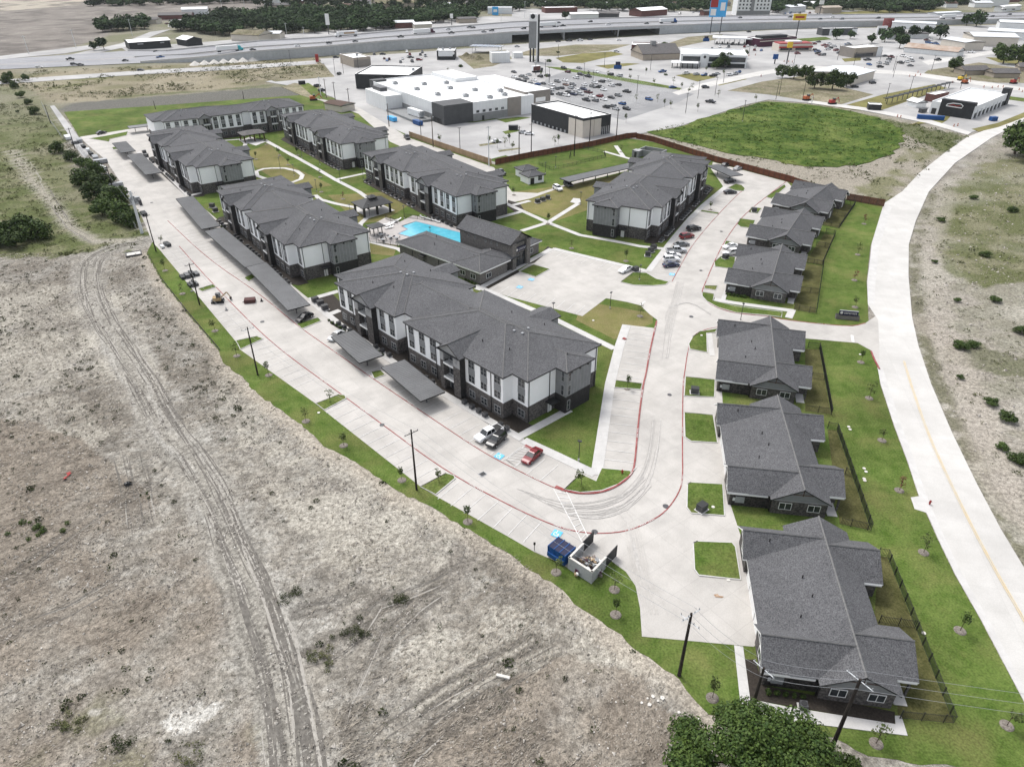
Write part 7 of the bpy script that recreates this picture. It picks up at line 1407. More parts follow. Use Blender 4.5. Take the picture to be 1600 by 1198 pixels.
for k, off in enumerate((-.9, .9)):
    wire(f'{nth(k)} overhead wire from the tall black pole up the left lawn strip', up(PA, -.4), up(PB, -.3), 1.4, off); wire(f'{nth(k)} overhead wire in the middle span of the left lawn strip', up(PB, -.3), up(PG, -.3), 1.2, off); wire(f'{nth(k)} overhead wire in the upper span of the left lawn strip', up(PG, -.3), up(PF, -.3), 1.2, off); wire(f'{nth(k)} overhead wire across the builders yard', up(PF, -.3), up(PH, -.3), 1.2, off); wire(f'{nth(k)} overhead wire past the left hedge', up(PH, -.3), up(PI, -.3), 1.4, off); wire(f'{nth(k)} overhead wire beside the gravel track', up(PI, -.3), up(PJ, -.3), 1.2, off)
# lamp posts on the site and tall lot lights
def lamp(label, u, v, h, group, head=.45):
    t = thing('lamp_post', label, 'lamp post', (*G(u, v), .02), rnd.uniform(0, 6), group); MB().cyl(0, 0, 0, .5, .16, n=8, mat='walk_concrete').cyl(0, 0, .5, h, .075 if h < 6 else .15, .055 if h < 6 else .1, 6, 'black_metal').build('post', t); MB().box(-head, head, -.22, .22, h, h + .14, 'black_metal').build('lamp_head', t)
for u, v, lab in [(904, 720, 'on the triangular lawn beside the front block'), (864, 499, 'at the back corner of the front block'), (953, 482, 'on the lawn above the right car park'), (999, 438, 'on the turning island'), (907, 320, 'by the round patio left of the right-hand block'), (548, 340, 'beside the pavilion path'), (554, 348, 'beside the pool lawn'), (632, 342, 'behind the pool deck'), (438, 264, 'left of the oval path'), (460, 275, 'right of the oval path'), (532, 284, 'on the courtyard path bend'), (500, 258, 'in front of the rear courtyard block'), (472, 247, 'near the rear courtyard block at left'), (568, 282, 'between the two courtyard blocks'), (1157, 500, 'on the entrance road kerb'), (673, 377, 'at the pool edge'), (852, 272, 'beside the small white sheds'), (868, 262, 'in the dog park'), (988, 252, 'by the gray enclosure'), (495, 300, 'behind the left block'), (578, 340, 'by the pavilion corner')]: lamp('black lamp post ' + lab, u, v, 4.2, 'site lamp posts', .35)
for i, (u, v) in enumerate([(455, 103), (537, 116), (524, 118), (560, 108), (796, 165), (719, 237), (658, 213), (837, 118), (852, 119), (872, 93), (858, 133), (912, 125), (944, 107), (926, 138), (995, 147), (1071, 178), (1090, 155), (1117, 150), (1016, 111), (1063, 110), (1130, 130), (1160, 190), (1217, 150), (1254, 155), (1212, 157), (1308, 95), (1333, 106), (1373, 102), (1395, 113), (1395, 122), (1455, 112), (1500, 140), (1383, 160), (1420, 148), (1170, 85), (1240, 102)]): lamp(f'tall parking lot light in the shopping area, {nth(i)} in order', u, v, 9.5, 'parking lot lights', .7)

# ---------------------------------------------------------------- fences
def fence(name, label, px, h, mat, seg=2.4, post='brown_wood', cat='fence'):
    p = GP(*px); t = thing(name, label, cat, (*p[0], 0)); L = plen(p); n = int(L / seg); x0, y0 = p[0]
    pan = MB(); k = int(seg / .15)
    for i in range(k): x = seg * i / k; pan.box(x + .008, x + seg / k - .008, -.02, .02 + .012 * (i % 2), .05, h + .03 * ((i * 7) % 3 - 1), mat, bottom=False)
    pan.box(0, seg, -.07, -.02, .5, .6, mat).box(0, seg, -.07, -.02, h - .4, h - .3, mat); pm_ = pan.mesh('fence_panel'); po = MB().box(-.07, .07, -.12, .02, 0, h + .05, post).mesh('post')
    for i in range(n):
        (x, y), (ux, uy) = along(p, i * L / n); a = math.atan2(uy, ux); link('fence_panel', pm_, t, (x - x0, y - y0, 0), a, (L / n / seg, 1, 1)); link('post', po, t, (x - x0, y - y0, 0), a)
fence('wooden_fence', 'long reddish brown board fence around the back corner of the site', [(774, 258), (830, 246.5), (923, 229.5), (978, 217), (990, 216), (1020, 222), (1116, 253), (1230, 284), (1312, 311), (1381, 323)], 2.4, 'wood_fence')
fence('wooden_fence', 'pale new board fence along the back lane below the grocery store', [(640, 214), (700, 235), (768, 258)], 2.4, 'pale_fence', post='pale_fence')
def iron_fence(label, runs, h=1.5, gap=.2, mat='black_metal', cat='fence', post=2.4):
    p0 = G(*runs[0][0]); t = thing('metal_fence', label, cat, (*p0, 0), 0, 'black metal yard fences')
    pk = MB().box(-.016, .016, -.016, .016, .08, h, mat, bottom=False)
    for rn in runs:
        p = GP(*rn); f = MB(); L = plen(p)
        for z in (.15, h - .18):
            for a, b in zip(p, p[1:]): f.bar((a[0] - p0[0], a[1] - p0[1], z), (b[0] - p0[0], b[1] - p0[1], z), .028, mat)
        for k in range(int(L / gap) + 1): (x, y), _ = along(p, k * gap); x -= p0[0]; y -= p0[1]; f.box(x - .02, x + .02, y - .02, y + .02, .08, h, mat, bottom=False)
        f.build('railing', t)
        for k in range(int(L / post) + 1): (x, y), _ = along(p, k * post); MB().box(x - p0[0] - .05, x - p0[0] + .05, y - p0[1] - .05, y - p0[1] + .05, 0, h + .1, mat).build('post', t)
iron_fence('black railing around the yards of the nearest cottage', [[(1372, 867), (1386, 869), (1490, 1130), (1404, 1122)], [(1373, 973), (1430, 981)]]); iron_fence('black railing around the yards of the second cottage', [[(1293, 669), (1307, 671), (1361, 829), (1312, 819)], [(1320, 741), (1333, 746)]]); iron_fence('black railing around the yards of the cottage below the entrance road', [[(1262, 543), (1280, 545), (1299, 648), (1258, 642)], [(1268, 591), (1289, 594)]])
iron_fence('black railing around the yards of the cottage above the entrance road', [[(1257, 410), (1286, 415), (1275, 490), (1240, 484)], [(1250, 456), (1280, 459)]]); iron_fence('black railing around the yards of the second cottage from the brown fence', [[(1290, 364), (1305, 367), (1284, 415), (1258, 410)], [(1275, 384), (1297, 388)]]); iron_fence('black railing around the yards of the farthest cottage', [[(1316, 318), (1336, 320), (1311, 357), (1281, 351)], [(1295, 335), (1322, 339)]])
iron_fence('black railing around the dog park', [[(842, 258), (862, 266), (882, 262), (946, 246), (944, 240), (905, 231)], [(890, 248), (892, 240)]], 1.3, .3); iron_fence('black railing around the pool deck', [[(578, 378), (624, 386)], [(603, 343), (622, 350)], [(632, 340), (690, 348), (722, 362)]], 1.4, .22)
fc_ = GP((231, 397), (252, 436), (297, 493), (344, 548)); t = tag(MB().build('silt_fence') if False else thing('silt_fence', 'low gray silt fence along the upper edge of the left lawn', 'fence', (0, 0, 0)), 'low gray silt fence along the upper edge of the left lawn', 'fence'); q = MB()
for a, b in zip(fc_, fc_[1:]): q.box(0, 0, 0, 0, 0, 0, 'gray_metal') if False else q.face([(*a, 0), (*b, 0), (*b, .6), (*a, .6)], 'dark_gray_wall')
q.build('fabric', t)
for k in range(18): (x, y), _ = along(fc_, k * plen(fc_) / 18); MB().box(x - .03, x + .03, y - .03, y + .03, 0, .8, 'pale_fence').build('stake', t)
yf = GP((66, 164), (78, 190), (98, 218), (125, 235), (150, 262), (175, 300), (215, 362)); t = thing('chain_link_fence', 'gray chain link fence along the gravel track and the builders yard', 'fence', (0, 0, 0)); q = MB()
for z in (1.0, 1.9):
    for a, b in zip(yf, yf[1:]): q.bar((*a, z), (*b, z), .03, 'gray_metal')
q.build('rail', t)
for k in range(60): (x, y), _ = along(yf, k * plen(yf) / 60); MB().cyl(x, y, 0, 2, .05, n=5, mat='gray_metal').build('post', t)

# ---------------------------------------------------------------- site furniture
t = thing('rubbish_enclosure', 'gray block rubbish enclosure with open black gates and trash piled inside', 'rubbish enclosure', (*G(924, 912), 0), R(-43) + math.pi / 2)
o = G(924, 912); A, B2, C2 = G(887, 888), o, G(946, 888); e = MB()
def wallseg(mb, a, b, h, th, mat, top):
    a, b = (a[0] - o[0], a[1] - o[1]), (b[0] - o[0], b[1] - o[1]); dx, dy = b[0] - a[0], b[1] - a[1]; l = math.hypot(dx, dy); nx, ny = -dy / l * th, dx / l * th
    mb.prism([a, b, (b[0] + nx, b[1] + ny), (a[0] + nx, a[1] + ny)], -.2, h, mat, mat); mb.prism([(a[0] - nx * .1, a[1] - ny * .1), (b[0] - nx * .1, b[1] - ny * .1), (b[0] + nx * 1.1, b[1] + ny * 1.1), (a[0] + nx * 1.1, a[1] + ny * 1.1)], h, h + .12, top, top)
t.rotation_euler = (0, 0, 0)
D2 = (A[0] + C2[0] - o[0], A[1] + C2[1] - o[1])
for k, (a, b) in enumerate(((A, o), (o, C2), (D2, A))):
    w_ = MB(); wallseg(w_, a, b, 2.2, .25, 'block_wall', 'white_rock'); w_.build('wall', t)
ux, uy = (C2[0] - o[0]), (C2[1] - o[1]); l = math.hypot(ux, uy); ux, uy = ux / l, uy / l
for base in (C2, D2):
    g = MB(); p = (base[0] - o[0], base[1] - o[1]); q2 = (p[0] + ux * 3.0, p[1] + uy * 3.0); g.prism([p, q2, (q2[0] - uy * .12, q2[1] + ux * .12), (p[0] - uy * .12, p[1] + ux * .12)], .15, 2.3, 'charcoal_wall', 'black_metal'); g.build('gate', t)
cx, cy = (A[0] + C2[0]) / 2, (A[1] + C2[1]) / 2; g_ = random.Random(4); tp = MB()
for k in range(190):
    x, y = cx + g_.uniform(-1.7, 1.9), cy + g_.uniform(-1.6, 1.6); z = .1 + max(0, 1.5 - math.hypot(x - cx, y - cy) * .5) * g_.random(); s = g_.uniform(.12, .45); a = g_.uniform(0, 3)
    c, s_ = math.cos(a) * s, math.sin(a) * s; m = g_.choice(['trash', 'cardboard', 'black_metal', 'white_trim', 'purple', 'cardboard', 'trash', 'gray_metal']); tp.prism([(x + c, y + s_), (x - s_ * .7, y + c * .7), (x - c, y - s_), (x + s_ * .7, y - c * .7)], z, z + s * g_.uniform(.3, 1.1), m, m)
o2 = tp.build('trash_pile'); o2['kind'] = 'stuff'; o2['label'] = 'jumbled rubbish heaped inside the gray enclosure'
bx = G(877, 869); t = thing('container', 'blue metal compactor container standing left of the rubbish enclosure', 'container', (*bx, .06), R(-42)); MB().box(-1.55, 1.55, -1.2, 1.2, .15, 2.0, 'blue', 'navy').build('body', t)
for x in (-1.55, -.5, .5, 1.55): MB().box(x - .06, x + .06, -1.28, 1.28, .1, 2.05, 'blue').build('rib', t)
MB().box(-1.5, 1.5, -1.5, -1.2, .3, 1.0, 'blue').build('hopper', t)
# rear enclosure
t = thing('rubbish_enclosure', 'gray open-topped block enclosure behind the right-hand block', 'rubbish enclosure', (*G(996, 243), 0), R(-38)); q = MB()
for x0, x1, y0, y1 in ((0, 10, 0, .3), (0, 10, 6, 6.3), (0, .3, .3, 6), (9.7, 10, .3, 6), (-1, 2, -3, -.02)): MB().box(x0, x1, y0, y1, -.1, 2.6, 'mid_gray_wall', 'block_wall').build('wall', t)
MB().box(.1, 1.1, -3.1, -3.0, 0, 2.1, 'black_metal').build('door', t)
for (u, v, w_, d, lab) in ((838, 286.5, 6.6, 5.6, 'small white shed with a gray hip roof and an open doorway'), (828, 277, 6.2, 5.2, 'plain white shed behind the one with the doorway')):
    t = thing('shed', lab, 'shed', (*G(u, v), 0), R(32), 'small white sheds'); MB().box(-w_ / 2, w_ / 2, 0, d, -.1, 2.9, 'white_siding').build('wall', t); r = MB(); hip(r, -w_ / 2 - .5, w_ / 2 + .5, -.5, d + .5, 2.9, .35); r.build('roof', t)
    if u > 830: MB().box(-2.6, -1.0, -.1, .05, 0, 2.2, 'black_metal').build('doorway', t); window(t, WIN2, 1.6, -.03, .9, 0)
t = thing('monument_sign', 'low dark stone entrance sign with a navy panel and white lettering', 'sign', (*G(1323, 498), 0), R(-12)); MB().box(-2.6, 2.6, -.6, .5, -.1, 1.0, 'stone', 'dark_brick').build('base', t); sp = MB().box(-2.0, 2.2, -.15, .2, 1.0, 2.1, 'navy', 'gray_metal').build('sign_panel', t)
MB().cyl(0, 0, 0, .06, .33, n=14, mat='white_paint').build('logo_disc', sp, (-1.5, -.16, 1.55)).rotation_euler = (math.pi / 2, 0, 0); q = MB()
for k in range(8): x = -.9 + k * .36; q.box(x, x + .07, -.2, -.15, 1.3, 1.75, 'white_paint').box(x, x + .24, -.2, -.15, 1.68 if k % 3 else 1.3, 1.75 if k % 3 else 1.37, 'white_paint').box(x + .17, x + .24, -.2, -.15, 1.3 if k % 2 else 1.5, 1.75, 'white_paint')
q.build('lettering', sp)
# transformers, air conditioners, meters
TB = MB().box(-.75, .75, -.6, .6, .15, 1.25, 'dark_gray_metal').mesh('cabinet'); TP = MB().box(-.95, .95, -.8, .8, 0, .15, 'walk_concrete').mesh('pad'); TL = MB().box(-.78, .78, -.63, .63, 1.25, 1.33, 'black_metal').mesh('lid')
for u, v, lab in [(1021, 389, 'upper dark utility box of the three on the clubhouse lawn'), (1017, 394, 'middle dark utility box of the three on the clubhouse lawn'), (1012, 400, 'lower dark utility box of the three on the clubhouse lawn'), (1096, 797, 'gray utility box on the square lawn plot near the bend'), (493, 472, 'upper dark utility box beside the long carport end'), (501, 477, 'middle dark utility box beside the long carport end'), (508, 484, 'lower dark utility box beside the long carport end'), (1085, 614, 'dark utility box on the small lawn by the second cottage drive'), (993, 424, 'dark utility box on the turning island'), (332, 324, 'upper dark utility box between the two left blocks'), (337, 331, 'lower dark utility box between the two left blocks'),
        (840, 317, 'left dark utility box on the lawn by the white sheds'), (848, 314, 'middle dark utility box on the lawn by the white sheds'), (856, 311, 'right dark utility box on the lawn by the white sheds'), (1178, 331, 'dark utility box on the top cottage lawn'), (1133, 404, 'dark box beside the white parked cars'), (226, 240, 'upper dark utility box behind the smallest carport'), (229, 246, 'lower dark utility box behind the smallest carport')]:
    t = thing('utility_box', lab, 'utility box', (*G(u, v), .02), R(rnd.choice([35, 40, -10])), 'dark green and black utility boxes'); link('pad', TP, t); link('cabinet', TB, t); link('lid', TL, t)
acb = MB().box(-.42, .42, -.42, .42, .1, .9, 'dark_gray_metal').mesh('body'); acf = MB().cyl(0, 0, .9, .95, .36, n=10, mat='black_metal').mesh('fan_grille'); acp = MB().box(-.6, .6, -.6, .6, 0, .1, 'walk_concrete').mesh('pad')
def acs(o, th, my, xs_, y, where):
    for i, x in enumerate(xs_):
        dx, dy = rot(x, y * my, R(th)); t = thing('air_conditioner', f'black air conditioner {where}, {nth(i)} from its near end', 'air conditioner', (o[0] + dx, o[1] + dy, .06), R(th), 'air conditioners along the apartment walls'); link('pad', acp, t); link('body', acb, t); link('fan_grille', acf, t)
acx = (-2.6, -.9, 3.4, 5.2, 7.2, 9.4, 19.5, 21.6, 24, 26.4, 28.8, 34.6, 37.2, 39.6, 50, 52.4, 54.8)
acs((-1.68, 108.67), 133.37, 1, acx, 1.5, 'in front of the foreground block'); acs((-58.72, 173.72), 126.3, 1, acx, 1.5, 'beside the long carport'); acs((-112.73, 247.21), 126.1, 1, acx, 1.4, 'along the rear left block'); acs((44.1, 203.59), 62.64, -1, acx, 1.4, 'along the drive side of the right-hand block'); acs((-17.3, 213.53), 126.03, 1, (1, 3.4, 6.2, 9, 11.8, 25, 28, 34, 37, 40, 43.5, 46, 57, 60), 1.4, 'along the courtyard block'); acs((-65.75, 277.72), 125.6, 1, (1, 4, 7, 10, 13, 25, 28, 35, 39, 43), 1.4, 'along the rear courtyard block')
x, y = G(1254, 1106); t = thing('air_conditioner', 'black air conditioner beside the front wall of the nearest cottage', 'air conditioner', (x, y, .06), R(-9)); link('pad', acp, t); link('body', acb, t); link('fan_grille', acf, t)
# foundation shrubs, small balls of green
BL = leaf_cloud(61, [(0, 0, .35, .42)], 90, .12, 'leaf'); mb = MB(); mb.add(*BL, 'leaf'); BALL = mb.mesh('foliage')
def balls(o, th, my, xs_, y, where):
    for i, x in enumerate(xs_):
        dx, dy = rot(x, y * my, R(th)); t = thing('low_shrub', f'low shrub {where}, {nth(i)} along', 'shrub', (o[0] + dx, o[1] + dy, .06), rnd.uniform(0, 6), 'low shrubs in the planting beds'); link('foliage', BALL, t, sc=rnd.uniform(.7, 1.1))
balls((-1.68, 108.67), 133.37, 1, [36 + k * 1.7 for k in range(14)], 2.2, 'in front of the foreground block'); balls((-58.72, 173.72), 126.3, 1, [-2 + k * 2.1 for k in range(26)], 2.3, 'beside the block left of the pool'); balls((29.96, 53.0), -9.03, 1, [.9, 1.9, 2.9, 3.9, 4.9], -.6, 'under the side wall of the nearest cottage'); balls((53.91, 165.11), -23.3, 1, [.8, 1.7, 2.6, 3.5, 4.4, 5.2], -.8, 'under the side wall above the entrance road')
c0 = G(750.6, 444.5); balls(c0, -41.3, 1, [.9] * 0 + [-1 - k * 1.2 for k in range(4)], -.9, 'by the clubhouse corner')
# pool furniture
LG = MB().box(-.95, .5, -.32, .32, .28, .36, 'white_trim').mesh('seat'); LB = MB(); LB.add([(.5, -.32, .3), (.5, .32, .3), (1.15, .32, .72), (1.15, -.32, .72), (.5, -.32, .36), (.5, .32, .36), (1.12, .32, .78), (1.12, -.32, .78)], [(0, 1, 2, 3), (4, 5, 6, 7), (0, 3, 7, 4), (1, 2, 6, 5), (2, 3, 7, 6)], 'white_trim'); LB = LB.mesh('backrest'); LF = MB().box(-.9, -.82, -.3, .3, 0, .28, 'gray_metal').box(.4, .48, -.3, .3, 0, .28, 'gray_metal').mesh('leg')
for i, (u, v, a) in enumerate([(661, 341, 150), (667, 343, 150), (672, 344.5, 150), (678, 346, 150), (684, 348, 150), (604, 352, 30), (607, 354, 30), (611, 352, 30), (615, 349, 30), (619, 347, 30), (622, 345, 30), (606, 358, 30), (610, 357, 30)]):
    t = thing('sun_lounger', f'white sun lounger on the pool deck, {nth(i if i < 5 else i - 5)} of the ' + ('group behind the pool' if i < 5 else 'group left of the pool'), 'sun lounger', (*G(u, v), .12), R(a), 'sun loungers'); link('seat', LG, t); link('backrest', LB, t); link('leg', LF, t)
for i, (u, v) in enumerate(((609, 374), (619, 375), (598, 378), (596, 370))):
    t = thing('patio_table', f'{nth(i)} small round table with gray chairs by the pool fence', 'table', (*G(u, v), .12), 0, 'pool patio tables'); MB().cyl(0, 0, .68, .74, .6, n=12, mat='gray_metal').build('table_top', t); MB().cyl(0, 0, 0, .7, .06, n=6, mat='black_metal').build('leg', t)
    for k in range(4): a = k * 1.57 + .5; MB().box(-.24, .24, -.24, .24, .42, .48, 'dark_gray_metal').box(-.24, .24, .2, .26, .45, .9, 'dark_gray_metal').build('chair', t, (1.0 * math.cos(a), 1.0 * math.sin(a), 0), a - 1.57)
# hydrants, bollards, manholes, drains, lids, flags
for u, v, lab in ((972, 740, 'red fire hydrant on the kerbed island at the bend'), (1452, 788, 'purple-red hydrant on the notched sidewalk')): t = thing('fire_hydrant', lab, 'fire hydrant', (*G(u, v), .14)); MB().cyl(0, 0, 0, .6, .14, n=8, mat='red').cyl(0, 0, .6, .78, .15, .04, 8, 'red').build('barrel', t); MB().bar((-.25, 0, .45), (.25, 0, .45), .07, 'red', 6).build('outlet', t)
for i, (u, v, s) in enumerate([(929, 831, .5), (1040, 791, .48), (1046, 617, .42), (1095, 423, .42), (1080, 495, .5), (597, 664, .45), (410, 503, .5), (1127, 362, .45), (237, 317, .5), (300, 455, .4), (237, 265, .45)]): x, y = G(u, v); tag(MB().cyl(0, 0, 0, .02, s, n=16, mat='dark_gray_metal').build('manhole_cover', None, (x, y, .09)), 'round gray manhole cover ' + ['below the crosswalk by the rubbish enclosure', 'on the outer red line of the bend', 'in the drive beside the right car park', 'in the upper drive beside the parked row', 'in the middle of the entrance junction', 'on the red line beside the left parking row', 'in the lane opposite the second power pole', 'in the upper drive near its middle', 'in the lane beside the rear left block', 'in the lane near the black machines', 'in the lane below the smallest carport'][i], 'manhole cover')
x, y = G(754, 741); tag(MB().box(-.5, .5, -.4, .4, 0, .02, 'black_metal').box(-.6, .6, -.5, .5, -.02, .01, 'gray_metal').build('drain_grate', None, (x, y, .09), R(40)), 'square dark drain grate in the lane opposite the red car', 'drain grate')
q = [(835, 860, 'dark post with a sign plate on the parking row left of the blue container')]
for u, v, lab in q: t = thing('sign_post', lab, 'sign', (*G(u, v), 0)); MB().cyl(0, 0, 0, 1.6, .05, n=6, mat='black_metal').build('post', t); MB().box(-.16, .16, -.04, .04, 1.2, 1.7, 'black_metal').build('plate', t)
for i, (u, v) in enumerate(((1114, 793), (1096, 525), (927, 501), (1326, 667), (1328, 671), (1350, 732), (1353, 737), (1350, 748), (1351, 751), (1344, 554), (1138, 906), (1443, 989), (1099, 599), (498, 645))): x, y = G(u, v); tag(MB().cyl(0, 0, 0, .06, .28, n=10, mat='white_rock').build('meter_pit', None, (x, y, .05 if i > 1 else .17)), f'small round white meter pit set in the grass, {nth(i)} of the scattered ones', 'meter pit', 'white meter pits')
# litter and debris in the field
x, y = G(107, 745); t = thing('plastic_sheet', 'crumpled bright red plastic sheet lying in the dry field', 'litter', (x, y, -.1)); q = MB(); g_ = random.Random(2); pts = [(-.35 + .25 * math.sin(k * 2.1), k * .38 - .9, .15 + .3 * g_.random()) for k in range(7)]
for a, b in zip(pts, pts[1:]): w1, w2 = g_.uniform(.12, .4), g_.uniform(.12, .4); q.face([(a[0] - w1, a[1], a[2] * .4), (a[0] + w1, a[1], a[2]), (b[0] + w2, b[1], b[2]), (b[0] - w2, b[1], b[2] * .4)], 'red')
q.build('sheet', t)
x, y = G(199, 757); t = thing('bin_bag', 'small heap of black rubbish bags with a white scrap in the field', 'litter', (x, y, -.1)); V, Fc = leaf_cloud(3, [(0, 0, .25, .45), (.3, .2, .2, .3)], 80, .2, 'black_metal'); mb = MB(); mb.add(V, Fc, 'black_metal'); mb.build('bag', t); MB().box(-.12, .2, -.1, .1, .5, .55, 'white_trim').build('scrap', t)
x, y = G(786, 1057); tag(MB().box(-.85, .85, -.18, .18, 0, .3, 'white_rock').build('concrete_block', None, (x, y, -.08), R(-15)), 'white concrete bar lying in the bare field', 'concrete block')
g_ = random.Random(14)
for i, (u, v) in enumerate(((1012, 1090), (1020, 1087), (1028, 1094), (1015, 1100), (1003, 1097), (1061, 1112), (1092, 1122), (1035, 1090))): x, y = G(u, v); s = g_.uniform(.14, .34); tag(MB().prism([(s, 0), (s * .3, s * .8), (-s * .8, s * .5), (-s * .6, -s * .7), (s * .5, -s * .8)], 0, s * .5, 'white_rock').build('rubble', None, (x, y, -.1), g_.uniform(0, 6)), f'broken white concrete chunk near the big tree, {nth(i)} of the pile', 'rubble', 'white concrete chunks')
sc_ = MB(); 
for k in range(160): u, v = g_.uniform(0, 1000), g_.uniform(640, 1198); x, y = G(u, v); s = g_.uniform(.04, .12); sc_.prism([(x + s, y), (x, y + s), (x - s, y), (x, y - s)], -.15, -.02, 'white_rock') if not inpoly(np.array([x]), np.array([y]), SITE)[0] else None
o = sc_.build('rubble'); o['kind'] = 'stuff'; o['label'] = 'scattered white stones and scraps on the field'
x, y = G(209, 397); t = thing('tank_lid', 'white concrete tank lid framed by black timber at the top of the field', 'tank lid', (x, y, 0), R(28)); MB().box(-1.8, 1.8, -1.3, 1.3, -.2, .15, 'white_rock').build('lid', t)
for a in ((-2.1, 2.1, -1.65, -1.3), (-2.1, 2.1, 1.3, 1.65), (-2.1, -1.8, -1.3, 1.3), (1.8, 2.1, -1.3, 1.3)): MB().box(*a, -.2, .3, 'black_metal').build('frame', t)
# mini excavator, skid steers, pallets
x, y = G(342, 472); t = thing('excavator', 'yellow and black mini excavator parked on the left parking row', 'excavator', (x, y, .06), R(15))
for s in (-1, 1): MB().box(-1.3, 1.3, s * .75 - .22, s * .75 + .22, 0, .55, 'rubber').build('track', t)
MB().box(-1.2, .7, -.8, .8, .6, 1.4, 'tan_equipment').build('body', t); cb = MB().box(-.3, .75, -.75, .15, 1.4, 2.3, 'car_glass').build('cab', t); MB().box(-.4, .85, -.8, .2, 2.3, 2.42, 'black_metal').build('cab_roof', cb); MB().bar((.7, .3, 1.0), (2.2, .5, 2.2), .16, 'tan_equipment').build('boom', t); MB().bar((2.2, .5, 2.2), (2.9, .6, .7), .12, 'tan_equipment').build('arm', t); MB().box(2.6, 3.1, .3, .9, .2, .75, 'black_metal').build('bucket', t); MB().box(-1.7, -1.4, -.9, .9, .1, .5, 'black_metal').build('blade', t)
for u, v, a, lab in ((297, 432, 38, 'larger black skid of building materials on the left parking row'), (302, 446, 38, 'smaller black pallet below the larger one')):
    t = thing('material_stack', lab, 'pallet', (*G(u, v), .05), R(a)); q = 2.4 if u < 300 else 1.2
    for k in range(4): MB().box(-q + k * q * .5, -q + k * q * .5 + q * .44, -1.2, 1.2, 0, .7 + .25 * (k % 3), 'dark_gray_metal' if k % 2 else 'charcoal_wall').build('bundle', t)
x, y = G(391, 472); t = thing('tipper_box', 'dark red metal box standing in the lane', 'container', (x, y, .05), R(12)); MB().box(-1.3, 1.3, -.9, .9, 0, .9, 'dark_rust').build('box', t); MB().box(-1.8, -1.3, -.1, .1, .1, .2, 'black_metal').build('tow_bar', t)
for u, v, lab in ((354, 485, 'orange-topped stand beside the excavator'), (409, 471, 'black barrel and cone in the lane')): t = thing('stand', lab, 'site equipment', (*G(u, v), .05)); MB().cyl(0, 0, 0, .9, .3, .05, 8, 'black_metal' if u > 400 else 'gray_metal').build('cone', t); MB().box(-.35, .35, -.35, .35, 0, .05, 'black_metal').build('base', t)
# builders yard clutter along the unfinished end
g_ = random.Random(31)
YD = [(107, 217, 'white', 2.6, 1.1, 'white box trailer by the upper yard fence'), (118, 225, 'dark', 1.5, .9, 'dark crate behind the white box trailer'), (125, 222, 'steel', 2.2, 1.2, 'pale metal container at the end of the lane'), (131, 231, 'black', 1.6, .9, 'black skip beside the upper pole'), (138, 236, 'white', 1.4, .8, 'white crate beside the black skip'), (143, 243, 'black', 1.5, 1.0, 'stack of black pipes in the yard'), (150, 249, 'steel', 2.2, 1.2, 'small gray cabin in the builders yard'), (158, 255, 'steel', 2.4, 1.3, 'gray site trailer beside the lane'), (160, 266, 'white', 2.3, 1.3, 'white site trailer beside the hedge'), (168, 277, 'black', 1.5, .8, 'dark timber stack below the white site trailer'), (182, 293, 'steel', 2.4, 1.5, 'large gray cabin beside the dark yard pole'), (188, 290, 'dark', 1.4, .7, 'dark pipe bundle by the large gray cabin'), (212, 318, 'steel', 1.6, 1.9, 'gray machine beside the steel pole'), (220, 320, 'dark', 1.0, 1.6, 'dark cabinet right of the steel pole'), (225, 336, 'black', 1.8, .7, 'dark timber heap below the steel pole'), (262, 384, 'gray', 1.4, .7, 'heap of black offcuts on the end of the parking row'), (254, 387, 'white', 1.0, .5, 'white pallet on the end of the parking row')]
for u, v, c, w_, h, lab in YD:
    m = {'white': 'white_panel', 'dark': 'dark_gray_metal', 'steel': 'gray_metal', 'black': 'charcoal_wall', 'gray': 'dark_gray_wall'}[c]; t = thing('site_container', lab, 'site equipment', (*G(u, v), .05), R(g_.choice([-52, 38]) + g_.uniform(-8, 8)), 'builders yard equipment'); MB().box(-w_, w_, -w_ * .45, w_ * .45, .2, h + .2, m).build('box', t); MB().box(-w_ * .9, w_ * .9, -w_ * .4, w_ * .4, 0, .2, 'black_metal').build('skid', t)
    for k in range(3): s = -w_ + w_ * .5 * (k + 1); MB().box(s - .05, s + .05, -w_ * .47, w_ * .47, .25, h + .25, m).build('rib', t)
# cones and barrels at the road works, skips, stack behind the store
for i, (u, v, c) in enumerate([(1430, 119, 'orange'), (1434, 114, 'orange'), (1421, 120, 'orange'), (1438, 118, 'red'), (1537, 137, 'orange'), (1550, 138, 'orange'), (1559, 137, 'orange'), (1567, 137, 'orange'), (1592, 141, 'orange'), (1597, 144, 'orange'), (1488, 130, 'orange'), (1402, 183, 'orange'), (1407, 184, 'orange'), (1490, 198, 'orange'), (1496, 197, 'orange'), (1345, 108, 'orange'), (1350, 108, 'orange'), (1189, 120, 'red'), (1232, 97, 'orange'), (1238, 98, 'orange'), (1225, 97, 'orange'), (1170, 88, 'orange'), (1180, 87, 'orange')]): t = thing('traffic_barrel', f'{c} traffic barrel at the road works, {nth(i)} of the scattered ones', 'traffic barrel', (*G(u, v), .05), 0, 'traffic barrels'); MB().cyl(0, 0, 0, 1.1, .32, .24, 8, c).build('barrel', t); MB().cyl(0, 0, .5, .7, .31, .29, 8, 'white_trim').build('stripe', t)
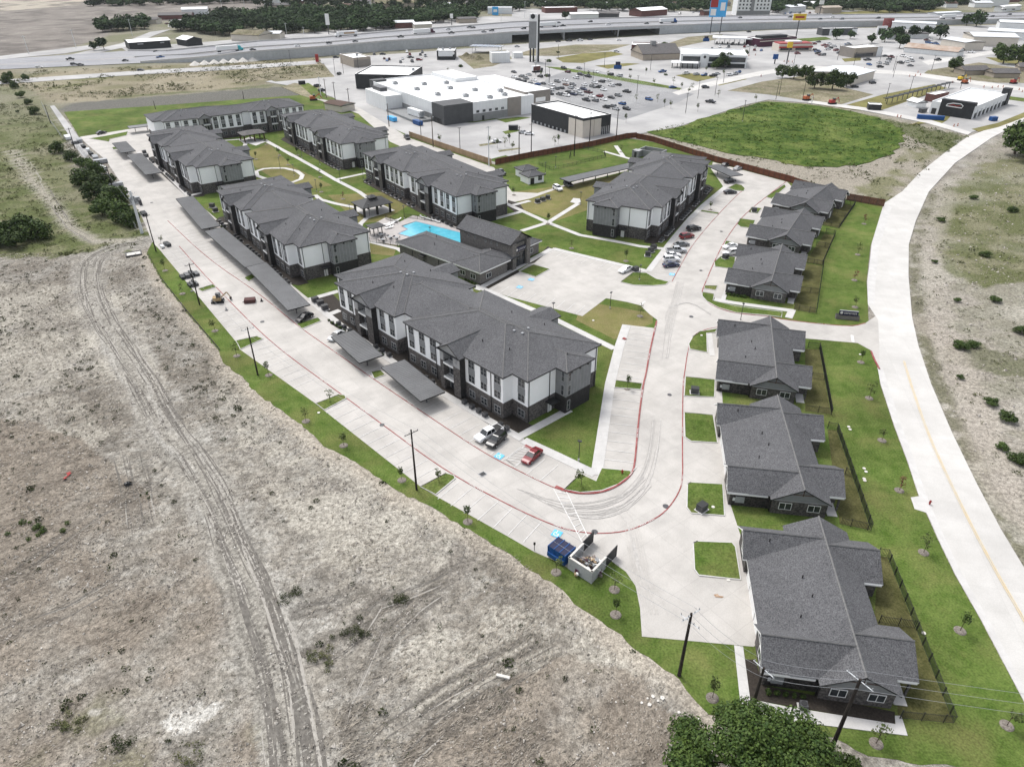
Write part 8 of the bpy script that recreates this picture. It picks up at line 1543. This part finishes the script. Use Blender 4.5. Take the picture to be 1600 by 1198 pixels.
for u, v, a, w_, m, lab in [(613, 189, -53, 3, 'sky_blue', 'pale blue skip beside the loading dock ramp'), (653, 195, -53, 3, 'blue', 'dark blue skip beside the loading dock ramp'), (1453, 187, -20, 6, 'blue', 'long blue skip in front of the car wash'), (1551, 189, 10, 1.6, 'blue', 'blue bin at the car wash exit'), (802, 203, 0, 2.2, 'charcoal_wall', 'green-black skip on the planted island'), (472, 132, 20, 2, 'charcoal_wall', 'dark green skip at the head of the green slope'), (1441, 176, 30, 2.0, 'dark_gray_wall', 'dark skip in the car wash service bay')]: t = thing('skip', lab, 'skip', (*G(u, v), .05), R(a)); MB().box(-w_, w_, -1.1, 1.1, .15, 1.9, m).build('body', t); MB().box(-w_ * 1.02, w_ * 1.02, -1.15, 1.15, 1.75, 1.95, m).build('rim', t); MB().box(-w_ * .9, w_ * .9, -.9, .9, 0, .15, 'black_metal').build('base', t)
for u, v, m, lab in [(1507, 131, 'orange', 'orange excavator at the road works'), (1501, 126, 'yellow', 'yellow excavator at the road works'), (1583, 131, 'red', 'red digger at the right edge of the road works'), (490, 157, 'orange', 'orange machine behind the far apartment block'), (1300, 163, 'red', 'red machine beside the white lane'), (1260, 157, 'orange', 'orange machine at the edge of the dry lot')]:
    t = thing('digger', lab, 'digger', (*G(u, v), .05), R(20)); MB().box(-2, 2, -1.2, 1.2, 0, .8, 'rubber').build('tracks', t); MB().box(-1.8, 1, -1.1, 1.1, .8, 2.2, m).build('body', t); MB().bar((1, 0, 1.5), (3.5, 0, 3.2), .25, m).bar((3.5, 0, 3.2), (4.6, 0, .6), .2, m).build('arm', t); MB().box(-.2, 1, -1, .2, 2.2, 3.1, 'car_glass').build('cab', t)
building('shed_row', 'long low tan shed with a brown roof in the back lane', (508, 171), (534, 176), 9, 3.2, 'cream_wall', 'brown_wood', pitched=.18, cat='shed')
# tall lift panel: red van on the lot
t = thing('delivery_truck', 'white delivery truck with a red-brown painted side in the store car park', 'lorry', (*G(838, 113), .05), R(30)); MB().box(-3.2, 2.6, -1.2, 1.2, 1, 3.8, 'white_panel').build('box', t); MB().box(-3.0, 2.4, -1.28, -1.21, 1.1, 3.7, 'red_brick').build('side_panel', t); MB().box(2.7, 4.6, -1.1, 1.1, .6, 2.4, 'dark_gray_metal').build('cab', t); MB().box(-2.8, 4.2, -1.0, 1.0, 0, .7, 'rubber').build('wheels', t)
# ---------------------------------------------------------------- thin summer haze over the far distance
hm = bpy.data.materials.new('haze'); hm.use_nodes = True; n_ = hm.node_tree; n_.nodes.clear()
pv = n_.nodes.new('ShaderNodeVolumePrincipled'); pv.inputs['Color'].default_value = (.86, .91, .96, 1); pv.inputs['Density'].default_value = .00004; pv.inputs['Anisotropy'].default_value = .2
om = n_.nodes.new('ShaderNodeOutputMaterial'); n_.links.new(pv.outputs[0], om.inputs['Volume']); MATS['haze'] = hm
hb = MB().box(-4300, 4300, -400, 5600, -3, 90, 'haze').build('haze'); hb['kind'] = 'stuff'; hb['label'] = 'thin pale summer haze'
S.cycles.volume_bounces = 0
